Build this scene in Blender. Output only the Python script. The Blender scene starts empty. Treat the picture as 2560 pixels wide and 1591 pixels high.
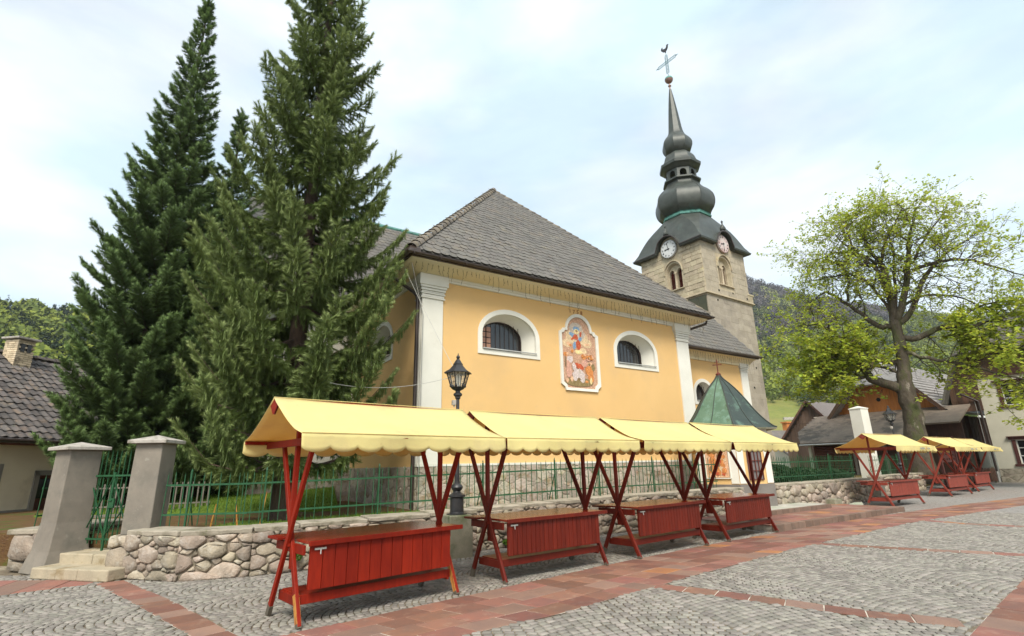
import bpy, bmesh, math, random
import numpy as np
from mathutils import Vector, Matrix
random.seed(7); np.random.seed(7)
rnd = random.random
def U(a, b): return a + (b - a) * rnd()
D2R = math.radians
sc = bpy.context.scene
# ------------------------------------------------------------------ camera, sky, sun, exposure
cam = bpy.data.cameras.new('camera'); co = bpy.data.objects.new('camera', cam); sc.collection.objects.link(co); sc.camera = co
cam.sensor_width = 36; cam.lens = 36 * 1290.63 / 2560; cam.clip_start = .05; cam.clip_end = 3000
_R = Vector((.99978, .00573, -.02004)); _U = Vector((.02085, -.27479, .96128)).normalized(); _F = Vector((0, .96149, .27485)).normalized()
_R = _F.cross(_U).normalized(); _U = _R.cross(_F)
co.matrix_world = Matrix(((_R.x, _U.x, -_F.x, 0), (_R.y, _U.y, -_F.y, 0), (_R.z, _U.z, -_F.z, 1.6), (0, 0, 0, 1)))
SUN_EL, SUN_AZ = 48, 182      # azimuth of the sun, clockwise from +Y
w = bpy.data.worlds.new('World'); sc.world = w; w.use_nodes = True
nt = w.node_tree; nt.nodes.clear(); N_ = nt.nodes.new; L_ = nt.links.new
sky = N_('ShaderNodeTexSky'); sky.sky_type = 'NISHITA'; sky.sun_disc = False
sky.sun_elevation = D2R(SUN_EL); sky.sun_rotation = D2R(SUN_AZ); sky.air_density = 1.0; sky.dust_density = 2.0; sky.ozone_density = 2.0
geo = N_('ShaderNodeNewGeometry')
mp = N_('ShaderNodeMapping'); mp.inputs['Scale'].default_value = (1.0, 1.0, 2.6); mp.inputs['Rotation'].default_value = (.25, .2, .6)
tc = N_('ShaderNodeTexCoord'); L_(tc.outputs['Generated'], mp.inputs['Vector'])
no = N_('ShaderNodeTexNoise'); no.inputs['Scale'].default_value = 1.7; no.inputs['Detail'].default_value = 7; no.inputs['Roughness'].default_value = .55; no.inputs['Distortion'].default_value = .5
L_(mp.outputs['Vector'], no.inputs['Vector'])
cr = N_('ShaderNodeValToRGB'); cr.color_ramp.elements[0].position = .36; cr.color_ramp.elements[0].color = (.62, .62, .62, 1); cr.color_ramp.elements[1].position = .6; cr.color_ramp.elements[1].color = (1, 1, 1, 1)
L_(no.outputs['Fac'], cr.inputs['Fac'])
mpb = N_('ShaderNodeMapping'); mpb.inputs['Scale'].default_value = (2.2, 2.2, 6); L_(tc.outputs['Generated'], mpb.inputs['Vector'])
nob = N_('ShaderNodeTexNoise'); nob.inputs['Scale'].default_value = 1.3; nob.inputs['Detail'].default_value = 6; L_(mpb.outputs['Vector'], nob.inputs['Vector'])
crb = N_('ShaderNodeValToRGB'); crb.color_ramp.elements[0].position = .38; crb.color_ramp.elements[0].color = (5.3, 6.7, 7.6, 1); crb.color_ramp.elements[1].position = .60; crb.color_ramp.elements[1].color = (7.3, 7.9, 8.3, 1)
L_(nob.outputs['Fac'], crb.inputs['Fac'])
mix = N_('ShaderNodeMix'); mix.data_type = 'RGBA'
L_(cr.outputs['Color'], mix.inputs['Factor'])
hs = N_('ShaderNodeHueSaturation'); hs.inputs['Saturation'].default_value = .55; hs.inputs['Value'].default_value = 1.5
L_(sky.outputs['Color'], hs.inputs['Color']); L_(hs.outputs['Color'], mix.inputs['A']); L_(crb.outputs['Color'], mix.inputs['B'])
bg = N_('ShaderNodeBackground'); bg.inputs['Strength'].default_value = .082; L_(mix.outputs['Result'], bg.inputs['Color'])
wo = N_('ShaderNodeOutputWorld'); L_(bg.outputs['Background'], wo.inputs['Surface'])
sl = bpy.data.lights.new('sun', 'SUN'); sl.energy = 2.4; sl.angle = D2R(24); sl.color = (1, .94, .84)
so = bpy.data.objects.new('sun', sl); sc.collection.objects.link(so)
_el, _az = D2R(SUN_EL), D2R(SUN_AZ)
so.rotation_euler = Vector((math.sin(_az) * math.cos(_el), math.cos(_az) * math.cos(_el), math.sin(_el))).to_track_quat('Z', 'Y').to_euler()
sc.view_settings.view_transform = 'Standard'; sc.view_settings.look = 'None'; sc.view_settings.exposure = .90; sc.view_settings.gamma = 1
sc.view_settings.use_curve_mapping = False
sc.cycles.max_bounces = 6; sc.cycles.diffuse_bounces = 3; sc.cycles.glossy_bounces = 2; sc.cycles.transmission_bounces = 3; sc.cycles.transparent_max_bounces = 8
sc.cycles.use_denoising = True

# ------------------------------------------------------------------ helpers
class MB:
    def __init__(s): s.v = []; s.f = []; s.m = []
    def add(s, vs, fs, mi=0):
        b = len(s.v); s.v += [tuple(v) for v in vs]; s.f += [tuple(i + b for i in f) for f in fs]; s.m += [mi] * len(fs); return s
    def box(s, c, d, ax=None, mi=0):
        ax = ax or ((1, 0, 0), (0, 1, 0), (0, 0, 1)); c = Vector(c); A = [Vector(a) * (d[i] / 2) for i, a in enumerate(ax)]
        vs = [c + A[0] * i + A[1] * j + A[2] * k for k in (-1, 1) for j in (-1, 1) for i in (-1, 1)]
        return s.add(vs, [(0, 2, 3, 1), (4, 5, 7, 6), (0, 1, 5, 4), (2, 6, 7, 3), (0, 4, 6, 2), (1, 3, 7, 5)], mi)
    def b2(s, x0, x1, y0, y1, z0, z1, mi=0): return s.box(((x0 + x1) / 2, (y0 + y1) / 2, (z0 + z1) / 2), (x1 - x0, y1 - y0, z1 - z0), None, mi)
    def beam(s, p, q, w, h, side=(1, 0, 0), mi=0):
        p, q = Vector(p), Vector(q); z = (q - p); l = z.length; z.normalize(); x = Vector(side); x = (x - z * x.dot(z)).normalized(); y = z.cross(x)
        return s.box((p + q) / 2, (w, h, l), (x, y, z), mi)
    def tube(s, ps, rs, n=8, cap=True, mi=0):
        ps = [Vector(p) for p in ps]; rs = rs if hasattr(rs, '__len__') else [rs] * len(ps)
        vs = []; up = None
        for i, p in enumerate(ps):
            t = (ps[min(i + 1, len(ps) - 1)] - ps[max(i - 1, 0)]).normalized()
            if up is None: up = t.orthogonal().normalized()
            up = (up - t * up.dot(t)).normalized(); b = t.cross(up)
            for k in range(n):
                a = 2 * math.pi * k / n; vs.append(p + (up * math.cos(a) + b * math.sin(a)) * rs[i])
        fs = [(i * n + k, i * n + (k + 1) % n, (i + 1) * n + (k + 1) % n, (i + 1) * n + k) for i in range(len(ps) - 1) for k in range(n)]
        if cap: fs += [tuple(range(n - 1, -1, -1)), tuple((len(ps) - 1) * n + k for k in range(n))]
        return s.add(vs, fs, mi)
    def lathe(s, prof, n=24, c=(0, 0, 0), rot=0, square=False, mi=0):
        vs = []
        for r, z in prof:
            for k in range(n):
                a = rot + 2 * math.pi * k / n; vs.append((c[0] + r * math.cos(a), c[1] + r * math.sin(a), c[2] + z))
        m = len(prof)
        fs = [(i * n + k, i * n + (k + 1) % n, (i + 1) * n + (k + 1) % n, (i + 1) * n + k) for i in range(m - 1) for k in range(n)]
        fs += [tuple(range(n - 1, -1, -1)), tuple((m - 1) * n + k for k in range(n))]
        return s.add(vs, fs, mi)
    def prism(s, poly, f0, f1, mi=0):      # poly: 2D points; f0/f1: maps (a,b)->3D for the two ends
        n = len(poly); vs = [f0(*p) for p in poly] + [f1(*p) for p in poly]
        fs = [tuple(range(n - 1, -1, -1)), tuple(range(n, 2 * n))] + [(i, (i + 1) % n, n + (i + 1) % n, n + i) for i in range(n)]
        return s.add(vs, fs, mi)
def mesh(name, mb, mats, smooth=False, recalc=True):
    me = bpy.data.meshes.new(name); me.from_pydata([tuple(v) for v in mb.v], [], mb.f); me.update()
    mats = mats if isinstance(mats, (list, tuple)) else [mats]
    for m in mats: me.materials.append(m)
    if len(mats) > 1: me.polygons.foreach_set('material_index', mb.m)
    if recalc:
        bm = bmesh.new(); bm.from_mesh(me); bmesh.ops.recalc_face_normals(bm, faces=bm.faces); bm.to_mesh(me); bm.free()
    if smooth: me.polygons.foreach_set('use_smooth', [True] * len(me.polygons))
    return me
def link(name, me, parent=None, loc=None, rotz=0):
    o = bpy.data.objects.new(name, me); sc.collection.objects.link(o)
    if parent: o.parent = parent
    if loc is not None: o.location = loc
    if rotz: o.rotation_euler = (0, 0, rotz)
    return o
def obj(name, mb, mats, parent=None, smooth=False, bevel=0, recalc=True, loc=None, auto=None):
    o = link(name, mesh(name, mb, mats, smooth, recalc), parent, loc)
    if bevel:
        b = o.modifiers.new('bevel', 'BEVEL'); b.width = bevel; b.segments = 2; b.limit_method = 'ANGLE'; b.angle_limit = D2R(35)
    if auto is not None: smooth_angle(o, auto)
    return o
def smooth_angle(o, deg):
    me = o.data; me.polygons.foreach_set('use_smooth', [True] * len(me.polygons))
    bm = bmesh.new(); bm.from_mesh(me)
    for e in bm.edges:
        if len(e.link_faces) == 2 and e.calc_face_angle(0) > D2R(deg): e.smooth = False
    bm.to_mesh(me); bm.free()
def tag(o, label=None, cat=None, group=None, kind=None):
    if label: o['label'] = label
    if cat: o['category'] = cat
    if group: o['group'] = group
    if kind: o['kind'] = kind
    return o
def thing(name, label, cat, loc=(0, 0, 0), rotz=0, group=None):
    o = bpy.data.objects.new(name, None); sc.collection.objects.link(o); o.location = loc; o.rotation_euler = (0, 0, rotz); o.empty_display_size = .2
    return tag(o, label, cat, group)
def npmesh(name, V, F, mats, parent=None, attr=None, smooth=False, loc=None):
    V = np.asarray(V, np.float32); F = np.asarray(F, np.int32); k = F.shape[1]
    me = bpy.data.meshes.new(name); me.vertices.add(len(V)); me.vertices.foreach_set('co', V.ravel())
    me.loops.add(F.size); me.loops.foreach_set('vertex_index', F.ravel())
    me.polygons.add(len(F)); me.polygons.foreach_set('loop_start', np.arange(0, F.size, k, dtype=np.int32)); me.polygons.foreach_set('loop_total', np.full(len(F), k, np.int32))
    if smooth: me.polygons.foreach_set('use_smooth', np.ones(len(F), bool))
    me.update(calc_edges=True)
    for m in (mats if isinstance(mats, (list, tuple)) else [mats]): me.materials.append(m)
    if attr is not None:
        a = me.attributes.new('tone', 'FLOAT', 'POINT'); a.data.foreach_set('value', np.asarray(attr, np.float32))
    return link(name, me, parent, loc)

# ------------------------------------------------------------------ materials
def mat(name, c, c2=None, scale=3, rough=.85, bump=.15, bscale=30, rnd=0., hue=0., metal=0., spec=.3, stain=None, sscale=1.5, slo=.5, shi=.65, stretch=(1, 1, 1), coords='pos',
        trans=0., tcol=None, tone=None, detail=6, bdist=.02, stain2=None, s2scale=6, s2lo=.6, s2hi=.7, srough=None):
    m = bpy.data.materials.new(name); m.use_nodes = True; nt = m.node_tree; n = nt.nodes; l = nt.links.new
    bs = n['Principled BSDF']; out = n['Material Output']
    if coords == 'pos': g = n.new('ShaderNodeNewGeometry'); vec = g.outputs['Position']
    else: g = n.new('ShaderNodeTexCoord'); vec = g.outputs['Object']
    mp = n.new('ShaderNodeMapping'); mp.inputs['Scale'].default_value = stretch; l(vec, mp.inputs['Vector']); vec = mp.outputs['Vector']
    def noise(s, d=detail, ro=.6):
        t = n.new('ShaderNodeTexNoise'); t.inputs['Scale'].default_value = s; t.inputs['Detail'].default_value = d; t.inputs['Roughness'].default_value = ro; l(vec, t.inputs['Vector']); return t.outputs['Fac']
    def ramp(f, a, b):
        t = n.new('ShaderNodeMapRange'); t.inputs['From Min'].default_value = a; t.inputs['From Max'].default_value = b; l(f, t.inputs['Value']); return t.outputs['Result']
    def mixc(f, a, b, mode='MIX'):
        t = n.new('ShaderNodeMix'); t.data_type = 'RGBA'; t.blend_type = mode
        for s_, v_ in (('Factor', f), ('A', a), ('B', b)):
            if hasattr(v_, 'links'): l(v_, t.inputs[s_])
            elif s_ == 'Factor': t.inputs[s_].default_value = v_
            else: t.inputs[s_].default_value = (*v_, 1)
        return t.outputs['Result']
    c2 = c2 or tuple(x * .8 for x in c)
    col = mixc(ramp(noise(scale), .35, .65), c, c2)
    if stain: col = mixc(ramp(noise(sscale, 8, .65), slo, shi), col, stain)
    if stain2: col = mixc(ramp(noise(s2scale, 8, .7), s2lo, s2hi), col, stain2)
    if tone:
        at = n.new('ShaderNodeAttribute'); at.attribute_name = 'tone'; col = mixc(at.outputs['Fac'], col, tone)
    if rnd or hue:
        gi = n.new('ShaderNodeNewGeometry'); oi = n.new('ShaderNodeObjectInfo')
        ad = n.new('ShaderNodeMath'); ad.operation = 'ADD'; l(gi.outputs['Random Per Island'], ad.inputs[0]); l(oi.outputs['Random'], ad.inputs[1])
        fr = n.new('ShaderNodeMath'); fr.operation = 'FRACT'; l(ad.outputs[0], fr.inputs[0])
        m7 = n.new('ShaderNodeMath'); m7.operation = 'MULTIPLY'; m7.inputs[1].default_value = 7.31; l(fr.outputs[0], m7.inputs[0])
        f2 = n.new('ShaderNodeMath'); f2.operation = 'FRACT'; l(m7.outputs[0], f2.inputs[0])
        h = n.new('ShaderNodeHueSaturation'); l(col, h.inputs['Color'])
        r1 = n.new('ShaderNodeMapRange'); r1.inputs['To Min'].default_value = 1 - rnd; r1.inputs['To Max'].default_value = 1 + rnd; l(fr.outputs[0], r1.inputs['Value']); l(r1.outputs[0], h.inputs['Value'])
        r2 = n.new('ShaderNodeMapRange'); r2.inputs['To Min'].default_value = .5 - hue; r2.inputs['To Max'].default_value = .5 + hue; l(f2.outputs[0], r2.inputs['Value']); l(r2.outputs[0], h.inputs['Hue'])
        col = h.outputs['Color']
    l(col, bs.inputs['Base Color']); bs.inputs['Roughness'].default_value = rough; bs.inputs['Metallic'].default_value = metal
    bs.inputs['Specular IOR Level'].default_value = spec
    if bump:
        b = n.new('ShaderNodeBump'); b.inputs['Strength'].default_value = bump; b.inputs['Distance'].default_value = bdist; l(noise(bscale, 5, .65), b.inputs['Height']); l(b.outputs['Normal'], bs.inputs['Normal'])
    if trans:
        t = n.new('ShaderNodeBsdfTranslucent'); (l(col, t.inputs['Color']) if tcol is None else None); t.inputs['Color'].default_value = (*(tcol or (1, 1, 1)), 1); mx = n.new('ShaderNodeMixShader'); mx.inputs[0].default_value = trans
        l(bs.outputs[0], mx.inputs[1]); l(t.outputs[0], mx.inputs[2]); l(mx.outputs[0], out.inputs['Surface'])
    return m
M = {}
M['ochre'] = mat('ochre_render', (.72, .465, .20), (.68, .435, .18), scale=.7, rough=.95, bump=.35, bscale=45, stain=(.60, .40, .19), sscale=.5, slo=.52, shi=.8, bdist=.012, stain2=(.57, .39, .21), s2scale=3.1, s2lo=.6, s2hi=.85)
M['white'] = mat('cream_render', (.72, .70, .62), (.66, .64, .56), scale=1.2, rough=.9, bump=.15, bscale=60, bdist=.01, stain=(.55, .52, .43), sscale=.9, slo=.58, shi=.8)
M['cream'] = mat('eave_render', (.76, .68, .47), (.70, .62, .42), scale=1.2, rough=.9, bump=.1)
M['slate'] = mat('fibre_slate', (.150, .138, .120), (.12, .112, .10), scale=1.3, rough=.7, bump=.25, bscale=40, rnd=.085, hue=.012, bdist=.01, stain=(.19, .160, .12), sscale=2.2, slo=.52, shi=.72)
M['ridge'] = mat('ridge_tile', (.20, .175, .145), (.13, .115, .10), scale=4, rough=.8, rnd=.25, stain=(.24, .2, .13), sscale=5)
M['gutter'] = mat('brown_metal', (.035, .024, .019), (.05, .035, .028), scale=4, rough=.35, bump=.03, spec=.5)
M['iron'] = mat('black_iron', (.018, .018, .02), (.03, .028, .027), scale=12, rough=.42, bump=.15, bscale=60, spec=.5)
M['grille'] = mat('rusty_iron', (.05, .032, .024), (.03, .022, .02), scale=9, rough=.7)
M['glass'] = mat('dark_glass', (.02, .022, .025), (.03, .03, .03), scale=2, rough=.12, bump=.05, bscale=3, spec=.7)
M['wood_or'] = mat('varnished_pine', (.42, .16, .045), (.32, .11, .03), scale=6, rough=.6, stretch=(1, 1, 6), bump=.1, rnd=.1)
M['copper_teal'] = mat('green_copper', (.12, .30, .25), (.08, .20, .17), scale=4, rough=.6, bump=.1, stain=(.05, .09, .075), sscale=3)
M['copper_dark'] = mat('dark_copper', (.038, .043, .036), (.062, .068, .056), scale=2.5, rough=.48, bump=.1, bscale=9, stain=(.06, .10, .08), sscale=1.6, slo=.58, shi=.78, metal=.15, spec=.5, stain2=(.035, .038, .036), s2scale=3)
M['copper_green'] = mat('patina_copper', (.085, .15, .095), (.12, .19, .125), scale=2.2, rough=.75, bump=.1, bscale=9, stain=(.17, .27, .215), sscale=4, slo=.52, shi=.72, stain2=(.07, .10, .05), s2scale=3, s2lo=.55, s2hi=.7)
M['copper_blue'] = mat('dark_green_copper', (.034, .05, .045), (.048, .064, .056), scale=2.6, rough=.62, bump=.1, stain=(.11, .18, .14), sscale=2.2, slo=.52, shi=.66)  # darker copper for the right-hand tent roof panels
M['ashlar'] = mat('tower_ashlar', (.47, .40, .28), (.38, .32, .22), scale=3, rough=.95, bump=.7, bscale=14, rnd=.16, hue=.008, bdist=.03, stain=(.25, .20, .13), sscale=1.8, slo=.55, shi=.75, stain2=(.46, .38, .19), s2scale=1.2, s2lo=.6, s2hi=.75)
M['ashlar_d'] = mat('tower_render', (.31, .27, .21), (.37, .325, .26), scale=2, rough=.95, bump=.6, bscale=18, rnd=.10, bdist=.02, stain=(.23, .20, .165), sscale=.9, slo=.5, shi=.75, stain2=(.40, .345, .27), s2scale=2.5)
M['mortar'] = mat('lime_mortar', (.31, .26, .20), (.23, .19, .145), scale=6, rough=1, bump=.8, bscale=25, bdist=.03, stain=(.09, .09, .05), sscale=2.5)
M['rubble'] = mat('field_stone', (.42, .345, .26), (.28, .235, .18), scale=5, rough=.92, bump=1, bscale=26, rnd=.26, hue=.02, bdist=.025, stain=(.45, .40, .33), sscale=7, slo=.5, shi=.65, stain2=(.16, .145, .085), s2scale=2.6, s2lo=.6, s2hi=.74)
M['plinth'] = mat('plinth_stone', (.46, .40, .32), (.36, .31, .25), scale=6, rough=1, bump=1, bscale=16, rnd=.25, hue=.02, bdist=.04, stain=(.30, .22, .13), sscale=4)
M['cap'] = mat('cap_slab', (.42, .37, .29), (.33, .29, .225), scale=4, rough=.95, bump=.7, bscale=25, rnd=.12, bdist=.02, stain=(.20, .18, .12), sscale=3, stain2=(.13, .15, .05), s2scale=4, s2lo=.62, s2hi=.72)
M['step'] = mat('yellow_stone', (.44, .37, .26), (.36, .31, .22), scale=4, rough=.95, bump=.5, bscale=25, bdist=.02, stain=(.28, .22, .13), sscale=3, slo=.55)
M['conc'] = mat('concrete', (.245, .215, .175), (.19, .168, .138), scale=2.5, rough=.95, bump=.4, bscale=50, bdist=.01, stain=(.13, .125, .105), sscale=1.8, slo=.5, shi=.75, stain2=(.28, .26, .22), s2scale=7)
M['conc_l'] = mat('pale_concrete', (.46, .42, .37), (.36, .33, .29), scale=5, rough=.95, bump=.5, bscale=40, bdist=.015, stain=(.22, .2, .16), sscale=6)
M['conc_m'] = mat('mossy_concrete', (.30, .28, .21), (.22, .21, .15), scale=4, rough=.95, bump=.5, bscale=35, bdist=.015, stain=(.11, .13, .06), sscale=2.5, slo=.48, shi=.66)
M['green'] = mat('green_paint', (.025, .10, .042), (.018, .072, .03), scale=9, rough=.5, bump=.1, rnd=.12, stain=(.05, .08, .04), sscale=14, slo=.62, shi=.7)
M['red'] = mat('red_stain_wood', (.25, .018, .006), (.19, .013, .005), scale=3, rough=.5, bump=.06, bscale=9, stretch=(9, 9, 1.2), coords='obj', rnd=.13, bdist=.006, stain=(.13, .008, .004), sscale=.3, slo=.5, shi=.8, spec=.14, stain2=(.42, .16, .08), s2scale=2.2, s2lo=.74, s2hi=.78)
M['red2'] = mat('brown_stain_wood', (.15, .017, .008), (.105, .013, .007), scale=3, rough=.42, bump=.06, bscale=9, stretch=(9, 9, 1.2), coords='obj', rnd=.15, bdist=.006, stain=(.085, .009, .005), sscale=.5, slo=.5, shi=.8, spec=.2)
M['redtop'] = mat('table_top_wood', (.26, .03, .010), (.2, .022, .008), scale=3, rough=.24, bump=.1, bscale=9, stretch=(1.2, 9, 9), coords='obj', rnd=.12, bdist=.004, spec=.6)
M['worn'] = mat('worn_wood', (.55, .27, .06), (.45, .2, .04), scale=9, rough=.6, bump=.2, stretch=(6, 6, 1), coords='obj', stain=(.25, .05, .02), sscale=9)
M['damp'] = mat('damp_wood_end', (.13, .11, .08), (.09, .075, .055), scale=9, rough=.7)
M['canvas'] = mat('yellow_canvas', (.82, .765, .345), (.80, .74, .32), scale=1.6, rough=.8, bump=.2, bscale=6, bdist=.03, trans=.36, tcol=(.88, .52, .07), stain=(.66, .58, .30), sscale=2, slo=.5, shi=.75, stain2=(.60, .50, .26), s2scale=9, s2lo=.66, s2hi=.76)
M['brass'] = mat('pale_metal', (.55, .53, .48), rough=.4, metal=.6, bump=0)
M['cobble'] = mat('grey_cobble', (.262, .240, .205), (.212, .194, .168), scale=9, rough=.85, bump=.28, bscale=45, rnd=.26, hue=.022, bdist=.012, stain=(.27, .25, .22), sscale=11, slo=.58)
M['joint'] = mat('sandy_joint', (.21, .17, .115), (.14, .11, .075), scale=7, rough=1, bump=.8, bscale=60, stain=(.34, .29, .21), sscale=1.1, slo=.52, shi=.62, stain2=(.10, .085, .05), s2scale=2)
M['joint_w'] = mat('white_mortar_joint', (.62, .56, .47), (.5, .44, .36), scale=6, rough=1, bump=.5, stain=(.16, .13, .1), sscale=2.2, slo=.48, shi=.6)
M['porph'] = mat('porphyry_slab', (.245, .112, .078), (.19, .102, .078), scale=4, rough=.85, bump=.4, bscale=35, rnd=.24, hue=.012, bdist=.01, stain=(.26, .15, .11), sscale=5, slo=.55)
M['porph_o'] = mat('orange_slab', (.38, .17, .065), (.31, .14, .07), scale=3, rough=.8, bump=.3, bscale=35, rnd=.1, stain=(.27, .15, .1), sscale=4)
M['porph_g'] = mat('tan_slab', (.27, .165, .12), (.22, .14, .11), scale=3, rough=.8, bump=.3, bscale=35, rnd=.15)
M['paleslab'] = mat('pale_stone_paving', (.46, .43, .37), (.38, .36, .30), scale=3, rough=.9, bump=.4, rnd=.12, stain=(.30, .33, .24), sscale=2)
M['soil'] = mat('garden_soil', (.12, .062, .028), (.16, .095, .035), scale=5, rough=1, bump=1, bscale=20, bdist=.05, stain=(.085, .11, .02), sscale=1.4, slo=.5, shi=.6)
M['lawn'] = mat('lawn_ground', (.12, .19, .02), (.10, .15, .02), scale=4, rough=1, bump=.6)
M['grass'] = mat('grass_blades', (.16, .26, .03), (.12, .21, .025), scale=3, rough=.7, rnd=.35, hue=.02, trans=.3, bump=0)
M['dirt'] = mat('street_base', (.2, .19, .18), (.17, .16, .15), scale=2, rough=.95, bump=.3)
M['bark'] = mat('spruce_bark', (.10, .068, .048), (.06, .043, .033), scale=8, rough=.95, bump=1, bscale=20, stretch=(1, 1, .4), bdist=.04)
M['bark_l'] = mat('linden_bark', (.11, .09, .066), (.06, .048, .034), scale=4, rough=.95, bump=1, bscale=12, stretch=(1, 1, .5), bdist=.06, stain=(.07, .075, .03), sscale=1.4, slo=.5, shi=.6, stain2=(.24, .21, .17), s2scale=1.9, s2lo=.58, s2hi=.66)
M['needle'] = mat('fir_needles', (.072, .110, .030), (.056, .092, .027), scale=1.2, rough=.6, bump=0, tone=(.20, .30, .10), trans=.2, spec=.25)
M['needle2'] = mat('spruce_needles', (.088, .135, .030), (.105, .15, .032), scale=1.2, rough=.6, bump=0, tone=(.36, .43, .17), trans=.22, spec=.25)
M['leaf'] = mat('linden_leaf', (.49, .54, .075), (.40, .48, .06), scale=.7, rough=.6, bump=0, rnd=.3, hue=.02, trans=.42)
M['twig'] = mat('linden_twig', (.075, .05, .038), (.055, .04, .03), scale=3, rough=.9, bump=0)
M['blossom'] = mat('young_bracts', (.16, .12, .045), (.14, .07, .03), scale=3, rough=.8, bump=0, rnd=.3)
# ------------------------------------------------------------------ geometry tools
def v2(a): return np.array(a, float)
def inpoly(x, y, P):
    c = False; j = len(P) - 1
    for i in range(len(P)):
        if (P[i][1] > y) != (P[j][1] > y) and x < (P[j][0] - P[i][0]) * (y - P[i][1]) / (P[j][1] - P[i][1]) + P[i][0]: c = not c
        j = i
    return c
def holeface(mb, outer, holes, fn, mi=0):
    bm = bmesh.new()
    for loop in [outer] + holes:
        vs = [bm.verts.new((p[0], p[1], 0)) for p in loop]
        for i in range(len(vs)): bm.edges.new((vs[i], vs[(i + 1) % len(vs)]))
    bmesh.ops.triangle_fill(bm, edges=bm.edges[:], use_beauty=True)
    bm.verts.index_update()
    mb.add([fn(v.co.x, v.co.y) for v in bm.verts], [tuple(v.index for v in f.verts) for f in bm.faces], mi); bm.free()
def lun(x0, x1, z0, z1, fr=.42, n=18):
    zs = z0 + (z1 - z0) * fr; cx = (x0 + x1) / 2; rx = (x1 - x0) / 2; rz = z1 - zs
    return [(x0, z0), (x1, z0), (x1, zs)] + [(cx + rx * math.cos(math.pi * k / n), zs + rz * math.sin(math.pi * k / n)) for k in range(1, n)] + [(x0, zs)]
def ringpair(mb, A, fa, B, fb, mi=0):
    n = len(A); mb.add([fa(*p) for p in A] + [fb(*p) for p in B], [(i, (i + 1) % n, n + (i + 1) % n, n + i) for i in range(n)], mi)
def cells(W, Hf, rmin, rmax, tries=14, gap=.012, asp=1.35, seed=1):
    """irregular stone outlines packed into a strip W long and Hf(s) high (power diagram of thrown discs)"""
    R = random.Random(seed); pts = []; Hm = max(Hf(W * i / 20) for i in range(21)); area = W * Hm
    r = rmax
    G = {}
    cs = 2 * rmax
    def near(x, y):
        gx, gy = int(x // cs), int(y // cs)
        for i in range(gx - 1, gx + 2):
            for j in range(gy - 1, gy + 2): yield from G.get((i, j), ())
    while r >= rmin:
        for _ in range(int(tries * area / (r * r * 4))):
            x, y = R.uniform(0, W), R.uniform(0, Hf(0) if False else Hm)
            if y > Hf(x) : continue
            if all((x - q[0]) ** 2 / asp ** 2 + (y - q[1]) ** 2 > (.92 * (r + q[2])) ** 2 for q in near(x, y)):
                q = (x, y, r); pts.append(q); G.setdefault((int(x // cs), int(y // cs)), []).append(q)
        r *= .82
    out = []
    for (x, y, r) in pts:
        H = Hf(x); poly = [(max(0, x - 3 * rmax), 0), (min(W, x + 3 * rmax), 0), (min(W, x + 3 * rmax), H), (max(0, x - 3 * rmax), H)]
        for q in near(x, y):
            if q[0] == x and q[1] == y: continue
            dx, dy = (q[0] - x) / asp, (q[1] - y); d2 = dx * dx + dy * dy; d = math.sqrt(d2)
            t = .5 + (r * r - q[2] ** 2) / (2 * d2); t = min(.8, max(.2, t))
            # keep side: ((p-x)/asp . dx + (p-y) . dy) < t*d2
            lim = t * d2 - gap * d
            new = []
            for i in range(len(poly)):
                a, b = poly[i], poly[(i + 1) % len(poly)]
                fa = (a[0] - x) / asp * dx + (a[1] - y) * dy - lim; fb = (b[0] - x) / asp * dx + (b[1] - y) * dy - lim
                if fa <= 0: new.append(a)
                if fa * fb < 0: k = fa / (fa - fb); new.append((a[0] + (b[0] - a[0]) * k, a[1] + (b[1] - a[1]) * k))
            poly = new
            if len(poly) < 3: break
        if len(poly) >= 3: out.append(poly)
    return out
def parea(P): return abs(sum(P[i][0] * P[(i + 1) % len(P)][1] - P[(i + 1) % len(P)][0] * P[i][1] for i in range(len(P)))) / 2
def chaikin(P, a=.25):
    o = []
    for i in range(len(P)):
        p, q = P[i], P[(i + 1) % len(P)]
        o += [(p[0] + (q[0] - p[0]) * a, p[1] + (q[1] - p[1]) * a), (p[0] + (q[0] - p[0]) * (1 - a), p[1] + (q[1] - p[1]) * (1 - a))]
    return o
def stone(mb, P, fn, bulge=.05, rnd_=True, back=-.03):
    """fn(s,z,out)->3D"""
    cx = sum(p[0] for p in P) / len(P); cz = sum(p[1] for p in P) / len(P)
    if rnd_: P = chaikin([(p[0] + U(-.014, .014), p[1] + U(-.014, .014)) for p in P], .13)
    n = len(P); b = bulge * U(.6, 1.25); tx, tz = U(-.25, .25) * bulge, U(-.25, .25) * bulge
    vs = []
    for sc_, o in ((1, back), (.955, .7 * b), (.80, b)):
        for p in P:
            dx, dz = p[0] - cx, p[1] - cz; vs.append(fn(cx + dx * sc_, cz + dz * sc_, o + (dx * tx + dz * tz) * 3 * (o > 0) + U(-.22, .22) * b * (o > 0)))
    mb.add(vs, [(k * n + i, k * n + (i + 1) % n, (k + 1) * n + (i + 1) % n, (k + 1) * n + i) for k in range(2) for i in range(n)] + [tuple(2 * n + i for i in range(n))])
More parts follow.
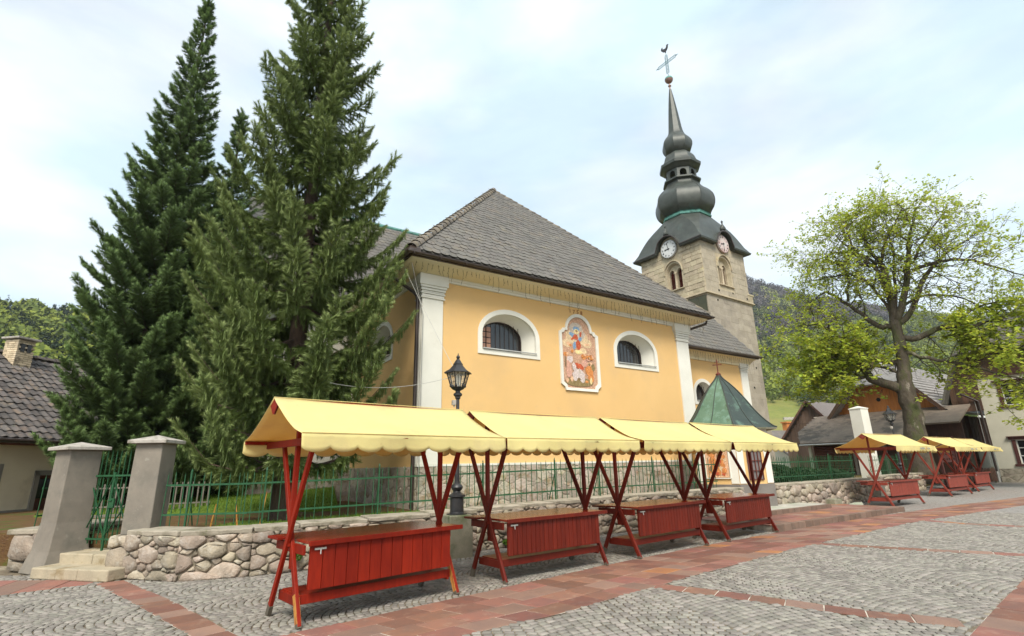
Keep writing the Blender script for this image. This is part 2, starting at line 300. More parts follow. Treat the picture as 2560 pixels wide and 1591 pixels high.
def rubble(parent, A, B, z0, Hf, rmin, rmax, nparts, m, seed, bulge=.05, gap=.007, nm='stone', smooth=True, rnd_=True, asp=1.6, org=(0, 0)):
    A, B = v2(A) - v2(org), v2(B) - v2(org); d = B - A; W = float(np.hypot(*d)); t = d / W; o = np.array([t[1], -t[0]])
    cs_ = cells(W, Hf, rmin, rmax, seed=seed, gap=gap, asp=asp); cs_ = [c for c in cs_ if parea(c) > .0012]; cs_.sort(key=lambda c: -parea(c))
    rest = MB()
    for i, c in enumerate(cs_):
        fn = lambda s, z, k: (A[0] + t[0] * s + o[0] * k, A[1] + t[1] * s + o[1] * k, z0 + z)
        if i < nparts:
            mb = MB(); stone(mb, c, fn, bulge * (.7 + 2.0 * math.sqrt(parea(c))), rnd_); obj(nm, mb, m, parent, smooth)
        else: stone(rest, c, fn, bulge * (.7 + 2.0 * math.sqrt(parea(c))), rnd_)
    if rest.v: tag(obj(nm + 's', rest, m, parent, smooth), kind='stuff')

# ------------------------------------------------------------------ ground
g = MB(); g.add([(-900, -60, -.35), (900, -60, -.35), (900, 900, -.35), (-900, 900, -.35)], [(0, 1, 2, 3)])
tag(obj('ground', g, M['dirt']), kind='structure')
g = MB(); n_ = 48
g.add([(-22, -6, -.014), (60, -6, -.014), (60, 60, -.014), (-22, 60, -.014)], [(0, 1, 2, 3)])
square = tag(obj('market_square', g, M['joint']), kind='structure')
NEAR = [(-4.6, 2.3), (-2.5, 4.15), (-.61, 5.73), (.49, 6.48), (1.26, 7.18), (2.79, 8.51), (5.38, 10.66), (10.11, 14.2), (16.85, 18.26), (27, 23.6), (38, 28.6)]
FAR = [(-5.6, 3.3), (-3.55, 4.9), (-1.63, 6.53), (-.67, 7.38), (0.25, 8.2), (1.43, 9.28), (3.98, 11.33), (8.9, 14.95), (15.34, 18.97), (26, 25.2), (37, 30.6)]
def plen(P):
    L = [0]
    for a, b in zip(P, P[1:]): L.append(L[-1] + math.dist(a, b))
    return L
def pat(P, L, t):
    s = t * L[-1]
    for i in range(len(P) - 1):
        if s <= L[i + 1] or i == len(P) - 2:
            k = (s - L[i]) / (L[i + 1] - L[i]); return (P[i][0] + (P[i + 1][0] - P[i][0]) * k, P[i][1] + (P[i + 1][1] - P[i][1]) * k)
LN = plen(NEAR)
def band_pt(i_t, r):      # i_t in units of knot index, r 0 near .. 1 far
    i = min(int(i_t), len(NEAR) - 2); k = i_t - i
    a = [NEAR[i][j] + (NEAR[i + 1][j] - NEAR[i][j]) * k for j in (0, 1)]; b = [FAR[i][j] + (FAR[i + 1][j] - FAR[i][j]) * k for j in (0, 1)]
    return (a[0] + (b[0] - a[0]) * r, a[1] + (b[1] - a[1]) * r)
def knot_at(s):
    for i in range(len(LN) - 1):
        if s <= LN[i + 1]: return i + (s - LN[i]) / (LN[i + 1] - LN[i])
    return len(LN) - 1 - 1e-6
slab_polys = []
def slab(parent, q, z=.0, g_=.0095, m=None, h=.02, nm='paving_slab'):
    c = (sum(p[0] for p in q) / 4, sum(p[1] for p in q) / 4)
    def sh(p, k): d = math.dist(p, c); f = max(0, 1 - k / d); return (c[0] + (p[0] - c[0]) * f, c[1] + (p[1] - c[1]) * f)
    zz = z + U(-.002, .004); tx, ty = U(-.006, .006), U(-.006, .006)
    lo = [(*sh(p, g_), z - h) for p in q]; hi = [(*sh(p, g_), zz - .004 + (p[0] - c[0]) * tx + (p[1] - c[1]) * ty) for p in q]
    tp = [(*sh(p, g_ + .007), zz + (p[0] - c[0]) * tx + (p[1] - c[1]) * ty) for p in q]
    mb = MB(); mb.add(lo + hi + tp, [(i, (i + 1) % 4, 4 + (i + 1) % 4, 4 + i) for i in range(4)] + [(4 + i, 4 + (i + 1) % 4, 8 + (i + 1) % 4, 8 + i) for i in range(4)] + [(8, 9, 10, 11)])
    r = rnd(); m = m or (M['porph_o'] if r < .045 else M['porph_g'] if r < .24 else M['porph'])
    return obj(nm, mb, m, parent, recalc=False)
band = MB(); k_ = 60
pp = [band_pt(i * (len(NEAR) - 1.001) / k_, 0) for i in range(k_ + 1)] + [band_pt(i * (len(NEAR) - 1.001) / k_, 1) for i in range(k_, -1, -1)]
for i in range(k_):
    a, b = band_pt(i * (len(NEAR) - 1.001) / k_, 0), band_pt((i + 1) * (len(NEAR) - 1.001) / k_, 0); c, d = band_pt((i + 1) * (len(NEAR) - 1.001) / k_, 1), band_pt(i * (len(NEAR) - 1.001) / k_, 1)
    band.add([(*a, -.006), (*b, -.006), (*c, -.006), (*d, -.006)], [(0, 1, 2, 3)])
bandO = tag(obj('slab_pavement', band, M['joint_w']), kind='structure'); BANDP = pp
nrow = 4
far_mb = MB()
for r in range(nrow):
    s = 1.4 + r * .17
    while s < 46:
        l = U(.34, .52) * (1 if s < 26 else 1.6); a0, a1 = knot_at(s), knot_at(s + l)
        r0, r1 = r / nrow, (r + 1) / nrow
        q = [band_pt(a0, r0), band_pt(a1, r0), band_pt(a1, r1), band_pt(a0, r1)]
        slab(bandO, q, z=.0); s += l
# single rows of slabs and side bands
def strip(Lp, Rp, n, nm='slab_row', z=.0):
    P = MB(); LL, LR = plen(Lp), plen(Rp)
    lp = [pat(Lp, LL, i / n) for i in range(n + 1)]; rp = [pat(Rp, LR, i / n) for i in range(n + 1)]
    for i in range(n): P.add([(*lp[i], -.006), (*rp[i], -.006), (*rp[i + 1], -.006), (*lp[i + 1], -.006)], [(0, 1, 2, 3)])
    o = tag(obj(nm, P, M['joint_w']), kind='structure')
    for i in range(n): slab(o, [lp[i], rp[i], rp[i + 1], lp[i + 1]], z, .009)
    slab_polys.append([*Lp, *Rp[::-1]]); return o
strip([(-6.45, 8.64), (-4.96, 7.37), (-2.75, 5.4), (-1.9, 4.75)], [(-6.15, 8.86), (-4.46, 7.42), (-3.0, 6.05), (-2.2, 5.3)][:3] + [(-1.75, 4.95)], 17)
strip([(-9.7, 9.0), (-8.17, 9.0), (-7.4, 8.98), (-6.6, 8.93)], [(-9.0, 6.8), (-7.9, 7.45), (-7.2, 8.02), (-6.5, 8.62)], 7)
strip([(1.95, 7.86), (2.77, 7.27), (3.71, 6.4), (4.5, 5.95)], [(1.80, 7.62), (2.62, 6.97), (3.58, 6.14), (4.35, 5.66)], 8)
strip([(5.98, 11.22), (7.06, 10.43), (8.62, 9.52), (10.5, 8.3)], [(5.82, 11.0), (6.9, 10.2), (8.4, 9.27), (10.3, 8.05)], 12)
strip([(10.9, 14.7), (11.2, 13.78), (11.95, 13.0), (13.5, 11.6)], [(10.65, 14.5), (10.95, 13.6), (11.7, 12.8), (13.3, 11.4)], 9)
# broad band at the right edge, four rows
F0 = [(3.1, 4.5), (4.3, 5.55), (5.5, 6.58), (6.95, 7.8), (10.5, 10.2)]; F1 = [(4.3, 3.2), (5.4, 4.2), (6.6, 5.3), (8.1, 6.5), (11.6, 8.9)]
for r in range(3):
    a = [tuple(np.array(p) + (np.array(q) - np.array(p)) * r / 3) for p, q in zip(F0, F1)]; b = [tuple(np.array(p) + (np.array(q) - np.array(p)) * (r + 1) / 3) for p, q in zip(F0, F1)]
    strip(a, b, 20 + r)
slab_polys.append([*F0, *F1[::-1]])
PLAT = [(6.03, 12.83), (11.9, 17.18), (11.5, 17.75), (11.35, 18.0), (9.4, 19.6), (7.2, 17.0), (5.0, 14.8)]
# cobbles laid in arcs
def cobbles():
    polys = [BANDP] + slab_polys + [PLAT]
    bbs = [(min(p[0] for p in P), max(p[0] for p in P), min(p[1] for p in P), max(p[1] for p in P)) for P in polys]
    WALL = [(-20, 9.6), (-8.3, 9.45), (-6.2, 8.9), (-5.2, 8.75), (-4.2, 9.0), (-.8, 11.0), (2.0, 13.05), (6.9, 16.5), (11.9, 20.5), (16, 24), (24, 31)]
    def free(x, y):
        for i in range(len(WALL) - 1):
            if WALL[i][0] <= x < WALL[i + 1][0]:
                if y > WALL[i][1] + (WALL[i + 1][1] - WALL[i][1]) * (x - WALL[i][0]) / (WALL[i + 1][0] - WALL[i][0]): return False
        for P, b in zip(polys, bbs):
            if b[0] < x < b[1] and b[2] < y < b[3] and inpoly(x, y, P): return False
        return True
    R = random.Random(5); out = []
    def field(ang, W, hgt, rowh, stn, cond, ox=0, oy=0):
        ca, sa = math.cos(ang), math.sin(ang)
        for si in range(-24, 25):
            for row in range(-230, 230):
                v0 = row * rowh; n = max(3, int(round(W * 1.12 / stn)))
                u = 0; j0 = R.uniform(-.03, .03)
                for k in range(n):
                    a0, a1 = -1 + 2 * k / n, -1 + 2 * (k + 1) / n
                    f = lambda a: (W / 2 * a + si * W, v0 + hgt * (1 - a * a) + (.5 * rowh if si % 2 else 0))
                    p0, p1 = f(a0 + j0 * .5), f(a1 + j0 * .5); mx, my = (p0[0] + p1[0]) / 2, (p0[1] + p1[1]) / 2
                    X, Y = mx * ca - my * sa + ox, mx * sa + my * ca + oy
                    if Y < 4.6 or Y > 21 or abs(X) > Y * 1.04 + .6 or X * X + Y * Y > 460 or not cond(X, Y): continue
                    if not free(X, Y): continue
                    dx, dy = p1[0] - p0[0], p1[1] - p0[1]; l = math.hypot(dx, dy); tx, ty = dx / l, dy / l
                    q = []
                    hw = l * .5 - .0065 - R.uniform(0, .005); hh = rowh * .5 * (abs(tx)) - .0055 - R.uniform(0, .004)
                    for sx, sy in ((-1, -1), (1, -1), (1, 1), (-1, 1)):
                        ax, ay = mx + tx * hw * sx - ty * hh * sy + R.uniform(-.005, .005), my + ty * hw * sx + tx * hh * sy + R.uniform(-.005, .005)
                        q.append((ax * ca - ay * sa + ox, ax * sa + ay * ca + oy))
                    out.append(q)
    left = lambda x, y: y > .87 * x + 6.35 + (0 if x < -1 else .3)
    field(D2R(118), 1.25, .42, .088, .105, lambda x, y: left(x, y) and x < 1.5, -6.3, 7.1)
    field(D2R(14), 1.9, .26, .095, .120, lambda x, y: not left(x, y) or x >= 1.5, .6, .2)
    V = []; F = []; parts = []
    out.sort(key=lambda q: (q[0][0] ** 2 + q[0][1] ** 2))
    for i, q in enumerate(out):
        c = (sum(p[0] for p in q) / 4, sum(p[1] for p in q) / 4); z = R.uniform(-.002, .003); tx, ty = R.uniform(-.03, .03), R.uniform(-.03, .03)
        vs = [(p[0], p[1], -.014) for p in q] + [(p[0], p[1], z - .0045) for p in q] + [(c[0] + (p[0] - c[0]) * .88, c[1] + (p[1] - c[1]) * .88, z + (p[0] - c[0]) * tx + (p[1] - c[1]) * ty) for p in q]
        fs = [(k, (k + 1) % 4, 4 + (k + 1) % 4, 4 + k) for k in range(4)] + [(4 + k, 4 + (k + 1) % 4, 8 + (k + 1) % 4, 8 + k) for k in range(4)] + [(8, 9, 10, 11)]
        if i < 300:
            mb = MB(); mb.add(vs, fs); obj('cobblestone', mb, M['cobble'], square, recalc=False)
        else:
            b = len(V); V += vs; F += [[a + b for a in f] for f in fs]
    tag(npmesh('cobblestones', V, F, M['cobble'], square), kind='stuff')
    return len(out)
NC = cobbles()
print('cobbles', NC)
# far paving of the square, beyond the laid stones
M['farcob'] = mat('far_cobble_street', (.28, .26, .235), (.23, .215, .2), scale=12, rough=.85, bump=.6, bscale=11, stain=(.14, .12, .1), sscale=8, slo=.55, shi=.62, stretch=(1, 1, 1), bdist=.03)
g = MB(); K = 40
arc = [(21.4 * math.sin(a), 21.4 * math.cos(a)) for a in [D2R(-60 + 110 * i / K) for i in range(K + 1)]]
arc = [(x, min(y, 21)) for x, y in arc]; arc2 = [(x * 3.2, y * 3.2 + 2) for x, y in arc]
for i in range(K): g.add([(*arc[i], -.008), (*arc[i + 1], -.008), (*arc2[i + 1], -.008), (*arc2[i], -.008)], [(0, 1, 2, 3)])
tag(obj('far_street', g, M['farcob']), kind='structure')

# platform steps before the shrine
def prismz(mb, P, z0, z1): mb.prism(P, lambda a, b: (a, b, z0), lambda a, b: (a, b, z1))
a34 = D2R(34.5); T_ = v2((math.cos(a34), math.sin(a34))); Nn = v2((-T_[1], T_[0]))
def quadf(o, l, w_): o = v2(o); return [tuple(o), tuple(o + T_ * l), tuple(o + T_ * l + Nn * w_), tuple(o + Nn * w_)]
def platform(o, l, w_, z0, z1, nm, top, kerb, nk, rows):
    g = MB(); prismz(g, quadf(v2(o) + T_ * .02 + Nn * .02, l - .04, w_), z0 - .1, z1 - .022)
    P = tag(obj(nm, g, M['joint_w']), kind='structure')
    o = v2(o); st = l / nk
    for i in range(nk):
        a = o + T_ * st * i; q = [a, a + T_ * st, a + T_ * st + Nn * .14, a + Nn * .14]; mb = MB()
        q = [tuple(p) for p in q]; c = v2(np.mean(q, axis=0)); qq = [tuple(c + (v2(p) - c) * .955) for p in q]
        prismz(mb, qq, z0 - .05, z1 + U(0, .004)); obj('kerb_stone', mb, kerb, P, bevel=.008)
    for r in range(rows):
        s = 0
        while s < l - .05:
            L = min(U(.35, .6), l - s); b = o + Nn * (.14 + (w_ - .14) * r / rows) + T_ * s; d = Nn * (w_ - .14) / rows
            slab(P, [tuple(b), tuple(b + T_ * L), tuple(b + T_ * L + d), tuple(b + d)], z1, .006, m=top); s += L
    return P
M['kerb'] = mat('brown_kerb', (.20, .13, .095), (.15, .105, .08), scale=5, rough=.9, rnd=.2, bump=.4)
platform((6.05, 12.9), 7.2, 3.0, 0, .14, 'lower_platform', None, M['kerb'], 22, 6)
platform((6.75, 15.0), 3.75, 2.2, .14, .25, 'upper_platform', M['paleslab'], M['kerb'], 12, 4)

# ------------------------------------------------------------------ boundary wall, caps, fence, gate
WP = [(-6.30, 9.02), (-5.25, 8.66), (-4.25, 8.95), (-.8, 11.05), (1.99, 13.03), (6.82, 16.35)]
def wallH(x): return .66 if x < -4 else .66 + min(1, (x + 4) / 6) * .12
def build_wall(P, name, label, seed, parts, r0, r1, z0=0, Hfun=wallH, thick=.5, capm=None, group=None):
    W = thing(name, label, 'wall', (*P[0], 0), group=group); o0 = v2(P[0])
    for i in range(len(P) - 1):
        A, B = v2(P[i]), v2(P[i + 1]); d = B - A; L = float(np.hypot(*d)); t = d / L; nb = np.array([-t[1], t[0]])
        h0, h1 = Hfun(A[0]), Hfun(B[0]); a, b = A - o0, B - o0
        mb = MB(); c4 = [a, b, b + nb * thick, a + nb * thick]; hs = [h0, h1, h1, h0]
        mb.add([(*p, z0 - .1) for p in c4] + [(*p, h) for p, h in zip(c4, hs)], [(0, 1, 2, 3), (4, 5, 6, 7), (0, 1, 5, 4), (1, 2, 6, 5), (2, 3, 7, 6), (3, 0, 4, 7)])
        obj('mortar_core', mb, M['mortar'], W)
        dist = math.hypot(*(A + B) / 2)
        f = max(1, 1)
        rubble(W, A, B, 0, lambda s: h0 + (h1 - h0) * s / L - .01, r0[i], r1[i], parts[i], M['rubble'], seed + i, org=P[0])
        # cap slabs
        s = 0
        while s < L - .02:
            l = min(U(.7, 1.5), L - s)
            if L - s - l < .35: l = L - s
            hh = h0 + (h1 - h0) * (s + l / 2) / L; q = MB(); n = 7; oh = U(.05, .09)
            top = []; bot = []
            for k in range(n + 1):
                p = a + t * (s + .012 + (l - .024) * k / n) - nb * (oh + U(-.018, .015)); top.append((*p, hh + .055 + U(-.004, .004))); bot.append((*(p + nb * .012), hh - .012 + U(-.02, .008)))
            bk = [(*(a + t * (s + l - .012) + nb * (thick + .03)), hh + .06), (*(a + t * (s + .012) + nb * (thick + .03)), hh + .06)]
            m_ = n + 1
            q.add(top + bk + bot + [(x, y, z - .07) for x, y, z in bk], [tuple(range(m_ + 2)), tuple(range(2 * m_ + 3, m_ + 1, -1))] + [(k, (k + 1) % (m_ + 2), m_ + 2 + (k + 1) % (m_ + 2), m_ + 2 + k) for k in range(m_ + 2)])
            obj('cap_slab', q, capm or M['cap'], W, bevel=.012); s += l
    return W
build_wall(WP, 'stone_wall', 'long low rubble wall with stone caps running behind the four stalls', 11, [40, 70, 90, 50, 40], [.024, .024, .026, .03, .03], [.135, .14, .115, .10, .085])
WP2 = [(8.28, 17.35), (11.83, 19.85), (14.0, 21.5)]
build_wall(WP2, 'stone_wall', 'low mossy rubble wall with cap slabs to the right of the copper roofed shrine', 31, [90, 70], [.05, .05], [.13, .13], Hfun=lambda x: .8)
WP3 = [(16.2, 24.1), (18.99, 26.35), (20.6, 27.4)]
build_wall(WP3, 'stone_wall', 'short far rubble wall under the distant lamp, behind the far group of stalls', 51, [50, 40], [.06, .06], [.15, .15], Hfun=lambda x: .78)
# stub left of the gate
S_ = thing('stone_wall', 'short rubble wall stub with a thick cap beside the left gate pillar', 'wall', (-8.9, 9.85, 0))
mb = MB(); mb.b2(.05, .75, .04, 1.7, -.1, .60); obj('mortar_core', mb, M['mortar'], S_)
rubble(S_, (-8.9, 9.86), (-8.15, 9.66), 0, lambda s: .6, .08, .2, 12, M['rubble'], 71, org=(-8.9, 9.85)); rubble(S_, (-8.9, 11.5), (-8.9, 9.86), 0, lambda s: .6, .08, .19, 20, M['rubble'], 72, org=(-8.9, 9.85))
mb = MB(); mb.b2(-.1, .8, -.1, 1.8, .60, .69); obj('cap_slab', mb, M['cap'], S_, bevel=.02)
# pink plaster end post of the far wall and lamp block
mb = MB(); mb.b2(-.22, .22, -.3, .3, 0, .78); t = tag(obj('plaster_post', mb, M['cap'], bevel=.02, loc=(14.15, 21.5, 0)), 'pinkish plastered post ending the mossy wall behind the fifth stall', 'post'); t.rotation_euler.z = D2R(34)
# fence
def fence(P, name, label, hb, off=.38, sp=.15, posts=2.0, nmax=170, top=.68, par=None, zoff=lambda x: wallH(x), skip=0):
    F_ = thing(name, label, 'fence', (*P[0], 0)); o0 = v2(P[0]); picket = None
    pm = MB(); pm.box((0, 0, .42), (.012, .012, .80)); pm.add([(-.007, -.007, .82), (.007, -.007, .82), (.007, .007, .82), (-.007, .007, .82), (0, 0, .90)], [(0, 1, 4), (1, 2, 4), (2, 3, 4), (3, 0, 4)])
    pme = mesh('picket', pm, M['green']); post = MB(); post.box((0, 0, .42), (.028, .028, .95)); post.beam((0, 0, .62), (0, .25, .0), .018, .012); post.tube([(0, 0, .9), (0, 0, .95)], [.02, .004], 6)
    pom = mesh('post', post, M['green'])
    for i in range(len(P) - 1):
        A, B = v2(P[i]), v2(P[i + 1]); d = B - A; L = float(np.hypot(*d)); t = d / L; nb = np.array([-t[1], t[0]]); z0, z1 = zoff(A[0]) + .05, zoff(B[0]) + .05
        a = A + nb * off - o0; b = B + nb * off - o0
        for h in (.20, top):
            mb = MB(); mb.beam((*a, z0 + h), (*b, z1 + h), .03, .014, (0, 0, 1)); obj('rail', mb, M['green'], F_)
        s = skip if i == 0 else .05; k = 0
        while s < L - .03:
            p = a + t * s; z = z0 + (z1 - z0) * s / L; o = link('picket', pme, F_, (*p, z)); o.rotation_euler = (U(-.02, .02), U(-.02, .02), math.atan2(t[1], t[0])); o.scale.z = U(.97, 1.03); s += sp
        s = .4
        while s < L:
            p = a + t * s; o = link('post', pom, F_, (*p, z0 + (z1 - z0) * s / L)); o.rotation_euler.z = math.atan2(t[1], t[0]); s += posts
    return F_
FP = [(-6.0, 8.95), (-4.6, 9.05), (-.8, 11.05), (1.99, 13.03), (6.3, 16.0)]
fence(FP, 'iron_fence', 'long green picket fence standing on the wall behind the four near stalls', 1)
fence([(8.3, 17.35), (11.83, 19.85), (13.9, 21.45)], 'iron_fence', 'green picket fence on the mossy wall right of the shrine', 1, zoff=lambda x: .8, sp=.14)
fence([(16.3, 24.1), (18.99, 26.35), (20.4, 27.3)], 'iron_fence', 'far green picket fence on the wall beside the distant lamp', 1, zoff=lambda x: .78, sp=.15)
fence([(-8.75, 10.0), (-8.75, 11.4)], 'iron_fence', 'short piece of green fence on the stub left of the gate', 1, off=0, zoff=lambda x: .64, posts=5)
fence([(10.2, 24.5), (15.5, 27.6)], 'iron_fence', 'second green fence in the garden in front of the louvred barn', 1, off=0, zoff=lambda x: .75, posts=3, sp=.13)
# gate pillars
def pillar(loc, rz, w_, h, lab, flare=.0, z0=0):
    P = thing('gate_pillar', lab, 'pillar', (*loc, z0), rz, 'gate pillars')
    mb = MB(); b = w_ / 2; f = b + flare
    lv = [(f, 0), (b + flare * .35, .35), (b, .8), (b * .97, h - z0)]
    vs = [(x * r, y * r, z) for r, z in lv for x, y in ((-1, -1), (1, -1), (1, 1), (-1, 1))]
    mb.add(vs, [(4 * k + i, 4 * k + (i + 1) % 4, 4 * k + 4 + (i + 1) % 4, 4 * k + 4 + i) for k in range(3) for i in range(4)] + [(3, 2, 1, 0), (12, 13, 14, 15)])
    obj('shaft', mb, M['conc'], P, bevel=.015)
    mb = MB(); c = b + .09; H = h - z0
    vs = [(x * c, y * c, z) for z in (H, H + .055) for x, y in ((-1, -1), (1, -1), (1, 1), (-1, 1))] + [(0, 0, H + .15)]
    mb.add(vs, [(3, 2, 1, 0)] + [(i, (i + 1) % 4, 4 + (i + 1) % 4, 4 + i) for i in range(4)] + [(4 + i, 4 + (i + 1) % 4, 8) for i in range(4)])
    obj('cap', mb, M['conc_l'], P, bevel=.008); return P
pillar((-8.03, 9.8), D2R(-26), .52, 2.03, 'left concrete gate pillar with flared foot and pyramid cap', .12)
pillar((-6.36, 9.42), D2R(4), .46, 2.1, 'right concrete gate pillar rising from the rubble wall end', 0, .62)
S2 = thing('pillar_base', 'rough stone base under the right gate pillar', 'wall', (-6.66, 9.12, 0))
mb = MB(); mb.b2(.03, .66, .05, .7, -.1, .62); obj('mortar_core', mb, M['mortar'], S2)
rubble(S2, (-6.66, 9.14), (-6.24, 9.03), 0, lambda s: .62, .08, .17, 10, M['rubble'], 81, org=(-6.66, 9.12)); rubble(S2, (-6.66, 9.7), (-6.66, 9.14), 0, lambda s: .62, .08, .17, 10, M['rubble'], 82, org=(-6.66, 9.12))
# steps of the gate
def step(cx, cy, rz, l, d, z0, z1, lab, nb_):
    S = thing('gate_step', lab, 'step', (cx, cy, 0), rz, 'steps at the green gate'); x = -l / 2
    ws = [U(.8, 1.2) for _ in range(nb_)]; k = l / sum(ws)
    for q in ws:
        mb = MB(); n = 5; x1 = x + q * k; f = [(x + .004 + (x1 - x - .008) * i / n, -d / 2 + U(-.012, .012)) for i in range(n + 1)] + [(x1 - .004 + U(-.03, .03), d / 2), (x + .004 + U(-.03, .03), d / 2)]
        zt = z1 + U(-.006, .006); mb.prism(f, lambda a, b: (a, b, z0), lambda a, b: (a, b, zt)); obj('step_stone', mb, M['step'], S, bevel=.018); x = x1
step(-7.02, 9.16, D2R(-15), 1.62, .55, 0, .17, 'lower cracked yellow stone step before the green gate', 3)
step(-7.12, 9.62, D2R(-15), 1.35, .5, .1, .31, 'upper yellow stone step between the two gate pillars', 2)
step(-7.2, 9.98, D2R(-15), 1.3, .5, .1, .325, 'stone threshold under the green gate', 2)
# gate
G_ = thing('garden_gate', 'green iron double gate with crossed braces between the pillars', 'gate', (-7.80, 9.92, 0), math.atan2(-.36, 1.10))
gw = 1.16
for h in (.50, 1.57):
    mb = MB(); mb.beam((0, 0, h), (gw, 0, h), .03, .02, (0, 0, 1)); obj('rail', mb, M['green'], G_)
for x in (.0, gw * .5, gw):
    mb = MB(); mb.beam((x, 0, .30 if x == gw * .5 else .42), (x, 0, 1.63), .034, .03); obj('gate_post', mb, M['green'], G_)
for (x0, x1, z0, z1) in ((0.02, gw * .5, 1.5, .52), (0.02, gw * .5, .52, 1.54), (gw * .5, gw, 1.55, .55), (gw * .5, gw, .55, 1.3)):
    mb = MB(); mb.beam((x0, -.012, z0), (x1, -.012, z1), .022, .01, (0, 1, 0)); obj('brace', mb, M['green'], G_)
for i in range(10):
    x = gw * (i + .5) / 10; mb = MB(); mb.beam((x, .01, .42), (x, .01, 1.93), .014, .014); mb.tube([(x, .01, 1.93), (x, .01, 2.02)], [.009, .002], 4); obj('picket', mb, M['green'], G_)
mb = MB(); mb.b2(gw * .5 - .01, gw * .5 + .12, -.03, .0, 1.02, 1.18); mb.b2(gw * .5 - .01, gw * .5 + .08, -.05, -.03, 1.14, 1.16); obj('lock_box', mb, M['green'], G_)
# garden ground behind the wall, lawn, soil
g = MB()
gp = [(-30, 10.6), (-9.0, 10.5), (-7.8, 10.1), (-6.4, 9.7), (-5.6, 9.2), (-4.6, 9.3), (-1.1, 11.4), (1.7, 13.4), (6.5, 16.8), (8.3, 17.8), (11.5, 20.2), (14.2, 21.9), (16.0, 24.3), (20.5, 27.8), (28, 36), (20, 60), (-30, 60)]
xs = np.linspace(-30, 30, 90); 
prismz(g, gp, -.2, .56); tag(obj('garden_soil', g, M['soil']), kind='structure')
def lawn(poly, z, nm, n, hgt, zf=lambda x, y: 0):
    xs_ = [p[0] for p in poly]; ys_ = [p[1] for p in poly]
    g = MB(); g.add([(a, b, z + zf(a, b)) for a, b in poly], [tuple(range(len(poly)))]); g.add([(a, b, z + zf(a, b)) for a, b in poly] + [(a, b, z - .3) for a, b in poly], [(i, (i + 1) % len(poly), len(poly) + (i + 1) % len(poly), len(poly) + i) for i in range(len(poly))]); t = tag(obj(nm + '_bed', g, M['lawn']), kind='structure')
    V = []; F = []
    for _ in range(n):
        x, y = U(min(xs_), max(xs_)), U(min(ys_), max(ys_))
        if not inpoly(x, y, poly): continue
        zz = z + zf(x, y); a = U(0, 6.28); h = hgt * U(.5, 1.2); b = len(V); w_ = .012; lx, ly = U(-.03, .03), U(-.03, .03)
        V += [(x - w_ * math.cos(a), y - w_ * math.sin(a), zz - .01), (x + w_ * math.cos(a), y + w_ * math.sin(a), zz - .01), (x + lx, y + ly, zz + h)]; F.append([b, b + 1, b + 2])
    tag(npmesh('grass', V, F, M['grass']), 'short bright green lawn grass behind the picket fence' if nm == 'lawn' else 'scattered grass tufts on the brown garden soil', 'grass', kind='stuff')
lawn([(-12.5, 14.2), (-4.6, 14.2), (-6.5, 19.3), (-7.7, 21.5), (-13.5, 21.5)], .60, 'lawn', 30000, .06, lambda x, y: max(0, y - 14.2) * .10)
lawn([(-6, 10.1), (-4, 10.2), (-.8, 12), (1.5, 13.9), (4, 15.9), (-2, 14.0), (-6, 12)], .565, 'verge', 5000, .07)
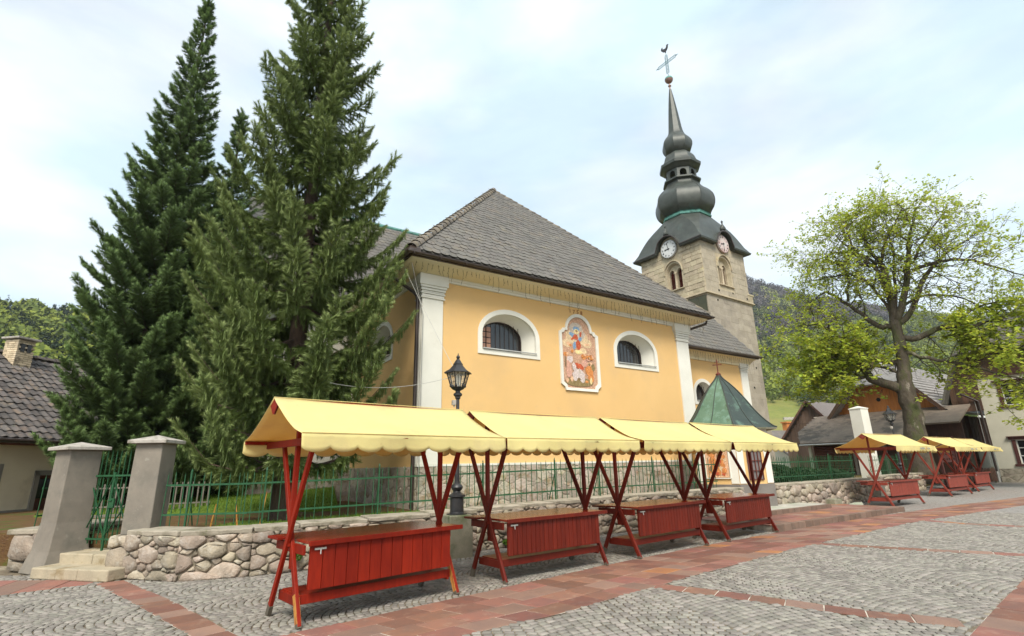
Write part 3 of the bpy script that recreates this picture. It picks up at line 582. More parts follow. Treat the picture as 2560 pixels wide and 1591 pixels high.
# ------------------------------------------------------------------ church
P0 = (-2.5, 13.9); CW = 11.45
CH = thing('church', 'yellow baroque church with white corner pilasters and a steep grey slate hip roof', 'church', (*P0, 0), D2R(34))
ZE = 6.78
def opening(par, x0, x1, z0, z1, gx0, gx1, gz0, gz1, fn, holes, depth=.5, warm=False):
    """fn(x, z, depth): inward positive"""
    out = lun(x0, x1, z0, z1); fw = .15; inn = lun(x0 + fw, x1 - fw, z0 + .14, z1 - .15); gl = lun(gx0, gx1, gz0, gz1)
    holes.append(out); n = len(out)
    mb = MB(); ringpair(mb, out, lambda a, b: fn(a, b, .02), out, lambda a, b: fn(a, b, -.03)); ringpair(mb, out, lambda a, b: fn(a, b, -.03), inn, lambda a, b: fn(a, b, -.03))
    ringpair(mb, inn, lambda a, b: fn(a, b, -.03), inn, lambda a, b: fn(a, b, .06))
    F = obj('window_frame', mb, M['white'], par)
    mb = MB(); ringpair(mb, inn, lambda a, b: fn(a, b, .06), gl, lambda a, b: fn(a, b, depth)); obj('window_reveal', mb, M['white'], par, auto=40)
    W = MB(); W.add([fn(a, b, depth + .03) for a, b in gl], [tuple(range(n))]); W = obj('window', W, M['glass'], par)
    cx = (gx0 + gx1) / 2
    mb = MB()
    for k in range(n):
        a, b = gl[k], gl[(k + 1) % n]; mb.beam(fn(*a, depth), fn(*b, depth), .05, .06)
    obj('frame', mb, M['grille'], W)
    m2 = MB()                                # leaded bars
    for k in range(1, 9):
        x = gx0 + (gx1 - gx0) * k / 9; zt = max([q[1] for q in gl if True and abs(q[0] - x) < .12] or [gz1])
        m2.beam(fn(x, gz0, depth - .12), fn(x, zt - .02, depth - .12), .012, .012)
    for k in range(5):
        z = gz0 + .1 + (gz1 - gz0) * k / 5; xs_ = [q[0] for q in gl if abs(q[1] - z) < .16]; hw = (gx1 - gx0) / 2 * math.sqrt(max(.05, 1 - max(0, (z - (gz0 + (gz1 - gz0) * .42)) / ((gz1 - gz0) * .58)) ** 2))
        m2.beam(fn(cx - hw - .03, z, depth - .12), fn(cx + hw + .03, z, depth - .12), .012, .012)
    obj('grille', m2, M['grille'], W)
    if warm:
        mb = MB()
        for i in (0, 1):
            for j in range(4): x = gx0 + .04 + i * .2; z = gz0 + .06 + j * .18; mb.b2(0, 0, 0, 0, 0, 0) if False else mb.add([fn(x, z, depth - .03), fn(x + .16, z, depth - .03), fn(x + .16, z + .15, depth - .03), fn(x, z + .15, depth - .03)], [(0, 1, 2, 3)])
        obj('pane', mb, M['pinkpane'], W)
    mb = MB(); a = fn(x0 + .16, z0 + .17, -.05); b = fn(x1 - .16, z0 + .17, -.05); mb.beam(a, b, .03, .05, (0, 0, 1)); obj('sill', mb, M['brass'], par)
M['pinkpane'] = mat('painted_glint_pane', (.45, .24, .15), (.38, .2, .14), scale=4, rough=.2)  # warm glint on the panes, put into their colour
holes = []
ff = lambda x, z, d: (x, d, z)
opening(CH, 1.77, 4.05, 4.81, 6.29, 2.12, 3.66, 5.05, 6.0, ff, holes, .5, True)
opening(CH, 7.34, 9.62, 4.88, 6.32, 7.70, 9.25, 5.12, 6.04, ff, holes, .5)
mb = MB(); holeface(mb, [(0, .5), (CW, .5), (CW, ZE + .3), (0, ZE + .3)], holes, lambda a, b: (a, 0, b))
lh = []; lf = lambda y, z, d: (d, y, z)
opening(CH, 2.2, 4.4, 4.85, 6.3, 2.55, 4.05, 5.1, 6.0, lf, lh, .5)
holeface(mb, [(0, .5), (8, .5), (8, ZE + .3), (0, ZE + .3)], lh, lambda a, b: (0, a, b))
mb.add([(CW, 0, .5), (CW, 8, .5), (CW, 8, 7.1), (CW, 0, 7.1)], [(0, 1, 2, 3)])
mb.b2(.7, CW - .7, .9, 7.8, .5, 7.0)
obj('wall', mb, M['ochre'], CH, recalc=False)
# plinth stones
mb = MB(); mb.b2(-.05, CW + .05, -.05, .3, .4, 1.62); mb.b2(-.05, .3, -.05, 8, .4, 1.62); obj('plinth', mb, M['plinth'], CH)
pc = MB()
for c in cells(CW + .1, lambda s: 1.1, .05, .17, seed=91, gap=.006): 
    if parea(c) > .002: stone(pc, c, lambda s, z, k: (s - .05, -.055 - k, .52 + z), .012)
for c in cells(8, lambda s: 1.1, .06, .17, seed=92, gap=.006):
    if parea(c) > .002: stone(pc, c, lambda s, z, k: (-.055 - k, s, .52 + z), .012)
tag(obj('plinth_stones', pc, M['plinth'], CH), kind='stuff')
mb = MB(); mb.b2(-.07, CW + .07, -.075, .1, 1.62, 1.68); obj('plinth_edge', mb, M['white'], CH)
# pilasters with stepped capitals
def pilaster(x0, x1, y=-.05, side=None):
    g_ = MB()
    if side is None: g_.b2(x0, x1, y, .02, 1.68, 6.22)
    else: g_.b2(-.05, .02, x0, x1, 1.68, 6.22)
    Pn = obj('pilaster', g_, M['white'], CH, bevel=.008)
    g2 = MB()
    for i, (z0, z1, o) in enumerate(((6.22, 6.26, .05), (6.27, 6.34, .02), (6.35, 6.39, .05), (6.40, 6.44, .03), (6.45, 6.52, .06), (6.53, 6.60, .09), (6.60, 6.92, .13))):
        if side is None: g2.b2(x0 - (o if x0 > .2 else .0 + o * .9), x1 + (o if x1 < CW - .2 else o * .9), y - o * .7, .02, z0, z1)
        else: g2.b2(-.05 - o * .7, .02, x0, x1 + o, z0, z1)
    obj('capital', g2, M['white'], Pn, bevel=.006)
pilaster(-.05, .60); pilaster(10.80, CW + .05); pilaster(.06, .35, side=1)
# cornice and cove under the eaves, gutter
def perim(prof, closed_profile=False, yb=8.0):
    mb = MB(); vs = []
    for o, z in prof: vs += [(-o, yb, z), (-o, -o, z), (CW + o, -o, z), (CW + o, yb, z)]
    fs = []
    m = len(prof)
    for k in range(m if closed_profile else m - 1):
        k2 = (k + 1) % m
        for i in range(3): fs.append((k * 4 + i, k * 4 + i + 1, k2 * 4 + i + 1, k2 * 4 + i))
    mb.add(vs, fs); return mb
obj('cornice', perim([(0, 6.79), (.05, 6.80), (.06, 6.86), (.09, 6.87), (.10, 6.91), (.14, 6.93)]), M['white'], CH, recalc=False)
cv = [(.14, 6.93)] + [(.14 + .52 * math.sin(a), 6.93 + .22 * (1 - math.cos(a)) ** .8) for a in [D2R(9 * i) for i in range(1, 11)]]
obj('cove', perim(cv), M['cream'], CH, smooth=True, recalc=False)
obj('fascia', perim([(.66, 7.13), (.73, 7.13), (.73, 7.27), (.66, 7.27)], True), M['gutter'], CH, recalc=False)
gp_ = [(.80 + .075 * math.cos(a), 7.21 + .075 * math.sin(a)) for a in [D2R(180 + 22.5 * i) for i in range(9)]] + [(.86, 7.215), (.80, 7.15), (.74, 7.215)]
gutter = obj('gutter', perim(gp_, True), M['gutter'], CH, recalc=False)
mb = MB()
for x in np.arange(-.7, CW + .8, .8): mb.b2(x, x + .02, -.885, -.66, 7.12, 7.135); mb.b2(x, x + .02, -.885, -.87, 7.12, 7.235)
obj('bracket', mb, M['gutter'], gutter)
def tubeobj(nm, ps, r, m, par, n=10): 
    mb = MB(); mb.tube(ps, r, n); return obj(nm, mb, m, par, smooth=False, auto=50)
tubeobj('downpipe', [(-.80, .55, 7.12), (-.80, .56, 6.98), (-.72, .52, 6.88), (-.22, .2, 6.42), (-.13, .14, 6.3), (-.12, .12, 6.1), (-.12, .12, .6)], .05, M['gutter'], CH)
tubeobj('downpipe', [(CW + .80, -.5, 7.12), (CW + .8, -.45, 7.0), (CW + .12, .25, 6.72), (CW + .1, .28, 6.6), (CW + .1, .28, 1.2)], .05, M['gutter'], CH)
tubeobj('lightning_rod', [(-.6, -.45, 7.15), (-.15, -.1, 6.1), (-.03, -.08, 5.7), (-.03, -.08, .6)], .013, M['brass'], CH, 6)
# roof
EX0, EX1, EY, EZ = -.76, CW + .76, -.76, 7.28; AP = (5.73, 5.35, 13.95); RIDGE_B = 10.5
RF = MB(); RF.add([(EX0, EY, EZ), (EX1, EY, EZ), AP, (EX0, 8, EZ), (EX1, 8, EZ), (AP[0], RIDGE_B, AP[2])], [(0, 1, 2), (3, 0, 2, 5), (1, 4, 5, 2)])
roof = obj('roof', RF, M['slate'], CH, recalc=False)
def tiles(par, O, X, Y, Wd, Lf, tw, th, nparts, inside, m, nm='roof_tile', order=None, zt=.010, rounded=True, stuffname=None, lift=.014):
    """O origin at the lower left of a roof plane, X along the eave, Y up the slope (unit)"""
    O, X, Y = Vector(O), Vector(X).normalized(), Vector(Y).normalized(); Z = X.cross(Y)
    def tile_mb(): 
        b = MB(); w_ = tw * .5 * .975
        if rounded: P = [(-w_, th * 1.15), (-w_, th * .30), (-w_ * .72, th * .10), (-w_ * .35, .0), (w_ * .35, 0), (w_ * .72, th * .10), (w_, th * .30), (w_, th * 1.15)]
        else: P = [(-w_, th * 1.12), (-w_, 0), (w_, 0), (w_, th * 1.12)]
        f = lambda a, c, o: tuple(X * a + Y * c + Z * (o + lift * (1 - c / th)))
        n = len(P); b.add([f(a, c, 0) for a, c in P] + [f(a, c, zt) for a, c in P], [tuple(range(n, 2 * n))] + [(i, (i + 1) % n, n + (i + 1) % n, n + i) for i in range(1, n - 2)]); return b
    base = tile_mb(); me = mesh(nm, base, m, recalc=False); spots = []
    r = 0
    while r * th < Lf:
        k = 0; x = (tw / 2 if r % 2 else 0)
        while x < Wd + tw:
            if inside(x, r * th + th * .3): spots.append((x, r * th))
            x += tw
        r += 1
    if order: spots.sort(key=order)
    V = []; F = []; bv = [Vector(v) for v in base.v]
    for i, (x, y) in enumerate(spots):
        p = O + X * x + Y * y + Z * U(-.004, .006)
        if i < nparts: o = link(nm, me, par, p); o.rotation_euler = (U(-.012, .012), U(-.012, .012), U(-.012, .012))
        else:
            b = len(V); V += [tuple(v + p) for v in bv]; F += [tuple(q + b for q in f) for f in base.f]
    if F:
        mb = MB(); mb.v = V; mb.f = F; mb.m = [0] * len(F); tag(obj(stuffname or nm + 's', mb, m, par, recalc=False), kind='stuff')
    return spots
sl_ = math.hypot(AP[1] - EY, AP[2] - EZ); Yv = (0, (AP[1] - EY) / sl_, (AP[2] - EZ) / sl_); Wf = EX1 - EX0; ax = AP[0] - EX0
def in_tri(x, y): return ax * y / sl_ - .03 < x < Wf - (Wf - ax) * y / sl_ + .03
sp_ = tiles(roof, (EX0, EY - .03, EZ + .01), (1, 0, 0), Yv, Wf, sl_, .262, .272, 300, in_tri, M['slate'], order=lambda s: (s[0] + 5) ** 2 + (s[1]) ** 2 * 1.5)
mb = MB()
for (x, y) in sp_:
    r = round(y / .272); k = int(x / .262)
    if (k + r // 2) % 4 == 0 and r % 2 == 0: p = Vector((EX0 + x, EY, EZ)) + Vector(Yv) * (y + .07) + Vector((0, -Yv[2], Yv[1])) * .045; mb.box(p, (.022, .035, .03))
tag(obj('snow_hooks', mb, M['gutter'], roof), kind='stuff')
# hip and ridge tiles
def hips(par, A, B, m, L=.33, r=.10, nm='ridge_tile', up=(0, 0, 1)):
    A, B = Vector(A), Vector(B); d = B - A; n = int(d.length / L); t = d.normalized(); s = t.cross(Vector(up)).normalized(); u = s.cross(t)
    b = MB(); K = 7; vs = []
    for e, (a, rr, lift) in enumerate(((0, r * 1.12, .02), (L * 1.12, r * .9, 0))):
        for o in (0, .018):
            for k in range(K): an = math.pi * k / (K - 1); vs.append(t * a + s * (rr + o) * math.cos(an) + u * ((rr + o) * math.sin(an) * .9 + lift - .02))
    fs = []
    for k in range(K - 1): fs += [(K + k, K + k + 1, 3 * K + k + 1, 3 * K + k), (k, k + 1, K + k + 1, K + k)]
    b.add(vs, fs); me = mesh(nm, b, m, recalc=False); me.polygons.foreach_set('use_smooth', [True] * len(me.polygons))
    for i in range(n): o = link(nm, me, par, A + t * (d.length * i / n) + u * U(0, .006))
c1 = (EX0 + .05, EY + .03, EZ + .04); c2 = (EX1 - .05, EY + .03, EZ + .04)
hips(roof, c1, AP, M['ridge'], r=.135, L=.36); hips(roof, c2, AP, M['ridge'], r=.07); hips(roof, AP, (AP[0], RIDGE_B, AP[2]), M['ridge'], L=.4)
mb = MB(); mb.lathe([(.12, -.05), (.1, .1), (.02, .16)], 10, AP); obj('roof_finial', mb, M['gutter'], roof)
mb = MB(); mb.add([(EX0 - .1, EY - .12, 7.18), (EX0 + .28, EY - .12, 7.18), (EX0 + .25, EY - .1, 7.33), (EX0 + .05, EY + .02, 7.43), (EX0 - .12, EY + .28, 7.33), (EX0 - .12, EY + .25, 7.18)], [(0, 1, 2, 3), (0, 3, 4, 5)]); obj('flashing', mb, M['gutter'], roof, recalc=False)
# nave behind
mb = MB(); mb.b2(-3.2, 0.0, 5.9, 14, .4, 7.2); mb.b2(0, 17.5, 8, 14, .4, 7.2); obj('nave_wall', mb, M['white'], CH)
pc = MB(); mb = MB(); mb.b2(-3.25, -.06, 5.84, 6.2, .4, 1.6); obj('nave_plinth', mb, M['plinth'], CH)
for c in cells(3.2, lambda s: 1.1, .08, .2, seed=93, gap=.006):
    if parea(c) > .003: stone(pc, c, lambda s, z, k: (s - 3.25, 5.835 - k, .5 + z), .012)
tag(obj('nave_plinth_stones', pc, M['plinth'], CH), kind='stuff')
mb = MB(); nz = 12.95; mb.add([(-3.8, 5.3, 7.35), (18, 5.3, 7.35), (18, 9.7, nz), (-3.8, 9.7, nz), (-3.8, 14.1, 7.35), (18, 14.1, 7.35)], [(0, 1, 2, 3), (3, 2, 5, 4)])
nroof = obj('nave_roof', mb, M['slate'], CH, recalc=False)
sn = math.hypot(4.4, nz - 7.35); tiles(nroof, (-3.8, 5.27, 7.36), (1, 0, 0), (0, 4.4 / sn, (nz - 7.35) / sn), 8.1, sn, .262, .272, 0, lambda x, y: True, M['slate'])
mb = MB(); mb.tube([(-3.9, 9.7, nz + .03), (18, 9.7, nz + .03)], .11, 8); obj('ridge_cap', mb, M['copper_teal'], nroof)
mb = MB(); mb.b2(-3.9, 0, 5.2, 5.32, 7.2, 7.36); obj('nave_gutter', mb, M['gutter'], CH)
# lower annex to the right
AN = []; mb = MB(); AX0, AX1, AY = CW + .01, 17.75, 1.5
opening(CH, 13.55, 15.0, 4.02, 5.18, 13.75, 14.72, 4.2, 5.0, lambda x, z, d: (x, AY + d, z), AN, .35)
holeface(mb, [(AX0, .5), (AX1, .5), (AX1, 6.3), (AX0, 6.3)], AN, lambda a, b: (a, AY, b)); mb.add([(AX1, AY, .5), (AX1, 6, .5), (AX1, 6, 6.3), (AX1, AY, 6.3)], [(0, 1, 2, 3)])
mb.b2(AX0 + .3, AX1 - .3, AY + .6, 6, .5, 6.2)
obj('annex_wall', mb, M['ochre'], CH, recalc=False)
g_ = MB(); g_.b2(AX1 - .5, AX1 + .05, AY - .05, AY + .02, .5, 5.75)
for z0, z1, o in ((5.75, 5.8, .04), (5.82, 5.88, .02), (5.9, 5.96, .05), (5.97, 6.15, .09)): g_.b2(AX1 - .5 - o, AX1 + .05 + o, AY - .05 - o * .7, AY + .02, z0, z1)
obj('pilaster', g_, M['white'], CH, bevel=.006)
mb = MB(); cv2 = [(0, 6.02), (-.06, 6.03), (-.08, 6.12), (-.16, 6.2), (-.3, 6.29), (-.5, 6.34)]
mb.add([(x, AY + o, z) for o, z in cv2 for x in (AX0, AX1 + .3)], [(2 * i, 2 * i + 1, 2 * i + 3, 2 * i + 2) for i in range(len(cv2) - 1)]); obj('annex_cove', mb, M['cream'], CH, recalc=False)
mb = MB(); mb.add([(AX0, AY - .58, 6.45), (18.05, AY - .58, 6.45), (18.05, 2.95, 8.75), (AX0, 2.95, 8.75), (AX0, 6, 8.75), (18.05, 6, 8.75)], [(0, 1, 2, 3), (3, 2, 5, 4)])
aroof = obj('annex_roof', mb, M['slate'], CH, recalc=False)
sa_ = math.hypot(2.95 - AY + .58, 2.3); tiles(aroof, (AX0, AY - .61, 6.46), (1, 0, 0), (0, (2.95 - AY + .58) / sa_, 2.3 / sa_), 6.3, sa_, .262, .272, 0, lambda x, y: x < 6.5, M['slate'])
mb = MB(); mb.tube([(AX0, AY - .68, 6.40), (18.12, AY - .68, 6.40)], .07, 8); mb.b2(AX0, 18.05, AY - .6, AY - .5, 6.32, 6.46); obj('annex_gutter', mb, M['gutter'], CH)
# year numerals and painted niche
fr = [(5.04, 3.92), (6.42, 3.92), (6.45, 4.02), (6.58, 4.12), (6.58, 5.88), (6.46, 5.93), (6.42, 6.0), (6.30, 6.01)]
ac, ar, az = 5.72, .58, 6.0
fr += [(ac + ar * math.cos(a), az + .56 * math.sin(a)) for a in [math.pi * i / 14 for i in range(1, 14)]] + [(5.14, 6.01), (5.02, 6.0), (4.98, 5.93), (4.86, 5.88), (4.86, 4.12), (5.01, 4.02)]
cxm, czm = 5.72, 5.1
fi = [(cxm + (x - cxm) * .87, czm + (z - czm) * .925) for x, z in fr]
mb = MB(); ringpair(mb, fr, lambda a, b: (a, .0, b), fr, lambda a, b: (a, -.06, b)); ringpair(mb, fr, lambda a, b: (a, -.06, b), fi, lambda a, b: (a, -.045, b)); ringpair(mb, fi, lambda a, b: (a, -.045, b), fi, lambda a, b: (a, -.004, b))
fo = obj('fresco_frame', mb, M['white'], CH)
def fm(n, c, c2=None, s=14): M['f_' + n] = mat('paint_' + n, c, c2 or tuple(x * .72 for x in c), scale=s, rough=.9, bump=.05, stain=tuple(min(1, x * 1.35 + .05) for x in c), sscale=s * 1.7, slo=.52, shi=.66)
for n, c in (('mauve', (.52, .31, .20)), ('grey', (.50, .42, .34)), ('cloud', (.68, .50, .30)), ('red', (.50, .10, .04)), ('blue', (.20, .32, .46)), ('skin', (.70, .42, .25)), ('halo', (.80, .62, .30)), ('pink', (.62, .34, .25)), ('orange', (.62, .24, .07)), ('linen', (.60, .50, .46)), ('brown', (.22, .14, .07)), ('olive', (.26, .19, .08))): fm(n, c)
cols = ['mauve', 'grey', 'cloud', 'red', 'blue', 'skin', 'halo', 'pink', 'orange', 'linen', 'brown', 'olive']; ci = {c: i for i, c in enumerate(cols)}
PM = MB(); PM.add([(a, -.006, b) for a, b in fi], [tuple(range(len(fi)))], 0); lay = [.008]
def blob(x, z, rx, rz, col, rot=0, n=12, jag=.12, pts=None):
    lay[0] += .0004; P = pts or [(rx * math.cos(2 * math.pi * k / n) * U(1 - jag, 1 + jag), rz * math.sin(2 * math.pi * k / n) * U(1 - jag, 1 + jag)) for k in range(n)]
    c_, s_ = math.cos(rot), math.sin(rot); PM.add([(x + p[0] * c_ - p[1] * s_, -lay[0], z + p[0] * s_ + p[1] * c_) for p in P], [tuple(range(len(P)))], ci[col])
# crop coordinates of the painting -> wall coordinates
q_ = lambda u, v: (5.02 + (u - 250) / (830 - 250) * 1.40 - (v - 500) * .00012, 6.28 - (v - 215) / 1125 * 2.28 + (u - 480) * .00022)
def bl(u, v, ru, rv, col, rot=0, jag=.15): x, z = q_(u, v); blob(x, z, ru / 414, rv / 490, col, rot, jag=jag)
bl(500, 330, 125, 110, 'grey'); bl(500, 480, 210, 130, 'cloud'); bl(520, 420, 140, 120, 'grey'); bl(500, 340, 60, 45, 'blue'); bl(330, 580, 75, 70, 'cloud'); bl(690, 590, 90, 75, 'cloud'); bl(620, 720, 75, 50, 'cloud'); bl(540, 740, 70, 40, 'halo')
bl(350, 590, 40, 30, 'skin'); bl(390, 620, 25, 20, 'orange'); bl(700, 610, 45, 22, 'skin')
bl(500, 385, 45, 45, 'halo'); bl(420, 440, 60, 32, 'blue', -.3); bl(485, 480, 45, 50, 'red'); bl(430, 505, 38, 18, 'red', .5); bl(575, 435, 20, 48, 'red', -.2); bl(540, 540, 70, 30, 'blue', .7); bl(465, 620, 28, 70, 'blue', -.1); bl(535, 620, 45, 90, 'red', .05); bl(575, 510, 22, 35, 'blue')
bl(502, 390, 17, 22, 'skin'); bl(502, 374, 22, 14, 'brown'); bl(590, 385, 12, 14, 'skin'); bl(402, 495, 12, 10, 'skin')
bl(300, 770, 38, 34, 'orange'); bl(335, 765, 22, 24, 'skin'); bl(420, 720, 25, 30, 'orange'); bl(380, 860, 60, 60, 'linen', .3); bl(350, 960, 50, 90, 'pink'); bl(365, 1070, 50, 90, 'pink', .1); bl(640, 820, 60, 45, 'orange'); bl(745, 830, 70, 45, 'orange'); bl(640, 930, 60, 60, 'pink', .6); bl(740, 950, 45, 38, 'skin'); bl(730, 950, 22, 26, 'brown')
bl(730, 1060, 75, 85, 'orange'); bl(760, 1180, 50, 90, 'orange'); bl(800, 1000, 35, 60, 'olive'); bl(560, 990, 75, 50, 'red', -.3); bl(500, 950, 40, 35, 'red')
bl(540, 1240, 260, 75, 'olive', 0, .05); bl(530, 1110, 108, 95, 'linen'); bl(450, 980, 34, 70, 'linen', .2); bl(470, 1150, 45, 70, 'linen'); bl(600, 1180, 45, 80, 'linen'); bl(540, 1190, 30, 18, 'brown'); bl(550, 1060, 14, 50, 'grey'); bl(330, 1200, 28, 40, 'skin'); bl(410, 1180, 28, 45, 'skin'); bl(680, 1240, 30, 22, 'orange'); bl(760, 1230, 22, 60, 'halo'); bl(300, 900, 14, 90, 'brown'); bl(560, 250, 14, 10, 'mauve')
for _ in range(26): bl(U(600, 800), U(780, 900), U(8, 18), U(10, 18), random.choice(['skin', 'orange', 'brown', 'pink']))
obj('painting', PM, [M['f_' + c] for c in cols], fo, recalc=False)
def text3(nm, s, size, loc, rot, m, par, ext=.004, align='LEFT', xs=1):
    c = bpy.data.curves.new(nm, 'FONT'); c.body = s; c.size = size; c.extrude = ext; c.align_x = align; c.materials.append(m)
    tmp = bpy.data.objects.new('tmp', c); me = bpy.data.meshes.new_from_object(tmp); bpy.data.objects.remove(tmp); me.materials.clear(); me.materials.append(m)
    o = bpy.data.objects.new(nm, me); sc.collection.objects.link(o); o.parent = par; o.location = loc; o.rotation_euler = rot; o.scale.x = xs; return o
M['numeral'] = mat('numeral_paint', (.20, .045, .02), rough=.9, bump=0)
for i, ch in enumerate('1758'): text3('numeral', ch, .19, (5.36 + i * .17, -.008, 6.585 - (.012 if i % 2 else 0)), (D2R(90), 0, 0), M['numeral'], CH, .002)
# icicle lights
IL = thing('icicle_lights', 'dangling strings of unlit fairy lights hanging under the church eaves', 'fairy lights', (*P0, 0), D2R(34)); mb = MB()
def dangle(x, y, z, l):
    p = Vector((x, y, z)); n = max(2, int(l / .07)); ps = [p]
    for k in range(n): p = p + Vector((U(-.022, .022), U(-.012, .012), -l / n)); ps.append(p)
    mb.tube(ps, .0055, 3, False)
    for q in ps[1:]: 
        if rnd() < .6: mb.beam(q, q + Vector((U(-.04, .04), U(-.01, .01), -.03)), .007, .007)
x = -.5
while x < CW + .5: dangle(x, -.58, 7.10, random.choice([.2, .3, .38, .5, .6, .24])); x += U(.13, .19)
y = -.3
while y < 5: dangle(-.58, y, 7.10, U(.15, .5)); y += U(.14, .2)
x = AX0
while x < 17.8: dangle(x, AY - .42, 6.3, U(.12, .4)); x += U(.14, .2)
M['wire'] = mat('brown_wire', (.10, .075, .03), rough=.6, bump=0)
tag(obj('light_string', mb, M['wire'], IL, recalc=False), kind='stuff')

# ------------------------------------------------------------------ bell tower
TW = thing('bell_tower', 'square stone bell tower with clocks and a dark onion dome spire', 'tower', (11.088, 27.876, 0), D2R(35.5))
wu, wl = 4.45, 4.56; zc, ze = 10.9, 14.18
def clockarch(t, c, r=.72, z0=14.37): d = abs(t - c); return z0 + math.sqrt(r * r - d * d) if d < r else 0
RC, LC = 2.17, 2.13
def tface(c, winx0, winx1, wz0, wz1, fn, mb):
    outer = [(0, zc), (wu, zc), (wu, ze)] + [(c + .72 * math.cos(a), max(ze, 14.37 + .72 * math.sin(a))) for a in [math.pi * i / 16 for i in range(0, 17)]] + [(0, ze)]
    hole = lun(winx0, winx1, wz0, wz1, .62)
    holeface(mb, outer, [hole], fn); return hole
mb = MB(); hR = tface(RC, 1.48, 2.75, 11.64, 13.42, lambda a, b: (a, 0, b), mb); hL = tface(LC, 1.47, 2.6, 11.6, 13.3, lambda a, b: (0, a, b), mb)
mb.add([(wu, 0, zc), (wu, wu, zc), (wu, wu, ze), (wu, 0, ze), (0, wu, zc), (0, wu, ze)], [(0, 1, 2, 3), (1, 4, 5, 2)])
obj('upper_wall', mb, M['ashlar'], TW, recalc=False)
mb = MB(); mb.add([(-.03, -.03, 0), (wl, -.03, 0), (wl, wl, 0), (-.03, wl, 0), (-.03, -.03, zc - .1), (wl, -.03, zc - .1), (wl, wl, zc - .1), (-.03, wl, zc - .1)], [(0, 1, 5, 4), (1, 2, 6, 5), (2, 3, 7, 6), (3, 0, 4, 7)]); obj('lower_wall', mb, M['ashlar_d'], TW)
mb = MB()
for o, z0, z1 in ((.06, zc - .17, zc - .09), (.16, zc - .09, zc - .01), (.09, zc - .01, zc + .05)): mb.b2(-o, wl + o, -o, wl + o, z0, z1)
obj('string_course', mb, M['ashlar'], TW, bevel=.015)
def blocks(fn, W_, z0, z1, ch, bw, hole, m, clock, nparts=400, dep=.02, jit=.25, par=TW, nm='ashlar_block', gap=.008):
    bb = (min(p[0] for p in hole) - .12, max(p[0] for p in hole) + .12, min(p[1] for p in hole) - .08, max(p[1] for p in hole) + .12) if hole else (9e9,) * 4
    z = z0; st = MB(); k = 0
    while z < z1 - .08:
        h = min(ch * U(.85, 1.15), z1 - z); x = -U(0, bw)
        while x < W_:
            w_ = bw * U(.6, 1.4); a, b = max(0, x), min(W_, x + w_); x += w_
            if b - a < .08: continue
            segs = [(a, b)]
            if bb[2] < z + h and z < bb[3]:
                segs = [s_ for s_ in ((a, min(b, bb[0])), (max(a, bb[1]), b)) if s_[1] - s_[0] > .06]
                if a >= bb[0] and b <= bb[1]: segs = []
            for a, b in segs:
                if clock and math.hypot((a + b) / 2 - clock, z + h / 2 - 14.3) < .72 + .1: continue
                P = [(a + gap, z + gap), (b - gap, z + gap), (b - gap, z + h - gap), (a + gap, z + h - gap)]; P = [(p[0] + U(-.008, .008), p[1] + U(-.008, .008)) for p in P]
                P = [tuple(q) for q in P]; d = dep * U(.3, 1.4); n = 4; cx, cz = (a + b) / 2, z + h / 2
                mb = MB() if k < nparts else st
                mb.add([fn(p[0], p[1], .0) for p in P] + [fn(p[0], p[1], d * .7) for p in P] + [fn(cx + (p[0] - cx) * .93, cz + (p[1] - cz) * .9, d) for p in P], [(i, (i + 1) % 4, 4 + (i + 1) % 4, 4 + i) for i in range(4)] + [(4 + i, 4 + (i + 1) % 4, 8 + (i + 1) % 4, 8 + i) for i in range(4)] + [(8, 9, 10, 11)])
                if k < nparts: obj(nm, mb, m, par)
                k += 1
        z += h
    if st.v: tag(obj(nm + 's', st, m, par), kind='stuff')
    return k
blocks(lambda a, b, o: (-o, a, b), wu, zc + .06, ze - .05, .28, .5, hL, M['ashlar'], LC, 150, .035)
M['ashlar_r'] = mat('shaded_ashlar', (.40, .345, .26), (.34, .295, .225), scale=3, rough=.95, bump=.6, bscale=14, rnd=.09, bdist=.03, stain=(.28, .24, .185), sscale=1.6, slo=.5, shi=.75, stain2=(.38, .31, .19), s2scale=1.5)  # right-face copy of the ashlar, shade put into its colour
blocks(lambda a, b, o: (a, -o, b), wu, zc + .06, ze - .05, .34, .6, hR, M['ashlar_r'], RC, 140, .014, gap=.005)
st = blocks(lambda a, b, o: (a, -.03 - o, b), wl, 2, zc - .17, .36, .62, None, M['ashlar_d'], None, 0, .008, nm='render_block', gap=.004)
mb = MB()
for (x, z) in ((.9, 10.5), (1.2, 8.6), (2.3, 8.3), (3.4, 5.6), (1.0, 7.0), (3.9, 6.8), (2.6, 11.2), (1.2, 11.15), (4.1, 11.1)): mb.b2(x, x + .1, -.06 if z < 10.9 else -.035, .0, z, z + .1)
obj('putlog_hole', mb, M['glass'], TW)
mb = MB(); mb.b2(wl - .3, wl + .28, -.02, .3, zc + .02, zc + .55); mb.b2(wl - .3, wl + .38, -.05, .35, zc + .5, zc + .62); obj('corner_stone', mb, M['ashlar'], TW, bevel=.03)
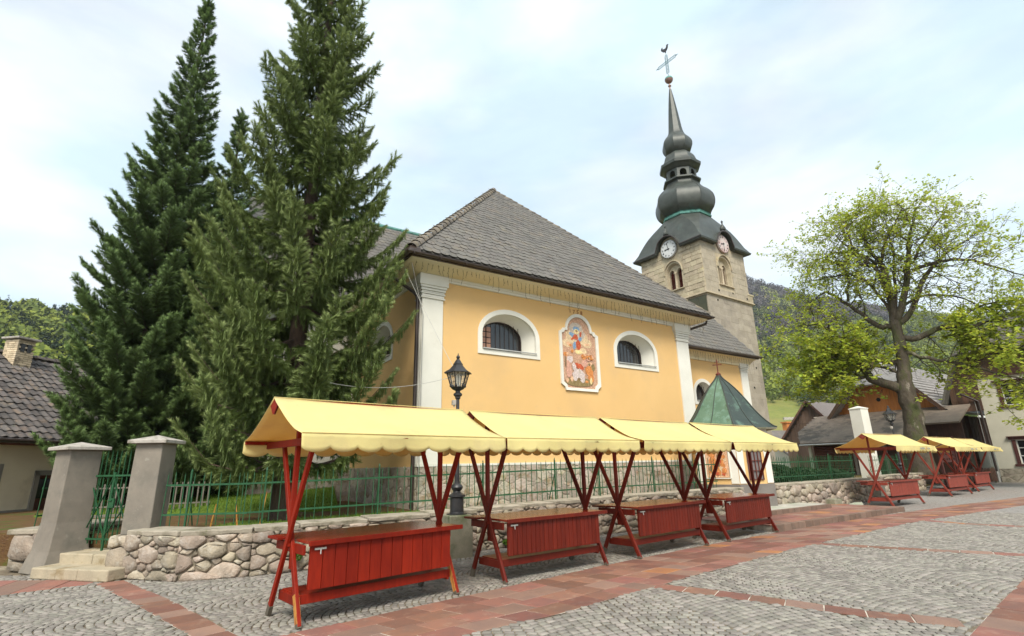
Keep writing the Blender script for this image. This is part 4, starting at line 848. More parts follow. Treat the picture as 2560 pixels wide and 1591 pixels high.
def belfry(hole, c, fn, zb, zt):
    R = MB(); inn = [(c + (p[0] - c) * .93, zb + (p[1] - zb) * .95) for p in hole]
    ringpair(R, hole, lambda a, b: fn(a, b, 0), inn, lambda a, b: fn(a, b, .22))
    hw = (max(p[0] for p in inn) - min(p[0] for p in inn)) / 2; ow = hw * .40
    o1 = lun(c - hw + .03, c - hw + .03 + ow * 2, zb + .05, zb + (zt - zb) * .80, .72); o2 = lun(c + hw - .03 - ow * 2, c + hw - .03, zb + .05, zb + (zt - zb) * .80, .72)
    holeface(R, inn, [o1, o2], lambda a, b: fn(a, b, .22))
    for o_ in (o1, o2): ringpair(R, o_, lambda a, b: fn(a, b, .22), o_, lambda a, b: fn(a, b, .5))
    B = obj('belfry_window', R, M['ashlar'], TW, recalc=False)
    for o_ in (o1, o2):
        Lb = MB(); Lb.add([fn(a, b, .42) for a, b in o_], [tuple(range(len(o_)))])
        for k in range(14):
            z = zb + .08 + (zt - zb) * .80 * k / 14; x0, x1 = min(p[0] for p in o_), max(p[0] for p in o_); xm = (x0 + x1) / 2; h_ = (zt - zb) * .8; f = (z - zb) / h_; ww = (x1 - x0) / 2 * (1 if f < .72 else math.sqrt(max(.02, 1 - ((f - .72) / .28) ** 2)))
            Lb.beam(fn(xm - ww, z, .39), fn(xm + ww, z, .39), .05, .02, fn(0, 0, 1))
        obj('louvre', Lb, M['louvre'], B)
    Cc = MB(); p = fn(c, zb + .05, .17); Cc.tube([p, (p[0], p[1], zb + .12), (p[0], p[1], zb + (zt - zb) * .6), (p[0], p[1], zb + (zt - zb) * .66)], [.11, .07, .065, .12], 10); obj('column', Cc, M['ashlar'], B, smooth=True)
    mb = MB(); mb.beam(fn(c - hw - .15, zb - .03, -.03), fn(c + hw + .15, zb - .03, -.03), .06, .14, (0, 0, 1)); obj('sill', mb, M['ashlar'], B)
    mb = MB()
    pts = [(c + (hw + .13) * math.cos(a), zb + (zt - zb) * .62 + (zt - zb) * .47 * math.sin(a)) for a in [math.pi * k / 12 for k in range(13)]]
    for a, b in zip(pts, pts[1:]): mb.beam(fn(*a, -.03), fn(*b, -.03), .13, .05, fn(0, 0, 1))
    obj('arch_moulding', mb, M['ashlar'], B)
M['louvre'] = mat('red_louvre', (.15, .035, .022), (.11, .03, .02), scale=6, rough=.8, bump=.1)
belfry(hR, 2.115, lambda a, b, d: (a, d, b), 11.64, 13.42); belfry(hL, 2.035, lambda a, b, d: (d, a, b), 11.6, 13.3)
M['clockface'] = mat('clock_face', (.62, .62, .60), (.52, .53, .52), scale=5, rough=.6, bump=.05); M['black'] = mat('black_paint', (.02, .02, .022), rough=.5, bump=0)
M['pinkface'] = mat('worn_clock_face', (.60, .56, .53), (.52, .36, .33), scale=2.2, rough=.7, bump=.05)
ROM = ['XII', 'I', 'II', 'III', 'IIII', 'V', 'VI', 'VII', 'VIII', 'IX', 'X', 'XI']
def clock(c, zc_, org, rx, flip, m, hh=(8, 60)):
    """rx: unit vector to the viewer's right on the face, facing outwards"""
    K = bpy.data.objects.new('clock', None); sc.collection.objects.link(K); K.parent = TW; K.location = org
    X = Vector(rx); Zf = Vector((0, 0, 1)); Nf = X.cross(Zf)
    K.matrix_local = Matrix((( X.x, Zf.x, Nf.x, org[0]), (X.y, Zf.y, Nf.y, org[1]), (X.z, Zf.z, Nf.z, org[2]), (0, 0, 0, 1)))
    mb = MB(); mb.tube([(0, 0, -.04), (0, 0, .05)], .58, 40); obj('dial', mb, m, K)
    mb = MB(); n = 40; mb.add([(r * math.cos(2 * math.pi * k / n), r * math.sin(2 * math.pi * k / n), .056) for r in (.555, .575) for k in range(n)], [(k, (k + 1) % n, n + (k + 1) % n, n + k) for k in range(n)]); 
    for k in range(60): a = 2 * math.pi * k / 60; mb.box((.54 * math.cos(a), .54 * math.sin(a), .057), (.02, .006, .003), ((math.cos(a), math.sin(a), 0), (-math.sin(a), math.cos(a), 0), (0, 0, 1)))
    obj('minute_ring', mb, M['black'], K, recalc=False)
    for i, s in enumerate(ROM):
        a = D2R(90 - 30 * i); text3('numeral', s, .155, (.44 * math.cos(a) - 0, .44 * math.sin(a), .056), (0, 0, a - D2R(90)), M['black'], K, .002, 'CENTER', .62 if len(s) > 2 else .85)
        K.children[-1].delta_location = (-.055 * math.cos(a), -.055 * math.sin(a), 0)
    for nm, a, l, w_ in (('hour_hand', D2R(90 - 30 * hh[0]), .30, .05), ('minute_hand', D2R(90 - 6 * hh[1]), .47, .03)):
        mb = MB(); mb.add([(-.1, -w_ / 2, .07), (l * .6, -w_ / 2, .07), (l * .75, -w_ * 1.2, .07), (l, 0, .07), (l * .75, w_ * 1.2, .07), (l * .6, w_ / 2, .07), (-.1, w_ / 2, .07)], [tuple(range(7))]); mb.tube([(0, 0, .055), (0, 0, .085)], .035, 10); o = obj(nm, mb, M['black'], K); o.rotation_euler.z = a
clock(RC, 14.37, (RC, -.10, 14.30), (1, 0, 0), 0, M['pinkface'], (8.6, 30)); clock(LC, 14.2, (-.10, LC, 14.26), (0, -1, 0), 0, M['clockface'], (8.9, 58))
# bell shaped roof base with raised eaves over the clocks
c0 = wu / 2
def levelring(a, z, cf, n=20, hood=True):
    R = []; h = a - c0
    for si in range(4):
        for k in range(n + 1):
            u = -1 + 2 * k / n; t = u * a * (1 - cf)
            wpos = c0 + t * (1 if si in (0,) else 1)
            P = ((t, -a), (a, t), (-t, a), (-a, -t))[si]
            X, Y = c0 + P[0], c0 + P[1]; along = X if si in (0, 2) else Y; cc = RC if si in (0, 2) else LC
            zz = z
            if hood: zz = max(z, clockarch(along, cc, .80, 14.27))
            R.append((X, Y, zz))
    return R
LV = [(2.22, 14.10, .0), (2.42, 14.06, .0), (2.56, 14.10, .0), (2.58, 14.2, .0), (2.50, 14.34, .012), (2.36, 14.6, .03), (2.24, 14.95, .06), (2.12, 15.3, .11), (1.98, 15.65, .18), (1.80, 16.0, .28), (1.58, 16.38, .42), (1.38, 16.72, .586)]
mb = MB(); rings = [levelring(a, z, c) for a, z, c in LV]; n = len(rings[0])
for r in rings: mb.v += r
for k in range(len(rings) - 1):
    for i in range(n): mb.f.append((k * n + i, k * n + (i + 1) % n, (k + 1) * n + (i + 1) % n, (k + 1) * n + i)); mb.m.append(0)
rb = obj('roof_base', mb, M['copper_dark'], TW, auto=32)
mb = MB(); 
for k in range(n): 
    a, b = rings[3][k], rings[3][(k + 1) % n]
    if math.dist(a, b) > .003: mb.beam(a, b, .07, .05)
obj('eave_trim', mb, M['gutter'], rb)
for (x, y) in ((RC, -.25), (-.25, LC)):
    mb = MB(); mb.lathe([(.08, 0), (.17, .05), (.19, .14), (.12, .3), (.05, .42), (.04, .55), (.075, .6), (.02, .7)], 8, (x, y, 15.12)); obj('finial', mb, M['copper_dark'], rb, auto=40)
mb = MB(); mb.add([(-.08, 0.0, 0), (-.08, 3.6, 0), (-.08, 3.6, 2.9), (-.08, 0.0, 2.9)], [(0, 1, 2, 3)]) 
for k in range(7): mb.b2(-.1, -.08, k * .55, k * .55 + .03, 0, 2.9)
obj('cladding_panel', mb, M['copper_green2'] if 'copper_green2' in M else mat('dark_cladding', (.075, .075, .045), (.055, .06, .04), scale=2, rough=.5), TW, loc=(0, 0, zc - 3.1))
def dome(nm, prof, m, n=8, auto=38, par=TW):
    mb = MB(); mb.lathe([(r / math.cos(math.pi / 8), z) for r, z in prof], n, (c0, c0, 0), math.pi / 8); return obj(nm, mb, m, par, auto=auto)
dome('copper_band', [(1.33, 16.66), (1.46, 16.72), (1.48, 16.80), (1.42, 16.86), (1.46, 16.92), (1.34, 16.98)], M['copper_teal'])
def sm(P, k=3):
    o = []
    for i in range(len(P) - 1):
        p0, p1, p2, p3 = P[max(i - 1, 0)], P[i], P[i + 1], P[min(i + 2, len(P) - 1)]
        for j in range(k):
            t = j / k; o.append(tuple(.5 * ((2 * p1[a]) + (-p0[a] + p2[a]) * t + (2 * p0[a] - 5 * p1[a] + 4 * p2[a] - p3[a]) * t * t + (-p0[a] + 3 * p1[a] - 3 * p2[a] + p3[a]) * t ** 3) for a in (0, 1)))
    return o + [P[-1]]
ob = dome('onion_dome', sm([(1.30, 16.95), (1.50, 17.12), (1.70, 17.45), (1.78, 17.9), (1.70, 18.35), (1.46, 18.72), (1.18, 19.0), (1.03, 19.25), (.99, 19.45)]), M['copper_dark'])
mb = MB(); pr = sm([(1.30, 16.95), (1.50, 17.12), (1.70, 17.45), (1.78, 17.9), (1.70, 18.35), (1.46, 18.72), (1.18, 19.0), (1.03, 19.25), (.99, 19.45)])
for k in range(8):
    a = math.pi / 8 + k * math.pi / 4; mb.tube([(c0 + (r / math.cos(math.pi / 8)) * math.cos(a), c0 + (r / math.cos(math.pi / 8)) * math.sin(a), z) for r, z in pr], .022, 5)
obj('seam', mb, M['copper_dark'], ob)
dome('lantern_sill', [(.98, 19.42), (1.08, 19.48), (1.16, 19.52), (1.16, 19.62), (1.0, 19.66), (.3, 19.67)], M['copper_dark'])
LT = MB(); r_ = .93
for k in range(8):
    a0, a1 = math.pi / 8 + k * math.pi / 4, math.pi / 8 + (k + 1) * math.pi / 4; R_ = r_ / math.cos(math.pi / 8)
    A, B = Vector((c0 + R_ * math.cos(a0), c0 + R_ * math.sin(a0), 0)), Vector((c0 + R_ * math.cos(a1), c0 + R_ * math.sin(a1), 0)); t = (B - A).normalized(); L = (B - A).length; nn = Vector((math.cos((a0 + a1) / 2), math.sin((a0 + a1) / 2), 0))
    hole = lun(L * .22, L * .78, 19.72, 20.24, .55, 10)
    for off in (0, -.1): holeface(LT, [(0, 19.64), (L, 19.64), (L, 20.42), (0, 20.42)], [hole], lambda x, z, A=A, t=t, nn=nn, off=off: tuple(A + t * x + Vector((0, 0, z)) + nn * off))
    ringpair(LT, hole, lambda x, z, A=A, t=t, nn=nn: tuple(A + t * x + Vector((0, 0, z))), hole, lambda x, z, A=A, t=t, nn=nn: tuple(A + t * x + Vector((0, 0, z)) - nn * .1))
obj('lantern', LT, M['copper_dark'], TW, recalc=False)
mb = MB(); mb.lathe([(.32, 0), (.42, .1), (.4, .4), (.2, .6), (.05, .62)], 12, (c0, c0, 19.7)); obj('bell', mb, M['grille'], TW, auto=40)
dome('lantern_cornice', [(.9, 20.34), (1.05, 20.42), (1.12, 20.55), (1.26, 20.64), (1.28, 20.82), (1.12, 20.88)], M['copper_dark'])
dome('lantern_dome', sm([(1.16, 20.86), (1.04, 21.1), (.95, 21.4), (.80, 21.66), (.62, 21.8)]), M['copper_dark'])
dome('upper_onion', sm([(.62, 21.78), (.80, 21.98), (.93, 22.3), (.92, 22.65), (.76, 22.98), (.57, 23.25), (.46, 23.6), (.40, 24.1), (.29, 25.3), (.17, 26.4), (.07, 27.15)]), M['copper_dark'])
M['pinkcop'] = mat('pink_copper', (.30, .16, .12), (.2, .13, .1), scale=9, rough=.4, metal=.4, bump=0); M['bluezinc'] = mat('blue_green_metal', (.13, .24, .26), rough=.5, bump=0)
mb = MB(); mb.lathe([(.06, 27.05), (.045, 27.3), (.045, 27.36), (.11, 27.42), (.11, 27.47), (.04, 27.52), (.04, 27.66), (.16, 27.74), (.26, 27.86), (.285, 27.98)], 16, (c0, c0, 0)); fin = obj('ball_stem', mb, M['pinkcop'], TW, auto=40)
mb = MB(); mb.lathe([(.29, 27.98), (.29, 28.02), (.25, 28.13), (.14, 28.22), (.03, 28.26)], 16, (c0, c0, 0)); obj('ball_cap', mb, M['copper_teal'], TW, auto=40)
mb = MB(); X0 = .11
mb.tube([(c0, c0, 28.2), (c0, c0, 28.6)], .02, 6)
for s in (-X0, X0): mb.beam((c0, c0 + s, 28.55), (c0, c0 + s, 30.05), .022, .022)
for s in (-X0, X0): mb.beam((c0, c0 - .78, 29.5 + s), (c0, c0 + .78, 29.5 + s), .022, .022)
for k in range(13): z = 28.55 + k * .125; mb.beam((c0, c0 - X0, z), (c0, c0 + X0, z + .11), .016, .016); mb.beam((c0, c0 + X0, z), (c0, c0 - X0, z + .11), .016, .016)
for k in range(13): y = c0 - .78 + k * .12; mb.beam((c0, y, 29.5 - X0), (c0, y + .11, 29.5 + X0), .016, .016); mb.beam((c0, y, 29.5 + X0), (c0, y + .11, 29.5 - X0), .016, .016)
for s in (-1, 1): mb.tube([(c0, c0 + s * .78, 29.5), (c0, c0 + s * .98, 29.5)], [.05, .008], 5)
mb.tube([(c0, c0, 30.0), (c0, c0, 30.5)], .012, 5); obj('cross', mb, M['bluezinc'], TW)
mb = MB(); ck = [(-.30, .12), (-.40, .26), (-.36, .42), (-.22, .46), (-.26, .34), (-.16, .26), (.02, .20), (.12, .26), (.14, .38), (.22, .44), (.30, .40), (.36, .34), (.28, .32), (.27, .16), (.18, .02), (.06, -.06), (.04, -.16), (-.04, -.16), (-.05, -.06), (-.2, .0)]
mb.prism(ck, lambda a, b: (c0 - .02, c0 - a * .9, 30.5 + b), lambda a, b: (c0 + .02, c0 - a * .9, 30.5 + b)); obj('weathercock', mb, M['iron'], TW)

# ------------------------------------------------------------------ shrine
SHc = (7.10, 17.77); SH = thing('wayside_shrine', 'small yellow hexagonal shrine with a green copper tent roof and cross', 'shrine', (*SHc, 0), D2R(18 - 90)); Rs = 1.27
ang = [D2R(60 + 60 * k) for k in range(6)]   # local frame: +x points to the camera side face centre
def hexp(r, k, z): a = D2R(-30 + 60 * k); return (r * math.cos(a), r * math.sin(a), z)
mb = MB(); mb.add([hexp(Rs, k, .9) for k in range(6)] + [hexp(Rs, k, 2.62) for k in range(6)], [(k, (k + 1) % 6, 6 + (k + 1) % 6, 6 + k) for k in range(6)]); obj('wall', mb, M['ochre'], SH)
mb = MB(); mb.add([hexp(Rs + .03, k, .1) for k in range(6)] + [hexp(Rs + .03, k, .9) for k in range(6)] + [hexp(Rs - .1, k, .93) for k in range(6)], [(k, (k + 1) % 6, 6 + (k + 1) % 6, 6 + k) for k in range(6)] + [(6 + k, 6 + (k + 1) % 6, 12 + (k + 1) % 6, 12 + k) for k in range(6)]); obj('plinth', mb, mat('grey_plinth', (.16, .14, .125), (.2, .18, .16), scale=2, rough=1, bump=.6, bscale=30), SH)
mb = MB()
for k in range(6):
    for kk in (k - 1, k):
        A, B = Vector(hexp(Rs, kk, 0)), Vector(hexp(Rs, kk + 1, 0)); t = (B - A).normalized(); p = A if kk == k else B; s = 1 if kk == k else -1; nn = Vector((t.y, -t.x, 0)); w_ = .24
        q = p + t * s * w_; mb.add([tuple(p + nn * .02 + Vector((0, 0, .93))), tuple(q + nn * .02 + Vector((0, 0, .93))), tuple(q + nn * .02 + Vector((0, 0, 2.62))), tuple(p + nn * .02 + Vector((0, 0, 2.62)))], [(0, 1, 2, 3)])
obj('corner_band', mb, M['white'], SH, recalc=False)
def onface(k, x, z, o):   # x from the left as seen from outside
    A, B = Vector(hexp(Rs, k, 0)), Vector(hexp(Rs, k + 1, 0)); t = (B - A).normalized(); nn = Vector((t.y, -t.x, 0)); return tuple(A + t * x + nn * o + Vector((0, 0, z)))
kf = 0; kl = 5
for k, nm in ((kf, 'barred_window'),):
    mb = MB(); mb.add([onface(k, .36, 1.02, .012), onface(k, .91, 1.02, .012), onface(k, .91, 2.3, .012), onface(k, .36, 2.3, .012)], [(0, 1, 2, 3)]); Wd_ = obj(nm, mb, mat('grey_curtain', (.19, .17, .165), rough=.8), SH, recalc=False)
    mb = MB()
    for i in range(5): mb.beam(onface(k, .38 + i * .128, 1.02, .04), onface(k, .38 + i * .128, 2.3, .04), .022, .022)
    for z in (1.04, 1.3, 1.6, 1.9): mb.beam(onface(k, .36, z, .04), onface(k, .91, z, .04), .018, .022, (0, 0, 1))
    obj('bars', mb, M['louvre'], Wd_)
mb = MB(); mb.add([onface(kl, .30, 1.12, .012), onface(kl, 1.0, 1.12, .012), onface(kl, 1.0, 2.35, .012), onface(kl, .30, 2.35, .012)], [(0, 1, 2, 3)], 0); lay2 = .014
for _ in range(70):
    lay2 += .0002; x, z = U(.4, .9), U(1.2, 2.25); P = [(x + U(.03, .09) * math.cos(a), z + U(.04, .12) * math.sin(a)) for a in [math.pi * j / 4 for j in range(8)]]
    P = [(min(.97, max(.33, a)), min(2.3, max(1.15, b))) for a, b in P]; mb.add([onface(kl, a, b, lay2) for a, b in P], [tuple(range(8))], random.choice([1, 1, 2, 3, 1, 4]))
so_ = obj('wall_painting', mb, [M['f_skin'], M['f_orange'], M['f_red'], M['f_cloud'], M['f_brown']], SH, recalc=False)
mb = MB()
for a, b in (((.27, 1.09), (1.03, 1.09)), ((1.03, 1.09), (1.03, 2.38)), ((1.03, 2.38), (.27, 2.38)), ((.27, 2.38), (.27, 1.09))): mb.beam(onface(kl, *a, .03), onface(kl, *b, .03), .035, .03)
obj('painting_frame', mb, M['white'], SH)
tp = sm([(1.62, 2.60), (1.50, 2.66), (1.28, 2.86), (1.02, 3.18), (.80, 3.52), (.56, 3.86), (.32, 4.14), (.14, 4.32), (.05, 4.47)], 3)
tr_ = MB(); tr_.v = []
rows = [[(hexp(r, k, z)) for k in range(6)] for r, z in tp]
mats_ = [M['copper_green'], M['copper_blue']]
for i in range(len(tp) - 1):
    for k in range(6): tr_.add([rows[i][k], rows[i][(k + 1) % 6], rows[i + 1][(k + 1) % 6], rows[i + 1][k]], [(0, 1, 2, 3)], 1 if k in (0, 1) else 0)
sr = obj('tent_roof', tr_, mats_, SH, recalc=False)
bm_ = bmesh.new(); bm_.from_mesh(sr.data); bmesh.ops.remove_doubles(bm_, verts=bm_.verts, dist=.001); bm_.to_mesh(sr.data); bm_.free(); smooth_angle(sr, 35)
mb = MB()
for k in range(6):
    mb.tube([hexp(r + .005, k, z + .01) for r, z in tp], .022, 5)
    mb.tube([tuple((Vector(hexp(r + .004, k, z + .01)) + Vector(hexp(r + .004, k + 1, z + .01))) / 2) for r, z in tp], .012, 4)
obj('roof_seam', mb, M['copper_dark'], sr)
mb = MB(); mb.add([hexp(1.62, k, 2.60) for k in range(6)] + [hexp(1.60, k, 2.55) for k in range(6)] + [hexp(1.2, k, 2.56) for k in range(6)], [(k, (k + 1) % 6, 6 + (k + 1) % 6, 6 + k) for k in range(6)] + [(6 + k, 6 + (k + 1) % 6, 12 + (k + 1) % 6, 12 + k) for k in range(6)]); obj('eave', mb, M['conc_m'], SH)
mb = MB(); mb.tube([(0, 0, 4.45), (0, 0, 5.02)], .018, 6); mb.beam((-.09, -.12, 4.83), (.09, .12, 4.83), .03, .02, (0, 0, 1)); mb.beam((-.05, -.07, 4.93), (.05, .07, 4.93), .02, .02, (0, 0, 1)); mb.lathe([(.07, 4.43), (.09, 4.5), (.03, 4.56)], 8); obj('cross', mb, M['louvre'], SH)
# ------------------------------------------------------------------ market stalls
HE, HR, DE = 1.965, 2.43, .978
def stall(x, y, yaw, L, label, red, npl, nsc, txt, group, o1=.337, o2=.398, seed=0, worn=True, logo=False):
    S = thing('market_stall', label, 'market stall', (x, y, .004), yaw, group)
    w_, bw = .40, .052
    for ix, X in enumerate((0, L)):
        for s in (-1, 1):
            off = .024 * s
            mb = MB(); top = 1.93; ty = -s * w_ + s * top * .494
            a = Vector((X + off, s * -w_ * -1 * -1, 0)); 
            a = Vector((X + off, s * -w_, 0)); b = Vector((X + off, s * -w_ + s * top * .494, top))
            mb.beam(a + Vector((0, 0, .012)), b, .042, .068, (1, 0, 0)); lg = obj('leg', mb, red, S, bevel=.006)
            if worn and s == 1:
                mb = MB(); c = a.lerp(b, .20 if ix else .155); mb.beam(a.lerp(b, .015), c, .0445, .0705, (1, 0, 0)); obj('worn_foot', mb, M['worn'], lg)
            mb = MB(); mb.beam(a - Vector((0, 0, .002)), a.lerp(b, .06 if s == -1 else .02), .0455, .0715, (1, 0, 0)); obj('foot_end', mb, M['damp'], lg)
        mb = MB(); mb.beam((X, 0.0, .76), (X, 0.0, HR - .05), .055, .055); obj('post', mb, red, S, bevel=.006)
        mb = MB(); mb.beam((X + (-.05 if ix == 0 else .05), -DE + .03, HE - .055), (X + (-.05 if ix == 0 else .05), DE - .03, HE - .055), .03, .085, (1, 0, 0)); obj('top_crossbar', mb, red, S, bevel=.005)
        dx = .05 if ix == 0 else -.05
        mb = MB(); mb.beam((X + dx, -.33, .745), (X + dx, .52, .745), .03, .10, (1, 0, 0)); obj('table_bearer', mb, red, S, bevel=.005)
        mb = MB(); mb.beam((X + dx, -.30, .225), (X + dx, .30, .225), .03, .10, (1, 0, 0)); obj('lower_crossbar', mb, red, S, bevel=.005)
        mb = MB(); mb.add([(X + dx - .01, -.09, .70), (X + dx - .01, .09, .70), (X + dx - .01, .07, .52), (X + dx - .01, -.07, .52), (X + dx + .01, -.09, .70), (X + dx + .01, .09, .70), (X + dx + .01, .07, .52), (X + dx + .01, -.07, .52)], [(0, 1, 2, 3), (4, 5, 6, 7), (0, 1, 5, 4), (1, 2, 6, 5), (2, 3, 7, 6), (3, 0, 4, 7)]); obj('gusset', mb, red, S)
    tx0, tx1 = .07, L + .09
    k = 5; yb = [-.40 + i * 1.02 / k for i in range(k + 1)]
    for i in range(k): mb = MB(); mb.b2(tx0 if i else tx0, tx1, yb[i] + .001, yb[i + 1] - .001, .808, .838); obj('table_board', mb, M['redtop'], S, bevel=.004)
    mb = MB(); mb.b2(tx0 - .01, tx1 + .01, -.425, -.402, .79, .845); obj('table_edge', mb, red, S, bevel=.006)
    mb = MB(); mb.b2(-.05, tx0 - .004, .25, .60, .81, .838); obj('table_end_board', mb, red, S, bevel=.004)
    x0, x1 = .10, L - .07; pw = (x1 - x0) / npl
    for i in range(npl):
        mb = MB(); mb.b2(x0 + i * pw + .003, x0 + (i + 1) * pw - .003, -.375, -.353, .345 + U(-.002, .002), .795); obj('front_plank', mb, red, S, bevel=.004)
    mb = MB(); mb.b2(x0, x1, -.352, -.34, .36, .79); obj('front_panel_back', mb, red, S)
    for i in range(3): mb = MB(); mb.b2(.05, L - .05, -.27 + i * .17, -.27 + (i + 1) * .17 - .006, .27, .292); obj('shelf_board', mb, red, S, bevel=.003)
    mb = MB(); mb.b2(.02, L - .02, -.30, -.272, .20, .295); obj('shelf_rail', mb, red, S, bevel=.004)
    mb = MB(); mb.b2(x0 + .04, x0 + .17, -.392, -.376, .745, .765); mb.tube([(x0 + .105, -.395, .75), (x0 + .10, -.41, .70)], [.008, .006], 6); obj('slide_bolt', mb, M['brass'], S)
    for yy, z in ((-DE + .02, HE - .02), (DE - .02, HE - .02), (0, HR - .035)):
        mb = MB(); mb.beam((-o1 + .01, yy, z), (L + o2 - .01, yy, z), .035, .045, (0, 1, 0)); obj('canopy_rail', mb, red, S, bevel=.004)
    for X, s in ((-o1 + .012, 1), (L + o2 - .012, -1)):
        mb = MB(); mb.add([(X, 0, HR - .01), (X, -.13, HR - .09), (X, -.02, HR - .2), (X, .02, HR - .2), (X, .13, HR - .09)] + [(X + .02 * s, 0, HR - .01), (X + .02 * s, -.13, HR - .09), (X + .02 * s, -.02, HR - .2), (X + .02 * s, .02, HR - .2), (X + .02 * s, .13, HR - .09)], [(0, 1, 2, 3, 4), (5, 6, 7, 8, 9), (0, 1, 6, 5), (0, 4, 9, 5)])
        obj('ridge_block', mb, red, S)
    R = random.Random(seed); ph = [R.uniform(0, 6.3) for _ in range(6)]
    nx, ny = 36, 9; V = []; F = []; W = L + o1 + o2
    def cz(x, y):
        t = abs(y) / DE; sag = .055 * 4 * t * (1 - t); xx = (x + o1) / W
        wr = .009 * math.sin(9 * xx + 5 * t + ph[0]) + .006 * math.sin(23 * xx - 8 * t + ph[1]) + .0035 * math.sin(47 * xx - 14 * t + ph[2])
        return HR - (HR - HE) * t - sag - .012 * math.sin(math.pi * xx) * (1 - t) + wr * 4 * t * (1 - t) + .006 * math.exp(-((t - .93) / .04) ** 2)
    for s in (-1, 1):
        b = len(V)
        for j in range(ny + 1):
            for i in range(nx + 1): x_ = -o1 + W * i / nx; y_ = s * DE * j / ny; V.append((x_, y_, cz(x_, y_)))
        F += [[b + j * (nx + 1) + i, b + j * (nx + 1) + i + 1, b + (j + 1) * (nx + 1) + i + 1, b + (j + 1) * (nx + 1) + i][::s] for j in range(ny) for i in range(nx)]
        b = len(V); nn = nsc * 10 + 1
        for j in range(5):
            for i in range(nn):
                u = i / (nn - 1); a = abs(math.sin(math.pi * (u * nsc))); hgt = .145 + .05 * a ** .6; q = j / 4
                V.append((-o1 + W * u, s * (DE + .004 + .02 * q * math.sin(7 * u + ph[3]) + .012 * q * math.sin(19 * u + ph[4]) + (.05 * q * q if u > .96 and logo else 0)), HE - hgt * q + .002 * math.sin(13 * u)))
        F += [[b + j * nn + i, b + j * nn + i + 1, b + (j + 1) * nn + i + 1, b + (j + 1) * nn + i][::s] for j in range(4) for i in range(nn - 1)]
    c = npmesh('canopy', V, F, M['canvas'], S, smooth=True); so2 = c.modifiers.new('thickness', 'SOLIDIFY'); so2.thickness = .004
    mb = MB(); mb.tube([(-o1, -DE - .006, HE + .004), (L + o2, -DE - .006, HE + .004)], .006, 5); mb.tube([(-o1 + .002, 0, HR + .003), (L + o2, 0, HR + .003)], .005, 5); obj('hem', mb, M['canvas'], c)
    if logo:
        text3('lettering', 'KRANJSKA', .085, (L * .60, -DE - .03, HE - .105), (D2R(90), 0, 0), M['print'], c, .001, xs=.95); text3('lettering', 'GORA', .085, (L * .60 + .56, -DE - .03, HE - .105), (D2R(90), 0, 0), M['print'], c, .001, xs=.95)
        mb = MB(); mb.add([(L * .60 + .46, -DE - .034, HE - .11), (L * .60 + .53, -DE - .034, HE - .09), (L * .60 + .55, -DE - .034, HE - .02), (L * .60 + .49, -DE - .034, HE - .05)], [(0, 1, 2, 3)]); obj('emblem', mb, M['emblem'], c)
    return S
M['print'] = mat('blue_grey_print', (.22, .25, .33), rough=.8, bump=0); M['print2'] = mat('pale_print', (.45, .43, .36), rough=.8, bump=0); M['emblem'] = mat('orange_print', (.62, .26, .03), rough=.8, bump=0)
GA = 'market stalls in a row before the church'; GB = 'distant market stalls beyond the platform'
stall(-2.588, 6.346, .740, 2.042, 'nearest and brightest red market stall with wide front planks and pale yellow canopy', M['red'], 13, 9, '', GA, seed=1)
stall(-.426, 8.289, .652, 2.05, 'second dark red stall, its left frame in front of the lamp block', M['red2'], 22, 11, '', GA, seed=2, worn=False)
stall(1.868, 10.045, .678, 2.10, 'third dark red stall, between the second stall and the one before the shrine', M['red2'], 22, 12, '', GA, seed=3, worn=False)
stall(4.125, 11.824, .664, 2.04, 'fourth dark red stall, standing before the shrine beside the platform corner', M['red2'], 22, 12, '', GA, seed=4, worn=False)
M['red3'] = mat('faded_red_wood', (.255, .048, .03), (.2, .035, .022), scale=3, rough=.5, bump=.2, bscale=9, stretch=(9, 9, 1.2), coords='obj', rnd=.12, bdist=.005)
stall(12.373, 18.667, .570, 2.33, 'front stall of the far group, beyond the platform end, with lettering on its valance', M['red3'], 22, 12, '', GB, seed=5, worn=False, logo=True)
stall(17.75, 22.9, .60, 2.4, 'middle stall of the far group, near the picket fence of the timber barn', M['red3'], 22, 12, '', GB, seed=6, worn=False, logo=True)
stall(21.15, 25.55, .63, 2.4, 'rearmost stall of the far group, closest to the white house corner', M['red3'], 22, 12, '', GB, seed=7, worn=False, logo=True)

